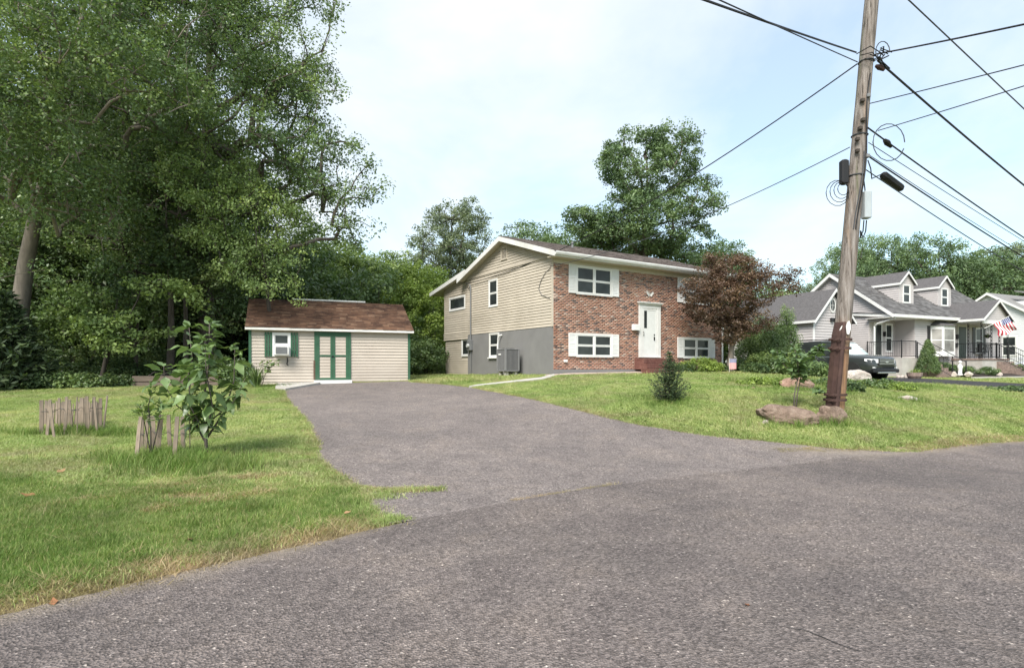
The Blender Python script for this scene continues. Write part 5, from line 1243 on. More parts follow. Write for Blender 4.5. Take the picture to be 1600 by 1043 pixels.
# --- plants with large single leaves
M['leaf_sap'] = leaf_mat('leaf_sapling', (0.125, 0.195, 0.088), .45, .32, .35, (0.17, 0.24, 0.105), .5)
def leaf_blade(name, seed, mat, L=1.0, W=.62, curl=.25):
    rng = rg(seed); n = 5; V, Q, T_ = [], [], []
    prof = [.0, .72, 1.0, .78, .38, .0]
    for i in range(n+1):
        s = i/n; z = -curl*s*s + .04*math.sin(s*9+seed); w_ = W*.5*prof[i]; e = .16*w_ + .03*math.sin(i*2.1+seed)
        V += [(s*L, w_, z+e), (s*L, 0, z), (s*L, -w_, z+e*.9)]
    for i in range(n):
        a = i*3; Q += [(a, a+3, a+4, a+1), (a+1, a+4, a+5, a+2)]
    return fast_mesh(name, np.array(V), np.array(Q), mat, np.full(len(V), rng.uniform(.2, .9)), True)
def big_leaf_plant(name, loc, label, cat, seed, stems, n_leaves, size, mats, W=.62, hang=.35, parent_r=.02):
    """stems: lists of points; leaves are single objects set along them"""
    rng = rg(seed); root = empty(name, loc, 0, label, cat)
    blades = [leaf_blade(name+'_leaf', seed*10+k, mats[k % len(mats)], 1.0, W*rng.uniform(.85, 1.1), rng.uniform(.15, .5)) for k in range(6)]
    for s in stems:
        m = MB(); m.tube(s['p'], [parent_r*s['r']*(1-.75*i/(len(s['p'])-1)) for i in range(len(s['p']))], 6); m.build('stem', M['bark'], root, smooth=True, fixn=False)
    wts = np.array([s['n'] for s in stems], float); wts /= wts.sum()
    for k in range(n_leaves):
        s = stems[int(rng.choice(len(stems), p=wts))]; pts = [np.array(q, float) for q in s['p']]
        u = (1-(1-s.get('u0', .2))*rng.uniform()**1.25)*(len(pts)-1); i = min(int(u), len(pts)-2); p = pts[i]+(pts[i+1]-pts[i])*(u-i)
        th = k*2.4 + rng.normal()*.4; el = rng.normal(.25-hang, .35) + .55*max(0, u/(len(pts)-1)-.75)*3
        L = size*rng.uniform(.6, 1.2)*(1.0 if u/(len(pts)-1) < .85 else .75)
        link('leaf', blades[int(rng.integers(6))], root, tuple(p+np.array([math.cos(th), math.sin(th), .1])*L*.22), (rng.normal(0, .35), -el, th), (L, L, L))
    return root
f = ground_at(322, 718)
st = [dict(p=[(0,0,-.1),(.0,0,.35),(-.03,0,.9),(.02,.05,1.5),(.05,0,2.02)], r=1.4, n=5, u0=.25),
      dict(p=[(0,0,.25),(-.2,.05,.55),(-.3,.1,1.0),(-.26,.1,1.5),(-.28,.05,1.95)], r=.9, n=3.2, u0=.2),
      dict(p=[(0,0,.3),(.22,.1,.7),(.36,.1,1.15),(.40,.05,1.7)], r=.9, n=3, u0=.2),
      dict(p=[(0,0,.4),(.2,-.2,.8),(.16,-.3,1.3),(.12,-.25,1.75)], r=.8, n=2.6, u0=.1),
      dict(p=[(0,0,.35),(-.12,-.2,.8),(-.12,-.25,1.3)], r=.7, n=1.8, u0=.2),
      dict(p=[(-.05,0,.5),(-.4,-.05,.8),(-.58,-.05,1.1),(-.62,0,1.38)], r=.6, n=1.0, u0=.3),
      dict(p=[(.1,0,.6),(.45,-.1,.85),(.6,-.05,1.2)], r=.6, n=1.0, u0=.3)]
st = [dict(s, p=[tuple(c*1.05 for c in q) for q in s['p']]) for s in st]
big_leaf_plant('broadleaf_sapling', tuple(f), 'bushy sapling with large drooping heart-shaped leaves right of the near lath fence', 'sapling', 150, st, 300, .25, [M['leaf_sap'], M['leaf_big'], M['leaf_sap']], .60, .35)
f = ground_at(236, 722)
st = [dict(p=[(0,0,-.05),(-.02,.02,.5),(-.04,0,.85),(.02,0,1.12)], r=.7, n=3, u0=.5), dict(p=[(0,0,.1),(.12,0,.6),(.16,0,.9)], r=.6, n=2, u0=.5), dict(p=[(0,0,.1),(-.1,0,.6),(-.16,0,.85)], r=.6, n=2, u0=.55)]
big_leaf_plant('fenced_shrub', tuple(f), 'small bright green shrub growing inside the near lath fence', 'shrub', 151, st, 120, .15, [M['leaf_lite'], M['leaf_sap']], .40, -.25)
f = ground_at(1240, 643)
st = [dict(p=[(0,0,-.1),(.02,0,.4),(.12,0,.85),(.05,.05,1.4)], r=1.0, n=3, u0=.55), dict(p=[(.05,0,.05),(.1,.03,.4),(.22,.05,.9),(.4,0,1.35)], r=.9, n=3, u0=.55), dict(p=[(.1,0,.7),(-.25,0,1.1),(-.35,.1,1.4)], r=.6, n=2.5, u0=.2), dict(p=[(.15,0,.6),(.45,-.05,.55),(.62,-.05,.42)], r=.5, n=1.2, u0=.5), dict(p=[(.1,0,.8),(.0,-.2,1.15),(-.12,-.25,1.5)], r=.6, n=2, u0=.2), dict(p=[(.2,0,.9),(.5,.05,1.25),(.66,.1,1.5)], r=.6, n=2, u0=.2)]
big_leaf_plant('pole_sapling', tuple(f), 'thin-stemmed sapling with broad leaves left of the utility pole', 'sapling', 152, st, 280, .175, [M['leaf_sap'], M['leaf_big'], M['leaf_sap']], .8, .3)
f = foot(418, 20.2)
st = [dict(p=[(-.25,0,-.1),(-.12,0,.35),(.02,0,.7),(.08,0,.95)], r=.9, n=3, u0=.5), dict(p=[(-.15,0,.3),(-.2,0,.75),(-.15,0,.95)], r=.6, n=1.5, u0=.4), dict(p=[(0,0,.6),(.25,0,.8),(.35,0,.95)], r=.5, n=1.5, u0=.2)]
big_leaf_plant('shed_shrub', f, 'small leafy shrub in front of the shed window shutter', 'shrub', 153, st, 85, .16, [M['leaf_big'], M['leaf_sap']], .7, .2)
# ---------------------------------------------------------------- grey-sided cape house on the right
M['nsiding'] = pm('grey_siding', (0.46, 0.43, 0.425), 0.6, 0.04, 2.0, dirt=(0.42, 0.39, 0.385))
M['nroof'] = pm('charcoal_shingle', (0.095, 0.09, 0.092), 0.95, 0.25, 9, 0.6, 30)
M['wsiding'] = pm('white_siding', (0.62, 0.63, 0.64), 0.6, 0.04, 2.0)
M['stone'] = pm('rough_stone_steps', (0.22, 0.165, 0.14), 0.95, 0.4, 7, 0.8, 14)
M['dgreen'] = pm('dark_green_door', (0.012, 0.028, 0.022), 0.4, 0.1)
na = math.radians(25.0); NU = (math.cos(na), math.sin(na)); NO = (21.85, 33.0); NB = 0.85
cape = empty('cape_house', (NO[0], NO[1], NB), na, 'grey-sided cape house with two roof dormers and a gabled front porch', 'house')
CM = T(0, 0, -NB); CS = T(0, 0, -NB) @ RZ(-math.pi/2)
EV, RD, HALF, CLN = 4.62, 7.50, 3.9, 12.2                       # eave height, ridge height, half depth measured from the eave line
cs_ = (RD-EV)/HALF; crz = lambda y: RD - cs_*abs(y-HALF+.45)      # roof top above local y; eave line at y = -0.45
YR = HALF-.45; CD = 2*YR
cside = MB(CM).prism([(0, 1.15, 1.0), (0, CD, 1.0), (0, CD, crz(CD)-.12), (0, YR, RD-.14), (0, 0.0, crz(0)-.12), (0, 0.0, 4.3), (0, 1.15, 4.3)], (.2, 0, 0)).build('gable_wall', M['siding_back'], cape)
zl = lambda z: -CD if z < crz(CD)-.14 else -(YR+(RD-.14-z)/cs_)
zr = lambda z: -1.15 if z < 4.3 else (-.0 if z < crz(0)-.14 else -(YR-(RD-.14-z)/cs_))
siding(cside, CS, 1.0, 4.3, zl, zr, [], 0.13, M['nsiding'], 'lower_siding'); siding(cside, CS, 4.3, RD-.16, zl, zr, [], 0.13, M['nsiding'], 'upper_siding')
MB(CM).box(.2, 2.5, 1.15, 1.35, 1.0, 4.5).build('entry_wall', M['nsiding'], cape)
MB(CM).box(2.5, 2.7, 0, 1.35, 1.0, 4.5).build('return_wall', M['nsiding'], cape)
fw = MB(CM).box(2.7, CLN, 0, .2, 1.0, 4.5).build('front_wall', M['siding_back'], cape)
siding(fw, CM, 1.9, 4.48, lambda z: 2.5, lambda z: CLN, [(4.15, 5.95, 2.35, 4.3), (6.95, 8.0, 1.9, 4.3), (8.9, 9.85, 2.3, 4.2)], 0.13, M['nsiding'], 'front_siding')
siding(cside, CM @ T(0, 1.15, 0), 2.15, 4.48, lambda z: .0, lambda z: 2.5, [(.45, 1.25, 2.1, 4.3), (1.55, 2.25, 2.5, 4.25)], 0.13, M['nsiding'], 'entry_siding')
siding(cside, CM @ T(2.5, 0, 0) @ RZ(-math.pi/2), 2.15, 4.48, lambda z: -1.15, lambda z: 0.0, [], 0.13, M['nsiding'], 'return_siding')
MB(CM).box(.2, CLN, CD-.2, CD, 1.0, 4.6).build('back_wall', M['nsiding'], cape); MB(CM).prism([(CLN, 0, 1.0), (CLN, CD, 1.0), (CLN, CD, crz(CD)-.12), (CLN, YR, RD-.14), (CLN, 0, crz(0)-.12)], (-.2, 0, 0)).build('end_wall', M['nsiding'], cape)
MB(CM).box(2.7, CLN, -.02, .0, .9, 1.9).build('foundation', M['concrete'], cape)
croof = MB(CM).prism([(-.3, -.45, EV-.1), (-.3, YR, RD-.1), (-.3, CD+.4, crz(CD+.4)-.1), (-.3, CD+.4, crz(CD+.4)), (-.3, YR, RD), (-.3, -.45, EV)], (CLN+.6, 0, 0)).build('roof', M['nroof'], cape)
rn = rg(200)
M['nshingle'] = bpy.data.materials.new('charcoal_tab'); nt, ns, ls, b, out = nodes_of(M['nshingle'])
ls.new(mixc(nt, .8, ramp(nt, attr(nt, 'tint'), [(0, (.07, .066, .067)), (1, (.165, .16, .162))]), ramp(nt, noise_fac(nt, 90, 3, .7), [(.3, (.7, .7, .7)), (.7, (1.25, 1.25, 1.25))]), 'MULTIPLY'), b.inputs['Base Color']); b.inputs['Roughness'].default_value = .95
shingles(croof, 'shingles', -.32, CLN+.32, -.47, EV-.005, YR+.01, RD+.005, M['nshingle'], rn, .33, .16, .012, -NB)
MB(CM).prism([(-.335, -.47, EV-.20), (-.335, YR, RD-.20), (-.335, YR, RD+.01), (-.335, -.47, EV+.01)], (.034, 0, 0)).build('rake_board', M['white'], cape)
MB(CM).prism([(-.336, YR+.002, RD-.20), (-.336, CD+.4, crz(CD+.4)-.2), (-.336, CD+.4, crz(CD+.4)+.01), (-.336, YR+.002, RD+.01)], (.034, 0, 0)).build('rake_board', M['white'], cape)
MB(CM).prism([(-.30, -.45, EV-.13), (-.30, YR, RD-.13), (-.30, CD+.35, crz(CD+.35)-.13), (-.30, CD+.35, crz(CD+.35)-.105), (-.30, YR, RD-.105), (-.30, -.45, EV-.105)], (.3, 0, 0)).build('rake_soffit', M['white'], cape)
MB(CM).box(-.3, CLN+.3, -.45, 1.15, 4.44, 4.47).build('soffit', M['whitewood'], cape)
MB(CM).box(-.32, 6.35, -.55, -.455, 4.46, 4.63).build('gutter', M['white'], cape)
MB(CM).tube([(-.1, -.5, 4.50), (-.12, -.45, 4.40), (-.13, .55, 4.15), (-.08, .75, 4.0), (-.08, .75, 1.0)], .05, 6).build('downspout', M['white'], cape)
# sloping lean-to edge on the gable wall
MB(CM).prism([(-.16, -.45, 4.44), (-.16, 4.4, 5.02), (-.16, 4.4, 5.16), (-.16, -.45, 4.62)], (.16, 0, 0)).build('lean_to_fascia', M['white'], cape)
MB(CM).prism([(-.20, -.45, 4.623), (-.20, 4.4, 5.163), (-.20, 4.4, 5.20), (-.20, -.45, 4.66)], (.20, 0, 0)).build('lean_to_roof', M['nroof'], cape)
# dormers
for x0 in (2.2, 6.2):
    w_, zf, zt, yf = 1.45, 5.35, 6.75, .72
    yb = YR-.45
    for xx in (x0, x0+w_-.1):
        d_ = MB(CM).prism([(xx, yf, crz(yf)-.1), (xx, yb, zt+.0), (xx, yf, zt)], (.1, 0, 0)).build('dormer_cheek', M['siding_back'], cape)
        if xx == x0:
            siding(d_, T(x0, 0, 0) @ CS, crz(yf)-.05, zt, lambda z: -max(yf+.02, min(yb, yf+(z-crz(yf))/cs_)), lambda z: -yf, [], .13, M['nsiding'], 'cheek_siding', out=.03)
    fr_ = MB(CM).prism([(x0, yf, crz(yf)-.1), (x0+w_, yf, crz(yf)-.1), (x0+w_, yf, zt), (x0+w_/2, yf, zt+.62), (x0, yf, zt)], (0, .1, 0)).build('dormer_front', M['siding_back'], cape)
    siding(fr_, CM @ T(0, yf, 0), crz(yf)-.05, zt+.6, lambda z: x0 if z < zt else x0+(z-zt)*w_/2/.62, lambda z: x0+w_ if z < zt else x0+w_-(z-zt)*w_/2/.62, [(x0+.35, x0+w_-.35, 5.5, 6.6)], .13, M['nsiding'], 'dormer_siding', out=.018)
    window(cape, CM @ T(0, yf, 0), x0+.36, x0+w_-.36, 5.50, 6.65, trim=.06)
    yrb = yb+1.0
    for s in (0, 1):
        xs, xm = (x0-.12, x0+w_/2) if s == 0 else (x0+w_+.12, x0+w_/2)
        MB(CM).prism([(xs, yf-.15, zt-.10), (xm, yf-.15, zt+.63), (xm, yf-.15, zt+.71), (xs, yf-.15, zt-.02)], (0, yrb-yf, 0)).build('dormer_roof', M['nroof'], cape)
        MB(CM).prism([(xs, yf-.175, zt-.16), (xm, yf-.175, zt+.57), (xm, yf-.175, zt+.70), (xs, yf-.175, zt-.03)], (0, .024, 0)).build('dormer_rake', M['white'], cape)
    MB(CM).box(x0-.135, x0-.105, yf-.15, yb-.1, zt-.17, zt-.04).build('dormer_fascia', M['white'], cape)
# recessed side entry
sd_ = MB(CM @ T(0, 1.15, 0)).box(.45, 1.25, -.03, 0, 2.12, 4.28).build('door', M['white'], cape)
MB(CM @ T(0, 1.15, 0)).box(.56, 1.14, -.045, -.031, 2.25, 4.15).build('storm_pane', M['glass'], sd_)
for k in range(3): MB(CM @ T(0, 1.15, 0)).box(.60+k*.16, .72+k*.16, -.05, -.046, 2.22, 2.32).build('kick_panel', M['white'], sd_)
window(cape, CM @ T(0, 1.15, 0), 1.55, 2.25, 2.5, 4.25, trim=.08)
MB(CM).cbox(1.33, 1.45, 1.0, 1.13, 3.45, 3.75, .02).build('wall_lantern', M['black'], cape)
MB(CM).box(-.25, 2.6, -.9, 1.15, .8, 2.12).build('entry_stoop', M['concrete'], cape)
def railing(parent, pts, h, gap=.12, posts=True):
    """black iron railing along a polyline of foot points"""
    for a, c in zip(pts[:-1], pts[1:]):
        a, c = Vector(a), Vector(c); L = (c-a).length; up = Vector((0, 0, 1))
        r = MB(CM); r.tube([a+up*h, c+up*h], .022, 6); r.tube([a+up*.10, c+up*.10], .014, 4); r.build('handrail', M['black'], parent)
        n = max(2, int(L/gap)); bb = MB(CM)
        for k in range(1, n): p = a+(c-a)*(k/n); bb.tube([p+up*.1, p+up*h], .0085, 4)
        tag(bb.build('balusters', M['black'], parent), kind='stuff')
    if posts:
        for p in pts: MB(CM).box(p[0]-.022, p[0]+.022, p[1]-.022, p[1]+.022, p[2]-.02, p[2]+h+.06).build('rail_post', M['black'], parent)
er_ = empty('entry_railing', (NO[0], NO[1], NB), na, 'black iron railing round the side entry stoop of the cape house', 'railing')
railing(er_, [(-.2, 1.1, 2.12), (-.2, -.85, 2.12), (1.15, -.85, 2.12)], .95)
for k in range(6): MB(CM).box(1.15+.0, 2.55, -.9-.30*(k+1), -.9-.30*k, .75, 2.12-.19*(k+1)).build('entry_step', M['stone'], cape)
railing(er_, [(2.5, -.9, 2.10), (2.5, -2.7, .98)], .90, .5)
railing(er_, [(1.2, -.9, 2.10), (1.2, -2.7, .98)], .90, .5)
# bay window with its own little roof
bx0, bx1 = 4.1, 6.0
bay = MB(CM); bay.prism([(bx0, .0, 2.25), (bx0+.35, -.55, 2.25), (bx1-.35, -.55, 2.25), (bx1, .0, 2.25)], (0, 0, .2)); bay.prism([(bx0, .0, 4.0), (bx0+.35, -.55, 4.0), (bx1-.35, -.55, 4.0), (bx1, .0, 4.0)], (0, 0, .12)); bay = bay.build('bay_window', M['white'], cape)
for (p, q) in (((bx0, 0), (bx0+.35, -.55)), ((bx0+.35, -.55), (bx1-.35, -.55)), ((bx1-.35, -.55), (bx1, 0))):
    d = Vector((q[0]-p[0], q[1]-p[1], 0)); L = d.length; ang = math.atan2(d.y, d.x); BMx = CM @ T(p[0], p[1], 0) @ RZ(ang)
    fr_ = MB(BMx); fr_.box(0, .09, 0, .05, 2.45, 4.0); fr_.box(L-.09, L, 0, .05, 2.45, 4.0); fr_.box(.09, L-.09, .005, .05, 2.45, 2.55); fr_.box(.09, L-.09, .005, .05, 3.9, 4.0); fr_.box(.09, L-.09, .008, .05, 3.2, 3.26)
    fr_.build('bay_frame', M['white'], bay); MB(BMx).box(.09, L-.09, .02, .04, 2.55, 3.9).build('pane', M['glass_curtain'], bay)
MB(CM).add([(bx0-.1, 0, 4.12), (bx0+.3, -.65, 4.12), (bx1-.3, -.65, 4.12), (bx1+.1, 0, 4.12), (bx0+.45, 0, 4.46), (bx1-.45, 0, 4.46)], [(0,1,4),(1,2,5,4),(2,3,5),(0,3,2,1),(0,4,5,3)]).build('bay_roof', M['nroof'], bay)
MB(CM).box(3.75, 4.02, -.05, -.02, 2.5, 4.1).build('shutter', M['black'], cape)
# front porch
PX0, PX1, PY = 6.3, 9.35, -1.65
MB(CM).box(PX0, PX1, PY, 0, 1.0, 2.02).build('porch_base', M['concrete'], cape); MB(CM).box(PX0-.04, PX1+.04, PY-.04, 0, 2.02, 2.12).build('porch_floor', M['stone'], cape)
pm_x = .5*(PX0+PX1); PZ, PP = 4.52, 5.62
for (xs, xm) in ((PX0-.2, pm_x), (PX1+.2, pm_x)):
    MB(CM).prism([(xs, PY-.2, PZ-.10), (xm, PY-.2, PP), (xm, PY-.2, PP+.09), (xs, PY-.2, PZ)], (0, 4.4, 0)).build('porch_roof', M['nroof'], cape)
    MB(CM).prism([(xs, PY-.225, PZ-.17), (xm, PY-.225, PP-.07), (xm, PY-.225, PP+.07), (xs, PY-.225, PZ-.02)], (0, .024, 0)).build('porch_rake', M['white'], cape)
pg = MB(CM).prism([(PX0, PY, 4.3), (PX1, PY, 4.3), (PX1, PY, 4.55), (pm_x, PY, PP-.05), (PX0, PY, 4.55)], (0, .12, 0)).build('porch_gable', M['siding_back'], cape)
siding(pg, CM @ T(0, PY, 0), 4.42, PP-.08, lambda z: PX0+max(0, z-4.55)*1.36, lambda z: PX1-max(0, z-4.55)*1.36, [], .13, M['nsiding'], 'porch_gable_siding', out=.018)
MB(CM).box(PX0-.02, PX1+.02, PY-.03, PY, 4.22, 4.42).build('porch_beam', M['white'], cape)
MB(CM).box(PX0-.24, PX0-.14, PY-.2, -.45, 4.36, 4.50).build('porch_gutter', M['white'], cape); MB(CM).box(PX0-.13, PX0+.05, PY-.15, -.0, 4.30, 4.34).build('porch_soffit', M['white'], cape); MB(CM).box(PX0+.05, PX1, PY, 0, 4.26, 4.295).build('porch_ceiling', M['whitewood'], cape)
for (x_, y_) in ((PX0+.06, PY+.06), (PX0+.06, -.9), (PX1-.06, PY+.06), (PX0+1.15, PY+.06), (PX1-1.0, PY+.06)):
    pp = MB(CM)
    for dx in (-.07, .07): pp.tube([(x_+dx, y_, 2.12), (x_+dx, y_, 4.26)], .017, 5)
    for k in range(9): pp.tube([(x_-.07, y_, 2.25+k*.22), (x_, y_, 2.36+k*.22), (x_+.07, y_, 2.25+k*.22)], .010, 4); pp.tube([(x_-.07, y_, 2.40+k*.22), (x_, y_, 2.29+k*.22), (x_+.07, y_, 2.40+k*.22)], .010, 4)
    pp.build('porch_post', M['black'], cape)
pr_ = empty('porch_railing', (NO[0], NO[1], NB), na, 'black iron railing round the front porch under the flag', 'railing')
railing(pr_, [(PX0+.04, -.05, 2.12), (PX0+.04, PY+.02, 2.12), (PX0+1.6, PY+.02, 2.12)], .92)
railing(pr_, [(PX1-.02, PY+.02, 2.12), (PX1+.02, -.05, 2.12)], .92)
for k in range(6): MB(CM).box(PX0+1.62, PX1-.1, PY-.31*(k+1), PY-.31*k, .75, 2.12-.19*(k+1)).build('porch_step', M['stone'], cape)
railing(pr_, [(PX0+1.66, PY, 2.1), (PX0+1.66, PY-1.9, .98)], .92); railing(pr_, [(PX1-.14, PY, 2.1), (PX1-.14, PY-1.9, .98)], .92)
fd_ = MB(CM).box(6.98, 7.98, -.03, 0, 2.12, 4.25).build('front_door', M['white'], cape); MB(CM).box(7.08, 7.88, -.045, -.03, 2.14, 4.15).build('door_leaf', M['dgreen'], fd_)
window(cape, CM, 8.95, 9.8, 2.45, 4.15, trim=.07); MB(CM).box(8.62, 8.92, -.05, -.02, 2.45, 4.15).build('shutter', M['black'], cape); MB(CM).box(9.83, 10.1, -.05, -.02, 2.45, 4.15).build('shutter', M['black'], cape)
def wl_(lx, ly, lz): return T(NO[0], NO[1], 0) @ RZ(na) @ Vector((lx, ly, lz))
lamp = MB(CM); lamp.cbox(6.72, 6.84, -.16, -.03, 3.35, 3.65, .02); lamp.build('wall_lantern', M['black'], cape)
mb2 = MB(CM).cbox(6.66, 6.86, -.12, -.025, 2.85, 3.12, .02).build('mailbox', M['black'], cape)
# hanging basket, porch chairs
hb = empty('hanging_basket', tuple(wl_(8.3, -1.0, 3.5)), na, 'dark hanging plant basket under the porch roof', 'plant basket')
MB().lathe([(.06, -.1), (.16, .0), (.18, .08), (.17, .1)], 12).build('basket', M['dark'], hb)
MB().tube([(.16, 0, .08), (0, 0, .76)], .006, 4).build('hanger', M['black'], hb); MB().tube([(-.16, 0, .08), (0, 0, .76)], .006, 4).build('hanger', M['black'], hb)
link('foliage', leaves_mesh('basket_foliage', rg(210), np.array([[0, 0, .1], [.1, 0, .05], [-.1, 0, .05]]), np.array([.16, .14, .14]), 60, .06, M['leaf_big']), hb)
def porch_chair(lx, ly, rot, label):
    p = wl_(lx, ly, 2.12); c = empty('porch_chair', tuple(p), na+rot, label, 'chair', 'chairs on the porch')
    MB().cbox(-.25, .25, -.24, .24, .38, .42, .01).build('seat', M['black'], c)
    bk = MB(); bk.tube([(-.24, .24, .42), (-.24, .30, .9), (.24, .30, .9), (.24, .24, .42)], .015, 5)
    for k in range(5): bk.tube([(-.16+k*.08, .245, .42), (-.16+k*.08, .30, .9)], .008, 4)
    bk.build('backrest', M['black'], c)
    for sx_ in (-1, 1):
        MB().tube([(sx_*.23, -.22, 0), (sx_*.23, -.22, .62), (sx_*.23, .25, .64)], .014, 5).build('armrest', M['black'], c)
        MB().tube([(sx_*.23, .22, 0), (sx_*.23, .22, .40)], .014, 5).build('leg', M['black'], c)
porch_chair(7.15, -.95, math.pi, 'black metal porch chair nearest the dark green front door'); porch_chair(8.35, -.7, math.pi, 'black metal porch chair behind the porch railing by the window')
# flag on an angled pole from the porch corner
fb = wl_(PX0+.15, PY-.05, 3.92)
flag = empty('national_flag', tuple(fb), 0, 'stars and stripes flag hanging from an angled pole at the porch corner', 'flag')
tipd = Vector((.85, -.40, .56)); MB().tube([(0, 0, 0), tuple(tipd*1.25)], .014, 6).build('flagpole', M['whitewood'], flag)
NXf, NYf = 30, 20; V, Q, UV = [], [], []
for j in range(NYf+1):
    for i in range(NXf+1):
        u, v_ = i/NXf, j/NYf                                       # u along the fly (hangs down), v along the hoist (on the pole)
        p = tipd*(1.22 - .76*v_) + Vector((.30*u*1.1, -.12*u, -.80*u)) + Vector((.06*math.sin(u*7+v_*5), .09*math.sin(u*6+v_*9), .03*math.sin(v_*8)))*u
        V.append(p); UV.append((u, 1-v_))
for j in range(NYf):
    for i in range(NXf): a = j*(NXf+1)+i; Q.append((a, a+1, a+NXf+2, a+NXf+1))
me = bpy.data.meshes.new('flag_cloth'); me.from_pydata(V, [], Q); uvl = me.uv_layers.new(name='UVMap')
for lp in me.loops: uvl.data[lp.index].uv = UV[lp.vertex_index]
fm_ = bpy.data.materials.new('flag_cloth'); nt, ns, ls, b, out = nodes_of(fm_)
uvn = nt.nodes.new('ShaderNodeUVMap'); sx3 = nt.nodes.new('ShaderNodeSeparateXYZ'); ls.new(uvn.outputs[0], sx3.inputs[0])
def mth(op, a, b_=None):
    n = nt.nodes.new('ShaderNodeMath'); n.operation = op
    for i, q in enumerate((a, b_)):
        if q is None: continue
        if isinstance(q, (int, float)): n.inputs[i].default_value = q
        else: ls.new(q, n.inputs[i])
    return n.outputs[0]
st_ = mth('MODULO', mth('FLOOR', mth('MULTIPLY', mth('SUBTRACT', 1.0, sx3.outputs['Y']), 13)), 2)
colf = mixc(nt, st_, (0.42, 0.025, 0.045), (0.74, 0.73, 0.74))
cant = mth('MULTIPLY', mth('LESS_THAN', sx3.outputs['X'], .40), mth('GREATER_THAN', sx3.outputs['Y'], 6/13))
du = mth('SUBTRACT', mth('FRACT', mth('MULTIPLY', sx3.outputs['X'], 6/.40)), .5); dw = mth('SUBTRACT', mth('FRACT', mth('MULTIPLY', mth('SUBTRACT', sx3.outputs['Y'], 6/13), 5*13/7)), .5)
star = mth('LESS_THAN', mth('ADD', mth('MULTIPLY', du, du), mth('MULTIPLY', dw, dw)), .07)
colf = mixc(nt, cant, colf, mixc(nt, star, (0.03, 0.045, 0.16), (0.7, 0.7, 0.72)))
ls.new(colf, b.inputs['Base Color']); b.inputs['Roughness'].default_value = .8
me.materials.append(fm_); me.polygons.foreach_set('use_smooth', [True]*len(me.polygons)); link('flag_cloth', me, flag)
# small conical evergreen, bed shrubs and stones
f = cape_pt(1450, -1.5)
root = empty('conical_evergreen', tuple(f), 0, 'dense conical evergreen between the side entry steps and the bay window', 'shrub'); rng = rg(220)
zz_ = rng.uniform(0, 1, 480)**1.3; th = rng.uniform(0, 6.28, 480); rr = .60*(1-zz_)**.75*(.8+.2*rng.uniform(size=480))
pts = np.c_[rr*np.cos(th), rr*np.sin(th), .05+1.72*zz_]
link('crown', leaves_mesh('conical_crown', rng, pts, np.full(480, .13), 60, .055, M['leaf_big'], 1.1, .4, -.5), root); MB().tube([(0, 0, -.1), (0, 0, 1.6)], [.05, .015], 6).build('trunk', M['bark_dark'], root)
GS = 'low shrubs in the mulch bed'
for k, (px, ly, w_, h_, lab) in enumerate(((1472,-1.1,.42,.55,'round shrub under the bay window'),(1488,-1.6,.45,.45,'second round shrub right of the bay window'),(1509,-2.3,.45,.5,'round shrub behind the white garden figure'),(1543,-2.7,.55,.42,'round shrub left of the porch steps'),(1590,-2.2,.8,.6,'spreading shrub beyond the porch steps'))):
    f = cape_pt(px, ly); bush('bed_shrub', tuple(f), lab, GS, 230+k, [(0, 0, h_*.45, w_, w_*.8, h_*.5)], 70, .14, 48, .06, M['leaf_big'], 'shrub', 2)

# --- detached garage with the oval gable window
GA = (16.44, 31.0); GBZ = 0.85
gar = empty('small_garage', (GA[0], GA[1], GBZ), na, 'small grey-sided garage with an oval gable window left of the utility pole', 'garage')
GM = T(0, 0, -GBZ); GSM = GM @ RZ(-math.pi/2); GW_, GD_, GE_, GP_ = 3.05, 6.0, 4.15, 5.85
MB(GM).prism([(0, 0, .9), (GW_, 0, .9), (GW_, 0, GE_), (GW_/2, 0, GP_-.1), (0, 0, GE_)], (0, .15, 0)).build('gable_wall', M['siding_back'], gar)
siding(gar, GM, 1.0, GP_-.14, lambda z: max(0, (z-GE_)*GW_/2/(GP_-.1-GE_)), lambda z: GW_-max(0, (z-GE_)*GW_/2/(GP_-.1-GE_)), [], .15, M['nsiding'], 'gable_siding')
MB(GM).box(0, .15, .15, GD_, .9, GE_).build('side_wall', M['siding_back'], gar); siding(gar, GSM, 1.0, GE_, lambda z: -GD_, lambda z: 0, [], .15, M['nsiding'], 'side_siding')
MB(GM).box(GW_-.15, GW_, .15, GD_, .9, GE_).build('side_wall', M['nsiding'], gar); MB(GM).prism([(.15, GD_, .9), (GW_-.15, GD_, .9), (GW_-.15, GD_, GE_), (GW_/2, GD_, GP_-.1), (.15, GD_, GE_)], (0, -.15, 0)).build('back_wall', M['nsiding'], gar)
for (xs, s) in ((-.2, 1), (GW_+.2, -1)):
    rp = [(xs, -.25, GE_-.12), (GW_/2, -.25, GP_), (GW_/2, -.25, GP_+.09), (xs, -.25, GE_-.03)]
    MB(GM).prism(rp, (0, GD_+.5, 0)).build('roof', M['nroof'], gar); MB(GM).prism([(p[0], p[1]-.024, p[2]-(.09 if i < 2 else .015)) for i, p in enumerate(rp)], (0, .023, 0)).build('rake_board', M['white'], gar)
MB(GM).box(-.27, -.19, -.25, GD_+.2, GE_-.15, GE_-.02).build('gutter', M['white'], gar); MB(GM).box(-.03, .07, -.035, .02, 1.0, GE_).build('corner_trim', M['white'], gar)
ov = MB(GM); n = 20
ring = lambda rx, rz, y: [(GW_/2+rx*math.cos(2*math.pi*k/n), y, 5.02+rz*math.sin(2*math.pi*k/n)) for k in range(n)]
ov.add(ring(.26, .42, -.05)+ring(.17, .32, -.05)+ring(.26, .42, 0), [(k, (k+1) % n, n+(k+1) % n, n+k) for k in range(n)]+[(k, 2*n+k, 2*n+(k+1) % n, (k+1) % n) for k in range(n)])
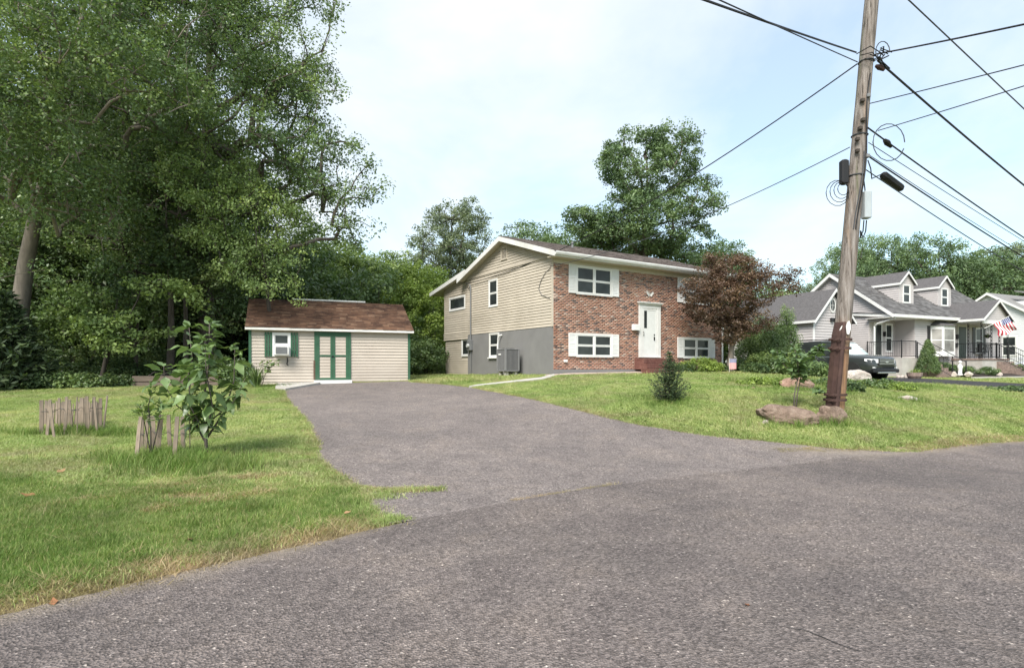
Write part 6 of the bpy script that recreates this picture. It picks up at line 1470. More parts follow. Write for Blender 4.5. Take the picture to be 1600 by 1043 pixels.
ov = ov.build('oval_window', M['white'], gar); MB(GM).add(ring(.175, .325, -.035), [tuple(range(n))]).build('pane', M['glass'], ov)
MB(GM).box(GW_/2-.012, GW_/2+.012, -.048, -.036, 4.7, 5.34).build('muntin', M['white'], ov); MB(GM).box(GW_/2-.17, GW_/2+.17, -.047, -.037, 5.008, 5.032).build('muntin', M['white'], ov)
fl = MB(GM); fl.cbox(1.30, 1.48, -.16, -.03, 4.12, 4.32, .02); fl.cbox(1.58, 1.76, -.16, -.03, 4.12, 4.32, .02); fl.box(1.45, 1.61, -.08, -.03, 4.18, 4.26); fl.build('floodlight', M['black'], gar)

# --- white house further right
WO = (43.2, 45.0); wa = math.radians(25)
wh = empty('white_house', (WO[0], WO[1], .9), wa, 'white-sided house partly in view behind the flag at the right edge', 'house')
XM = T(0, 0, -.9); XS = XM @ RZ(-math.pi/2); WE, WR, WH = 5.0, 8.0, 4.6
wslope = (WR-WE)/WH; wrz = lambda y: WR - wslope*abs(y-WH)
ws = MB(XM).prism([(0, 0, .9), (0, 2*WH, .9), (0, 2*WH, WE-.1), (0, WH, WR-.12), (0, 0, WE-.1)], (.2, 0, 0)).build('gable_wall', M['wsiding'], wh)
siding(ws, XS, 1.0, WR-.15, lambda z: -2*WH if z < WE-.1 else -(WH+(WR-.12-z)/wslope), lambda z: 0 if z < WE-.1 else -(WH-(WR-.12-z)/wslope), [(-3.7, -2.6, 2.5, 4.2)], .16, M['wsiding'], 'gable_siding')
MB(XM).box(.2, 12, 0, .2, .9, WE).build('front_wall', M['wsiding'], wh); MB(XM).box(.2, 12, 2*WH-.2, 2*WH, .9, WE).build('back_wall', M['wsiding'], wh)
MB(XM).prism([(-.3, -.4, WE-.36), (-.3, WH, WR-.1), (-.3, 2*WH+.4, WE-.36), (-.3, 2*WH+.4, WE-.26), (-.3, WH, WR), (-.3, -.4, WE-.26)], (12.6, 0, 0)).build('roof', pm('pale_shingle', (.20, .195, .19), .95, .2, 9), wh)
MB(XM).prism([(-.33, -.42, WE-.45), (-.33, WH, WR-.2), (-.33, WH, WR+.01), (-.33, -.42, WE-.26)], (.028, 0, 0)).build('rake_board', M['white'], wh)
MB(XM).prism([(-.331, WH, WR-.2), (-.331, 2*WH+.4, WE-.45), (-.331, 2*WH+.4, WE-.26), (-.331, WH, WR+.01)], (.028, 0, 0)).build('rake_board', M['white'], wh)
dz_ = MB(XM); dz_.prism([(1.5, .6, wrz(.6)-.1), (1.5, 3.6, 7.2), (1.5, .6, 7.2)], (6.5, 0, 0)); dz_.build('dormer', M['wsiding'], wh)
MB(XM).prism([(1.4, .50, 7.12), (1.4, 3.4, 8.05), (1.4, 3.4, 8.15), (1.4, .50, 7.22)], (6.7, 0, 0)).build('dormer_roof', pm('grey_shingle', (.17, .165, .16), .95, .2, 9), wh)
window(wh, XS, -3.7, -2.6, 2.5, 4.2, trim=.10)

# ---------------------------------------------------------------- vehicles
def paint(name, c, rough=.25):
    m = pm(name, c, rough, .08, 3); m.node_tree.nodes['Principled BSDF'].inputs['Coat Weight'].default_value = .6; m.node_tree.nodes['Principled BSDF'].inputs['Coat Roughness'].default_value = .08; return m
def car(name, loc, rz, label, L, W, Hh, mat, sedan=False):
    """nose towards local -y; foot of the car at z = 0"""
    c = empty(name, loc, rz, label, 'car'); w = W/2
    # body: side outline (y, z, half width factor) lofted across
    if not sedan:
        belt, roofp = 1.12, [(1.35, 1.20, .96), (2.05, Hh-.06, .80), (2.7, Hh, .80), (4.6, Hh-.03, .80), (5.1, 1.75, .84), (5.25, 1.25, .95)]
        low = [(0.0, .50, .80), (0.02, .80, .86), (.12, 1.02, .90), (.5, 1.12, .95), (1.35, 1.18, .97)]
    else:
        belt, roofp = .92, [(1.4, .98, .95), (2.1, Hh-.04, .74), (2.7, Hh, .74), (3.4, Hh-.06, .74), (4.1, 1.02, .90)]
        low = [(0.0, .40, .78), (.02, .62, .86), (.12, .74, .9), (.5, .86, .94), (1.4, .97, .96)]
    k = L/5.3 if not sedan else L/4.7
    ys = [0, .03, .12, .3, .6, 1.0, 1.35, 2.0, 3.0, 4.0, 4.7, 5.1, 5.27, 5.3] if not sedan else [0, .03, .12, .3, .6, 1.0, 1.4, 2.0, 2.8, 3.4, 4.1, 4.5, 4.66, 4.7]
    top = (lambda y: np.interp(y, [0, .03, .12, .5, 1.35, 5.0, 5.3], [.78, .95, 1.06, 1.14, 1.19, 1.22, 1.10])) if not sedan else (lambda y: np.interp(y, [0, .03, .12, .5, 1.4, 4.1, 4.6, 4.7], [.58, .68, .76, .86, .97, 1.0, .96, .8]))
    hw = lambda y: np.interp(y, [0, .03, .12, .35, .9, 4.6, 5.2, 5.3] if not sedan else [0, .03, .12, .35, .9, 4.0, 4.6, 4.7], [.72, .80, .88, .95, 1.0, 1.0, .94, .86])*w
    bot = .34 if not sedan else .24
    rings, F = [], []
    for y in ys:
        t, h = float(top(y)), float(hw(y)); b0 = bot + (.10 if y < .1 else 0)
        sec = [(-h*.93, b0), (-h, b0+.14), (-h*1.0, (b0+t)*.52), (-h*.985, t-.13), (-h*.93, t-.03), (-h*.72, t+.015), (0, t+.03), (h*.72, t+.015), (h*.93, t-.03), (h*.985, t-.13), (h, (b0+t)*.52), (h, b0+.14), (h*.93, b0)]
        rings += [(x_, y*k, z_) for x_, z_ in sec]
    m = 13
    for i in range(len(ys)-1):
        for j in range(m): a, b_ = i*m+j, i*m+(j+1) % m; F.append((a, b_, b_+m, a+m))
    F.append(tuple(range(m))); F.append(tuple(range((len(ys)-1)*m+m-1, (len(ys)-1)*m-1, -1)))
    bd = MB(); bd.add(rings, F); body = bd.build('body', mat, c, smooth=True)
    # cabin
    cy = [p[0] for p in roofp]; cz = [p[1] for p in roofp]; cw_ = [p[2] for p in roofp]
    z0 = (1.17 if not sedan else .95)
    secs = [(cy[0], z0+.02, .90, .90), (cy[1], cz[1], .93, cw_[1]), (cy[2], cz[2], .93, cw_[2]), (cy[-3], cz[-3], .93, cw_[-3]), (cy[-2], cz[-2], .92, cw_[-2]), (cy[-1], z0+.02, .90, .90)]
    cb_ = MB(); R, F = [], []
    for (y, zt_, wb, wt) in secs: R += [(-wb*w, y*k, z0-.05), (-wt*w, y*k, zt_-.04), (-wt*w*.86, y*k, zt_), (wt*w*.86, y*k, zt_), (wt*w, y*k, zt_-.04), (wb*w, y*k, z0-.05)]
    for i in range(len(secs)-1):
        for j in range(5): a = i*6+j; F.append((a, a+1, a+7, a+6))
    cb_.add(R, F); cb_.build('cabin', mat, c, smooth=False)
    # glazing set just proud of the cabin
    g = MB(); y0, y1 = secs[0][0]*k, secs[1][0]*k
    def lerp(a, b_, t): return tuple(a[i]+(b_[i]-a[i])*t for i in range(3))
    A0, A1 = (-.86*w, y0, z0+.02), (.86*w, y0, z0+.02); B0, B1 = (-secs[1][3]*w*.90, y1, cz[1]-.02), (secs[1][3]*w*.90, y1, cz[1]-.02)
    q = [lerp(A0, B0, .04), lerp(A1, B1, .04), lerp(A1, B1, .93), lerp(A0, B0, .93)]
    g.add([(p[0], p[1]-.02, p[2]+.015) for p in q], [(0, 1, 2, 3)]); g.build('windscreen', M['windscreen'], c)
    for s in (-1, 1):
        for (ya, yb_) in ((cy[1]-.25, 2.95 if not sedan else 2.7), (3.02 if not sedan else 2.76, 4.1 if not sedan else 3.5), (4.17, 4.95)) if not sedan else ((cy[1]-.25, 2.7), (2.76, 3.5)):
            zt_ = cz[2]-.14
            V = [(s*(w*.93+.008), ya*k-.25*k*(1 if ya < 2.2 else 0), z0+.03), (s*(w*.93+.008), yb_*k, z0+.03), (s*(w*cw_[2]+.022), yb_*k, zt_), (s*(w*cw_[2]+.022), ya*k+.22*(1 if ya < 2.2 else 0), zt_)]
            MB().add(V, [(0, 1, 2, 3)]).build('side_window', M['glass'], c)
    # wheels
    r = .40 if not sedan else .32
    for yy in ((.98, 4.1) if not sedan else (.9, 3.7)):
        for s in (-1, 1):
            arch = MB().lathe([(r+.07, s*(w-.16)), (r+.07, s*(w+.006))], 24, (0, yy*k, r), 'X').build('wheel_arch', M['dark'], c)
            wh_ = empty('wheel', (s*(w-.11), yy*k, r)); wh_.parent = c
            MB().lathe([(r*.62, -.11), (r*.95, -.11), (r, -.07), (r, .07), (r*.95, .11), (r*.62, .11)], 24, axis='X').build('tyre', M['tyre'], wh_)
            rm = MB(); rm.lathe([(r*.63, -.05*s), (r*.63, .085*s), (r*.56, .095*s), (r*.54, .06*s)], 24, axis='X')
            for q_ in range(6):
                a = q_*math.pi/3; ca, sa_ = math.cos(a), math.sin(a)
                rm.add([(.07*s, r*.08*-sa_, r*.08*ca), (.07*s, r*.08*sa_, -r*.08*ca), (.085*s, r*.58*ca+r*.07*sa_, r*.58*sa_-r*.07*ca), (.085*s, r*.58*ca-r*.07*sa_, r*.58*sa_+r*.07*ca)], [(0, 1, 2, 3)])
            rm.lathe([(r*.16, .05*s), (r*.14, .10*s)], 12, axis='X'); rm.build('rim', M['chrome'], wh_)
    # face: grille, lamps, bumper
    sc_ = 1.0 if not sedan else .72
    gz_, gh = (.70, .30) if not sedan else (.52, .15)
    gr = MB().cbox(-.50*w*1.1, .50*w*1.1, -.035, .05, gz_, gz_+gh, .02).build('grille', M['dark'], c)
    for q_ in range(4 if not sedan else 2): MB().box(-.50*w, .50*w, -.05, -.036, gz_+.035+q_*gh*.24, gz_+.062+q_*gh*.24).build('grille_bar', M['chrome'], gr)
    em = MB(); n = 16; em.add([(.11*math.cos(2*math.pi*q_/n), -.062, gz_+gh*.5+.05*math.sin(2*math.pi*q_/n)) for q_ in range(n)]+[(.11*math.cos(2*math.pi*q_/n), -.04, gz_+gh*.5+.05*math.sin(2*math.pi*q_/n)) for q_ in range(n)], [tuple(range(n))]+[(q_, (q_+1) % n, n+(q_+1) % n, n+q_) for q_ in range(n)])
    em.build('emblem', M['chrome'], gr)
    for s in (-1, 1):
        hl = MB(); zt_ = gz_+gh
        hl.add([(s*.56*w, -.03, gz_+.10), (s*.86*w, .10, gz_+.13), (s*.95*w, .36, gz_+.20), (s*.94*w, .36, zt_), (s*.84*w, .10, zt_-.01), (s*.56*w, -.03, zt_-.02),
                (s*.56*w, .06, gz_+.10), (s*.84*w, .18, gz_+.13), (s*.84*w, .18, zt_), (s*.56*w, .06, zt_-.02)], [(0, 1, 4, 5), (1, 2, 3, 4), (5, 4, 8, 9), (4, 3, 8), (0, 6, 7, 1), (1, 7, 2), (0, 5, 9, 6)])
        hl.build('headlight', M['lamp_glass'], c)
        MB().cbox(s*.72*w-.11, s*.72*w+.11, .0, .10, gz_-.14*sc_, gz_-.08*sc_, .01).build('fog_lamp', M['lamp_glass'], c)
        mi = MB().cbox(s*(w+.13)-.11, s*(w+.13)+.11, 1.75*k, 1.92*k, z0+.06, z0+.24, .03).build('mirror', mat, c)
    MB().cbox(-.90*w, .90*w, -.06, .12, bot+.02, bot+.20, .03).build('bumper', M['black'], c)
    MB().cbox(-.62*w, .62*w, -.085, .0, bot-.02, bot+.05, .015).build('skid_plate', M['chrome'], c)
    if not sedan:
        for s in (-1, 1): MB().tube([(s*w*.62, 2.2*k, Hh+.02), (s*w*.62, 2.3*k, Hh+.07), (s*w*.62, 4.5*k, Hh+.05), (s*w*.62, 4.6*k, Hh)], .02, 5).build('roof_rail', M['black'], c)
    for s in (-1, 1):
        for yy in ((2.35, 3.3) if not sedan else (2.2, 3.1)): MB().cbox(s*(w+.005)-.015, s*(w+.005)+.015, yy*k+.35, yy*k+.53, z0-.17, z0-.13, .006).build('door_handle', M['chrome'], c)
    return c
M['tyre'] = pm('tyre', (.018, .018, .019), .85, .2); M['chrome'] = pm('bright_metal', (.52, .53, .54), .22, .05, metal=.9)
M['windscreen'] = glass_mat('windscreen', (.30, .36, .36), .06); M['lamp_glass'] = glass_mat('lamp_glass', (.55, .56, .56), .12)
fx = P(1384, 594, 26.2); car('dark_suv', (fx.x, fx.y, gz(fx.x, fx.y)+.012), math.radians(24), 'dark grey sport utility car parked nose-out in the neighbouring driveway', 5.3, 2.03, 1.92, paint('dark_grey_paint', (.030, .035, .035)))
fx = P(1592, 566, 37.0); fx = Vector((fx.x, 37.0, 0)); car('silver_sedan', (fx.x+.6, fx.y, gz(fx.x, fx.y)+.03), math.radians(-62), 'silver car cut off by the right picture edge behind the porch steps', 4.6, 1.8, 1.42, paint('silver_paint', (.45, .47, .50)), True)
# ---------------------------------------------------------------- utility pole
wm = bpy.data.materials.new('weathered_pole'); nt, ns, ls, b, out = nodes_of(wm)
c1 = ramp(nt, noise_fac(nt, 5, 6, .65, 'Object', .4, (3, 3, .22)), [(.28, (.07, .058, .05)), (.44, (.16, .135, .118)), (.6, (.26, .23, .21)), (.75, (.36, .335, .32))])
c1 = mixc(nt, ramp(nt, noise_fac(nt, 2.2, 5, .6, 'Object', .3, (2, 2, .25)), [(.52, (0, 0, 0)), (.70, (.8, .8, .8))]), c1, (.29, .20, .14))
c1 = mixc(nt, ramp(nt, noise_fac(nt, 9, 5, .6, 'Object', .2, (3.5, 3.5, .08)), [(.36, (1, 1, 1)), (.43, (0, 0, 0))]), c1, (.045, .036, .028))
c1 = mixc(nt, ramp(nt, noise_fac(nt, 1.7, 4, .6, 'Object', .2, (2.5, 2.5, .2)), [(.58, (0, 0, 0)), (.7, (1, 1, 1))]), c1, (.12, .125, .07))
tco = nt.nodes.new('ShaderNodeTexCoord'); spz = nt.nodes.new('ShaderNodeSeparateXYZ'); ls.new(tco.outputs['Object'], spz.inputs[0])
mr = nt.nodes.new('ShaderNodeMapRange'); mr.inputs['From Min'].default_value = 2.2; mr.inputs['From Max'].default_value = 1.2; mr.inputs['To Max'].default_value = .75; ls.new(spz.outputs['Z'], mr.inputs['Value'])
c1 = mixc(nt, mr.outputs[0], c1, ramp(nt, noise_fac(nt, 6, 5, .6, 'Object', .3, (3, 3, .2)), [(.3, (.13, .06, .03)), (.6, (.36, .19, .09)), (.8, (.42, .27, .15))]))
ls.new(c1, b.inputs['Base Color']); b.inputs['Roughness'].default_value = .9; bump(nt, b, noise_fac(nt, 14, 6, .7, 'Object', .2, (3, 3, .1)), .9, .03)
PB = ground_at(1305, 641); pole_top = 11.6
tilt = (P(1362, 0, PB.y).x - PB.x)/(P(1362, 0, PB.y).z - PB.z)
pole = empty('utility_pole', tuple(PB), 0, 'weathered leaning wooden utility pole with a rusty brown steel stub at its foot', 'utility pole')
pax = lambda z: Vector((tilt*z, 0, z))                                # axis above the foot
prad = lambda z: .180 - .0042*z
pl = MB(); rp_ = rg(300); ns_ = 26
for i in range(48):
    z = -.3 + i*(pole_top+.3)/47
    for k in range(ns_):
        a = 2*math.pi*k/ns_; r = prad(max(z, 0))*(1+.035*math.sin(k*2.1+.6*math.sin(z*.7))+.02*math.sin(k*5.3+z*1.3)+rp_.normal(0, .006)); q = pax(z); pl.v.append((q.x+r*math.cos(a), q.y+r*math.sin(a), z)); pl.t.append(1.0)
for i in range(47):
    for k in range(ns_): k2 = (k+1) % ns_; pl.f.append((i*ns_+k, i*ns_+k2, (i+1)*ns_+k2, (i+1)*ns_+k))
pl.f.append(tuple(range(47*ns_, 48*ns_))); pl.build('pole_shaft', wm, pole, smooth=True, fixn=False)
# steel stub: a folded C-truss clamped to the lower 2.3 m
zt = (EYE+(HORIZON-524)/FPX*PB.y) - PB.z
sec = [(-.30, .06), (-.30, -.10), (-.235, -.235), (-.10, -.265), (-.07, -.22), (.0, -.22), (.02, -.262), (.075, -.25), (.085, -.19), (.06, -.19), (-.02, -.185), (-.08, -.185), (-.20, -.17), (-.255, -.07), (-.255, .06)]
_c, _s = math.cos(math.radians(55)), math.sin(math.radians(55))
sec = [(((x_+.10)*_c + y_*_s)*.92, (-(x_+.10)*_s + y_*_c)*.92) for x_, y_ in sec]      # the stub faces the street
br = MB(); V = [(x_ + tilt*z, y_, z) for z in (-.25, zt*.5, zt) for x_, y_ in sec]; m = len(sec)
br.add(V, [(i*m+k, i*m+(k+1) % m, (i+1)*m+(k+1) % m, (i+1)*m+k) for i in range(2) for k in range(m)] + [tuple(range(m)), tuple(range(3*m-1, 2*m-1, -1))]); br.build('steel_stub', M['steel_brown'], pole)
cp = MB(); V = [(x_ + tilt*zt, y_, zt) for x_, y_ in sec] + [(x_*.72 + tilt*(zt+.30) - .02, y_*.86, zt+.30) for x_, y_ in sec]
cp.add(V, [(k, (k+1) % m, m+(k+1) % m, m+k) for k in range(m)]); cp.build('stub_cap', M['steel_brown'], pole)
for z in (.22, .34, zt-.32, zt-.12):
    bd = MB(); n = 20
    for dz in (0, .055):
        for k in range(n): a = 2*math.pi*k/n; bd.v.append((tilt*z-.04 + .24*math.cos(a), -.025+.24*math.sin(a), z+dz)); bd.t.append(1.0)
    bd.f += [(k, (k+1) % n, n+(k+1) % n, n+k) for k in range(n)]; bd.build('clamp_band', M['steel_brown'], pole)
    
    for q_ in (-38, -72): MB(T(tilt*z-.04, -.025, z+.03) @ RZ(math.radians(q_))).lathe([(.025, -.295), (.025, -.23)], 8, (0, 0, 0), 'Y').build('bolt', M['steel_brown'], pole)
pz = lambda py: EYE+(HORIZON-py)/FPX*PB.y - PB.z                     # pole height of a photograph row
for (x_, py, w_, h_) in ((-.02, 517, .07, .13), (.09, 512, .06, .15)):   # torn paper notices
    z = pz(py); V = [(tilt*z+x_+w_*a*(1-.2*abs(c_)), -(prad(z)+.075)+.02*abs(a), z+h_*c_) for a, c_ in ((-.6, -1), (.3, -1.1), (.8, -.4), (.9, .3), (.4, 1), (-.3, .8), (-.8, .2))]
    V = [(tilt*z+(x-tilt*z)*.87+(y+.075)*.49, -(x-tilt*z)*.49+(y+.03)*.87, zz) for x, y, zz in V]
    MB().prism(V, (.003, .005, 0)).build('torn_notice', M['white'], pole)
gb = MB().cbox(.20, .36, -.14, .04, 0, .62, .02).build('terminal_box', pm('pale_grey_box', (.36, .40, .42), .5, .08), pole); gb.location = (tilt*pz(343)+.0, -.02, pz(343))
for k, dx in enumerate((.24, .30)): MB().tube([(dx+tilt*pz(345), -.05, pz(345)), (dx+tilt*pz(360), -.05, pz(362)), (dx-.05+tilt*pz(372), -.06, pz(372)), (.16+tilt*pz(365), -.1, pz(362))], .014, 5).build('box_cable', M['wire'], pole)
MB().tube([(.22+tilt*pz(304), -.05, pz(306)), (.2+tilt*pz(296), -.05, pz(296)), (.12+tilt*pz(285), -.12, pz(285))], .014, 5).build('box_cable', M['wire'], pole)
# cable running down the shaft
cd = [(.05+tilt*pz(y_)+.05*math.sin(y_*.03), -(prad(pz(y_))+.012), pz(y_)) for y_ in range(120, 375, 15)]
MB().tube(cd, .016, 5).build('riser_cable', M['wire'], pole); MB().tube([(q[0]-.05, q[1]+.002, q[2]) for q in cd[8:]], .012, 5).build('riser_cable', M['wire_grey'], pole)
for py in (97, 212, 275):
    z = pz(py); n = 18; MB().tube([(tilt*z+(prad(z)+.012)*math.cos(2*math.pi*k/n), (prad(z)+.012)*math.sin(2*math.pi*k/n), z) for k in range(n+1)], .014, 5).build('strap', M['wire_grey'], pole)
for py, dx in ((155, .02), (162, -.1), (192, -.05), (205, -.1), (222, -.14), (240, -.12), (248, .12)):
    z = pz(py); MB().cbox(dx+tilt*z-.04, dx+tilt*z+.04, -prad(z)-.06, -prad(z)+.03, z-.04, z+.04, .01).build('bracket', M['grey_metal'] if dx > 0 else M['bark_dark'], pole)
z = pz(270); MB().cbox(tilt*z-.38, tilt*z-.22, -.12, .06, z-.28, z+.28, .03).build('splice_case', M['wire'], pole)
for k in range(4):
    z0_ = pz(290); n = 14; r = .14+.05*k
    MB().tube([(tilt*z0_-.32-.06*k+r*math.cos(2*math.pi*q/n)*.9, -.08-.03*k, z0_-.10-.04*k+r*math.sin(2*math.pi*q/n)) for q in range(n+1)], .009, 4).build('cable_coil', M['wire'], pole)
for k in range(7):                                                    # tangle at the upper attachment
    z = pz(92+(k % 3)*5); a = k*1.1
    MB().tube([(tilt*z-.35+.1*k, -.2, z+.05*math.sin(a)), (tilt*z-.1+.05*k, -.30, z+.12*math.cos(a)), (tilt*z+.15, -.26, z-.10*math.sin(a*1.7)), (tilt*z+.32+.03*k, -.12, z+.14*math.sin(a*2))], .014, 4).build('jumper_wire', M['wire'], pole)
n = 18; z = pz(225); MB().tube([(tilt*z+.62+.36*math.cos(2*math.pi*q/n), -.1, z+.0+.42*math.sin(2*math.pi*q/n)) for q in range(n)], .012, 4).build('slack_loop', M['wire_grey'], pole)
n = 10; z = pz(85); MB().tube([(tilt*z+.30+.16*math.cos(math.pi*q/n*1.4), -.1, z+.0+.24*math.sin(math.pi*q/n*1.4)) for q in range(n)], .012, 4).build('slack_loop', M['wire_grey'], pole)

# ---------------------------------------------------------------- overhead wires
def wire(name, a, c, sag, r, label, mat='wire', n=28, extras=None):
    a, c = Vector(a), Vector(c)
    root = None
    pts = [a+(c-a)*(i/n)-Vector((0, 0, sag*4*(i/n)*(1-i/n))) for i in range(n+1)]
    return tag(MB().tube(pts, r, 5).build(name, M[mat], None, fixn=False), label, 'wire', 'overhead wires at the utility pole')
def at_pole(py, dx=0.0, dy=0.0): z = pz(py); return Vector((PB.x+tilt*z+dx, PB.y+dy, PB.z+z))
def past(px0, py0, Y0, px1, py1, Y1, k=1.6):
    """point beyond the frame on the straight line through two seen points"""
    p, q = P(px0, py0, Y0), P(px1, py1, Y1); return p+(q-p)*k
PY_ = PB.y
wire('main_cable', at_pole(98, .2, -.1), past(1376, 100, PY_, 1600, 278, 17.5, 2.6), .25, .025, 'thick black cable dropping right from the upper tangle on the pole')
wire('overhead_cable', at_pole(85, .2), past(1380, 80, PY_, 1600, 28, 9.5, 3.2), .10, .018, 'black cable rising right from the top of the pole tangle')
wire('overhead_wire', at_pole(163, .1), past(1360, 163, PY_, 1600, 99, 9.5, 3.2), .05, .011, 'thin wire rising right just below the upper tangle')
wire('overhead_wire', at_pole(207, .35, -.1), past(1378, 206, PY_, 1600, 134, 9.5, 3.2), .05, .010, 'lower thin wire rising right from beside the slack loop')
wire('crossing_wire', past(1600, 166, 9.0, 1424, 0, 7.2, 3.4), past(1424, 0, 7.2, 1600, 166, 9.0, 9.0), .05, .009, 'wire crossing the top right corner clear of the pole', 'wire_grey')
wire('overhead_cable', at_pole(82, -.25), past(1330, 80, PY_, 1113, 0, 8.2, 2.5), .05, .018, 'upper black cable running up left from the pole')
wire('overhead_wire', at_pole(97, -.2), past(1333, 96, PY_, 1113, -6, 8.0, 2.5), .03, .011, 'lower wire running up left beneath the upper left cable')
mast = T(HO[0], HO[1], 0) @ RZ(ha) @ Vector((-.12, 7.1, 5.8))
wire('service_drop', at_pole(100, -.2), mast, .75, .016, 'service cable sloping down left from the pole to the house side wall')
corner = T(HO[0], HO[1], 0) @ RZ(ha) @ Vector((-.05, .15, 5.62))
wire('telephone_drop', at_pole(230, -.2), corner, .35, .011, 'thin telephone wire from the pole to the house corner', 'wire_grey')
wire('comms_cable', at_pole(205, .05, -.2), past(1385, 222, PY_, 1600, 362, 17.5, 2.6), .22, .019, 'uppermost black communications cable dropping right below the slack loop')
wire('comms_wire', at_pole(228, .1, -.2), past(1362, 226, PY_, 1600, 372, 17.5, 2.6), .10, .009, 'thin pale wire dropping right between two black communications cables', 'wire_grey')
wire('spliced_cable', at_pole(248, .1, -.2), past(1366, 252, PY_, 1600, 392, 17.0, 2.6), .22, .018, 'black communications cable carrying a fat splice case near the pole')
wire('support_wire', at_pole(243, .1, -.15), past(1360, 243, PY_, 1600, 386, 17.0, 2.6), .20, .008, 'thin support strand just above the spliced cable', 'wire_grey')
wire('lowest_wire', at_pole(270, .1, -.2), past(1352, 270, PY_, 1600, 412, 17.0, 2.6), .30, .013, 'lowest wire dropping right from the pole', 'wire_grey')
sa_, sb_ = P(1378, 272, PY_+.35), P(1410, 296, PY_+.75); d_ = (sb_-sa_)
tag(MB().tube([sa_, sa_+d_*.08, sa_+d_*.9, sb_], [.03, .095, .095, .03], 8).build('splice_case', M['wire']), 'fat black splice case hanging on the cable right of the pole', 'splice case')
MB_ = MB().tube([at_pole(255, .12, -.2), at_pole(268, .2, -.2), P(1362, 279, PY_+.1), sa_], .013, 5).build('splice_lead', M['wire'], None, fixn=False); tag(MB_, 'black lead curving from the pole to the splice case', 'wire', 'overhead wires at the utility pole')
sa_ = P(1382, 219, PY_+.3); tag(MB().tube([sa_, sa_+Vector((.12, .08, -.03)), sa_+Vector((.26, .16, -.10))], [.04, .07, .03], 7).build('cable_clamp', M['wire'], None), 'small black clamp on the cable just right of the slack loop', 'clamp')
sa_ = P(1368, 103, PY_-.1); tag(MB().tube([sa_, sa_+Vector((.1, 0, -.03)), sa_+Vector((.2, .0, -.1))], [.03, .07, .03], 7).build('cable_clamp', M['steel_brown'], None), 'reddish clamp under the upper tangle where the thick cable leaves', 'clamp')

# ---------------------------------------------------------------- boulders
def rock_mat(name, a, c, d):
    m = bpy.data.materials.new(name); nt, ns, ls, b, out = nodes_of(m)
    col = ramp(nt, noise_fac(nt, 5, 7, .7, 'Object', .5), [(.28, a), (.5, c), (.72, d)])
    col = mixc(nt, .7, col, ramp(nt, noise_fac(nt, 45, 4, .7), [(.3, (.6, .6, .6)), (.7, (1.3, 1.3, 1.3))]), 'MULTIPLY')
    ls.new(col, b.inputs['Base Color']); b.inputs['Roughness'].default_value = .95; b.inputs['Specular IOR Level'].default_value = .2
    bump(nt, b, noise_fac(nt, 18, 7, .75), .9, .04); return m
M['rock'] = rock_mat('brown_rock', (.11, .08, .062), (.215, .155, .12), (.32, .25, .20))
M['rock_red'] = rock_mat('reddish_rock', (.19, .115, .085), (.31, .20, .15), (.42, .31, .25))
M['rock_pale'] = rock_mat('pale_rock', (.33, .27, .23), (.52, .45, .40), (.64, .60, .56))
from mathutils import noise as mnoise
def boulder(name, loc, size, rz, seed, mat, label, cuts=11, group='boulders on the front lawn', sub=4, cat='boulder', tilt_=0.0):
    bm = bmesh.new(); bmesh.ops.create_icosphere(bm, subdivisions=sub, radius=1.0); rng = rg(seed)
    pl_ = [(unit(rng.normal(size=3)*[1, 1, .8]), rng.uniform(.64, .93)) for _ in range(cuts)]
    ph = rng.uniform(0, 6, 6)
    for v in bm.verts:
        p = np.array(v.co)
        for nrm, d in pl_:
            e = p@nrm - d
            if e > 0: p = p - nrm*e*.92
        p = p*(1 + .035*math.sin(p[0]*5+ph[0])*math.sin(p[1]*6+ph[1]) + .03*math.sin(p[2]*9+ph[2]+p[0]*4) + rng.normal(0, .005))
        nv = mnoise.fractal(Vector(p)*1.7+Vector((seed, 0, 0)), 1.0, 2.0, 5) + .6*mnoise.noise(Vector(p)*5.5)
        p = p*(1 + .085*nv)
        v.co = (p[0]*size[0], p[1]*size[1], p[2]*size[2])
    me = bpy.data.meshes.new(name); bm.to_mesh(me); bm.free(); me.materials.append(mat)
    return tag(link(name, me, None, loc, (0, tilt_, rz)), label, cat, group)
def rock_at(px, py_base, wpx, hpx, **kw):
    g_ = ground_at(px, py_base); s = g_.y/FPX; w_, h_ = wpx*s/2, hpx*s
    return boulder(kw.pop('name', 'boulder'), (g_.x, g_.y+w_*.3, g_.z + h_*.40), (w_*1.1, w_*.62, h_*.78), kw.pop('rz', .2), kw.pop('seed'), kw.pop('mat'), kw.pop('label'), **kw)
rock_at(1234, 664, 92, 27, seed=401, mat=M['rock'], label='long low brown boulder lying left of the pole foot', rz=-.15, tilt_=.10)
rock_at(1303, 665, 52, 28, seed=412, mat=M['rock'], label='rounded brown boulder right in front of the utility pole', rz=.4)
rock_at(1247, 609, 52, 17, seed=423, mat=M['rock_red'], label='flat reddish boulder behind the sapling', rz=.1)
rock_at(1343, 602, 48, 21, seed=434, mat=M['rock_pale'], label='large pale boulder between the pole and the dark car', rz=.1, tilt_=.12)
rock_at(1288, 586, 17, 15, seed=445, mat=M['rock_pale'], label='small pale boulder just left of the utility pole', rz=.3)
rock_at(1425, 628, 38, 9, seed=456, mat=M['rock_pale'], label='flat pale stone in the lawn right of the pole', rz=.25, tilt_=.08)
rock_at(1219, 583, 12, 6, seed=467, mat=M['rock_pale'], label='little pale stone by the shrubs behind the sapling')
rock_at(1189, 597, 7, 7, seed=468, mat=M['rock_pale'], label='tiny round whitish stone on the lawn left of the flat reddish boulder')
rock_at(1178, 610, 9, 5, seed=469, mat=M['rock_red'], label='tiny reddish stone in the lawn between the spruce and the sapling')
rock_at(1197, 663, 12, 6, seed=470, mat=M['rock_pale'], label='small white stone at the left end of the long brown boulder')
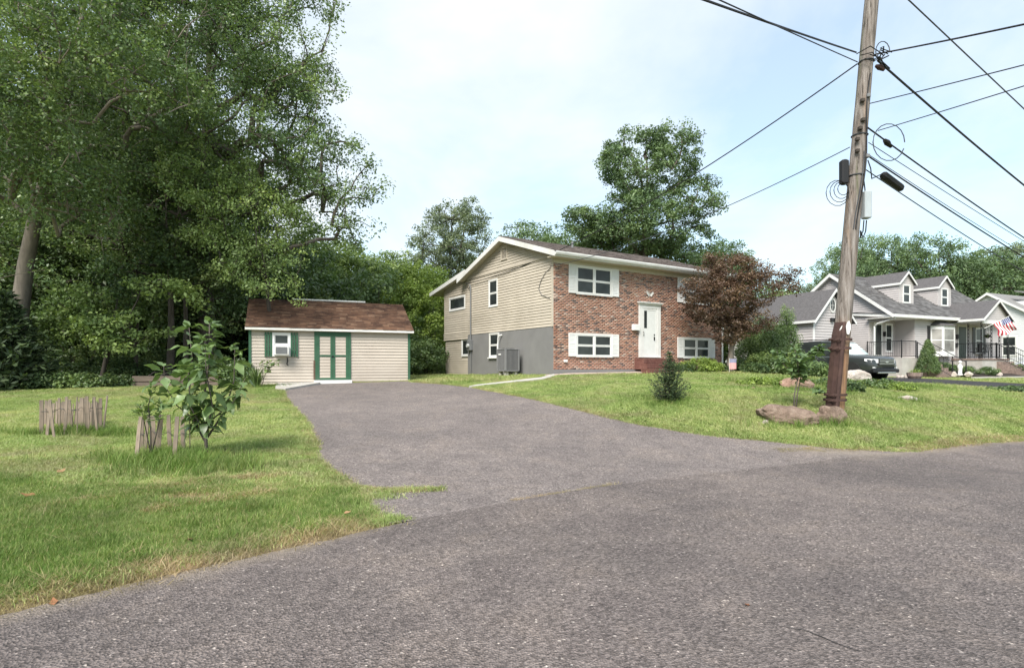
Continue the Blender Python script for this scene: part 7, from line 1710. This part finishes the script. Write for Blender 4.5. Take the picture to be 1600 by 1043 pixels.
rock_at(1390, 627, 8, 4, seed=471, mat=M['rock'], label='tiny brown stone left of the flat pale stone')
GK = 'stones in the mulch bed'
for k, (px, ly, w_, h_, lab) in enumerate(((1491, -3.0, .17, .26, 'white stone in the mulch bed under the bay window'), (1513, -3.1, .25, .26, 'larger white stone in the mulch bed left of the porch steps'), (1562, -3.3, .17, .24, 'white stone beside the porch steps'))):
    p = cape_pt(px, ly); boulder('boulder', (p.x, p.y, p.z+h_*.35), (w_, w_*.7, h_*.6), .2, 480+k, M['rock_pale'], lab, group=GK, sub=3)
for k, px in enumerate((1404, 1410, 1416, 1422)):
    p = cape_pt(px, -1.25); zz_ = gz(p.x, p.y); boulder('boulder', (p.x, p.y, zz_+.07), (.13, .10, .11), .4*k, 490+k, M['rock_pale'], f'{["first", "second", "third", "fourth"][k]} pale stone from the car bumper along the entry stoop', group='stones along the stoop', sub=2)
p = cape_pt(1429, -2.95); pf = empty('flower_pot', (p.x, p.y, gz(p.x, p.y)+.03), 0, 'stone planter with small flowers at the foot of the entry steps', 'planter')
MB().lathe([(.26, 0), (.34, .12), (.36, .30), (.32, .30)], 14).build('pot', M['stone'], pf)
link('flowers', leaves_mesh('flowers', rg(495), np.array([[0, 0, .36], [.15, 0, .34], [-.15, 0, .34]]), np.array([.2, .18, .18]), 70, .06, M['leaf_vine']), pf)
p = cape_pt(1500, -2.7); fg = empty('garden_figure', (p.x, p.y, p.z-.02), 0, 'slim white garden figure standing in the mulch bed', 'garden ornament')
MB().lathe([(.13, 0), (.14, .05), (.09, .10), (.10, .35), (.13, .50), (.07, .60), (.05, .64)], 12).build('figure_body', M['white'], fg, smooth=True); MB().lathe([(.03, .63), (.08, .68), (.09, .74), (.06, .80), (.01, .83)], 12).build('figure_head', M['white'], fg, smooth=True)
g_ = ground_at(1139, 582); sf = empty('garden_flag', (g_.x-.12, g_.y-.35, g_.z), 0, 'small faded garden flag at the foot of the red-leaved tree', 'flag')
MB().tube([(0, 0, -.05), (0, 0, .62)], .008, 5).build('flag_stick', M['whitewood'], sf)
V = [(.005+.30*i/6, .02*math.sin(i*1.1), .16+.44*j) for j in (0, .6, 1) for i in range(7)]
fl1 = MB().add(V[:14], [(i, i+1, i+8, i+7) for i in range(6)]).build('striped_cloth', pm('pink_cloth', (.60, .30, .30), .8, .25, 30, stretch=(1, 1, 3)), sf); fl2 = MB().add(V[7:], [(i, i+1, i+8, i+7) for i in range(6)]).build('blue_cloth', pm('blue_cloth', (.22, .22, .32), .8, .5, 60), sf)

# ---------------------------------------------------------------- lath fences, planter, fallen leaves
def picket_mesh(seed):
    rng = rg(seed); b = MB(); w_, t_ = .032, .006
    V = []
    for z, s in ((-.12, 1.0), (.25, rng.uniform(.9, 1.05)), (.55, rng.uniform(.9, 1.05)), (.80+rng.uniform(-.02, .02), rng.uniform(.7, .95))):
        x_ = rng.normal(0, .004); V += [(x_-w_*s, -t_, z), (x_+w_*s, -t_, z), (x_+w_*s, t_, z+rng.uniform(-.004, .004)), (x_-w_*s, t_, z)]
    b.add(V, [(0, 3, 2, 1), (12, 13, 14, 15)] + [(i*4+k, i*4+(k+1) % 4, (i+1)*4+(k+1) % 4, (i+1)*4+k) for i in range(3) for k in range(4)])
    return b.mesh('picket', M['lath'], fixn=True)
PKS = [picket_mesh(500+k) for k in range(6)]
def lath_fence(label, stakes, wires, seed, hscale=1.0):
    """stakes: (px, py_base, lean) of every picket"""
    rng = rg(seed); c = ground_at(stakes[0][0], stakes[0][1]); root = empty('lath_fence', tuple(c), 0, label, 'fence', 'little lath fences on the lawn')
    pos = []
    for (px, py, ln, dy, top) in stakes:
        g_ = ground_at(px, py); x_, y_ = g_.x, g_.y+dy; x_ = (px-800)/FPX*y_
        h = (EYE+(HORIZON-top)/FPX*y_) - gz(x_, y_); s = h/.80
        o = link('picket', PKS[int(rng.integers(6))], root, (x_-c.x, y_-c.y, gz(x_, y_)-c.z), (rng.normal(0, .06), ln, rng.normal(0, .35)), (rng.uniform(.95, 1.3), 1, s)); pos.append((x_-c.x, y_-c.y, gz(x_, y_)-c.z, ln, h))
    for u in wires:
        for k2 in (0, 1):
            MB().tube([(p[0]+math.sin(p[3])*u*p[4], p[1]-.012+.024*((i+k2) % 2), p[2]+u*p[4]+.01*k2) for i, p in enumerate(pos)], .0028, 4).build('fence_wire', M['wire_grey'], root)
    return root
near = [(212,724,.07,0,650),(221,708,.02,.2,655),(226,714,.09,.1,650),(239,706,-.03,.3,648),(246,716,.06,.0,648),(266,708,-.08,.25,648),(271,724,.10,-.05,648),(286,710,-.06,.2,650),(297,714,.10,.05,648)]
lath_fence('near low fence of grey lath pickets round the small bright shrub', near, (.52,), 510)
farf = [(65,682,-.03,0,625),(73,684,.02,.0,623),(78,676,0,.3,626),(85,686,-.01,-.05,624),(93,676,.02,.35,622),(101,684,-.02,.0,620),(109,676,.02,.4,624),(113,684,-.03,.3,623),(121,684,-.02,.0,620),(127,676,.02,.4,620),(132,676,.0,.4,622),(138,682,-.01,.0,619),(145,677,.02,.3,620),(152,682,0,.0,619),(157,676,.0,.3,622),(161,680,0,.1,618)]
lath_fence('far low fence of grey lath pickets standing in the left lawn', farf, (.68,), 511)
bk_ = [(70+6*k, 674, .01*(-1)**k, .55, 626+((k*7) % 5)) for k in range(15)]
lath_fence('back row of lath pickets behind the far fence', bk_, (.68,), 512)
f = ground_at(258, 606); pw = 3.0
tb = empty('timber_planter', (f.x-1.35, f.y+.3, f.z), math.radians(4), 'weathered timber planter at the edge of the wood', 'planter')
for k in range(2): MB().cbox(0, pw, -.06, .06, .0+k*.22, .20+k*.22, .015).build('timber', M['oldwood'], tb)
for k in range(2): MB().cbox(0, .12, .07, 1.1, .0+k*.22, .20+k*.22, .015).build('timber', M['oldwood'], tb); MB().cbox(pw-.12, pw, .07, 1.1, .0+k*.22, .20+k*.22, .015).build('timber', M['oldwood'], tb)
MB().box(.13, pw-.13, .07, 1.0, .05, .34).build('soil', M['mulch'], tb)
for k in range(7): a = k*.9; MB().tube([(.3+.35*k, .3, .36), (.5+.35*k, .45+.2*math.sin(a), .46+.1*math.cos(a)), (.85+.3*k, .5+.3*math.cos(a), .42+.12*math.sin(a*2))], [.025, .02, .01], 5).build('brush_stick', M['bark'], tb)
dl_ = [leaf_blade('dead_leaf', 600+k, pm('dead_leaf_%d' % k, ((.16, .07, .035), (.30, .18, .09), (.24, .11, .05))[k], .8, .3, 20), 1.0, .7, -.5) for k in range(3)]
for k, (px, py, s, lab) in enumerate(((36, 752, .11, 'dark brown fallen leaf on the left lawn'), (90, 746, .12, 'tan fallen leaf on the left lawn right of a darker one'), (56, 783, .13, 'russet fallen leaf on the lawn nearer the road'), (298, 853, .085, 'pale curled leaf in the verge near the road'), (537, 812, .07, 'orange leaf at the driveway corner'), (84, 951, .08, 'dry brown leaf at the road edge'), (1170, 950, .05, 'small dry leaf lying on the road'))):
    g_ = ground_at(px, py); o = link('fallen_leaf', dl_[k % 3], None, (g_.x, g_.y, g_.z+(.075 if k < 5 else .03)), (.3*math.sin(k*2), .25, k*1.7), (s, s, s)); tag(o, lab, 'leaf', 'fallen leaves')
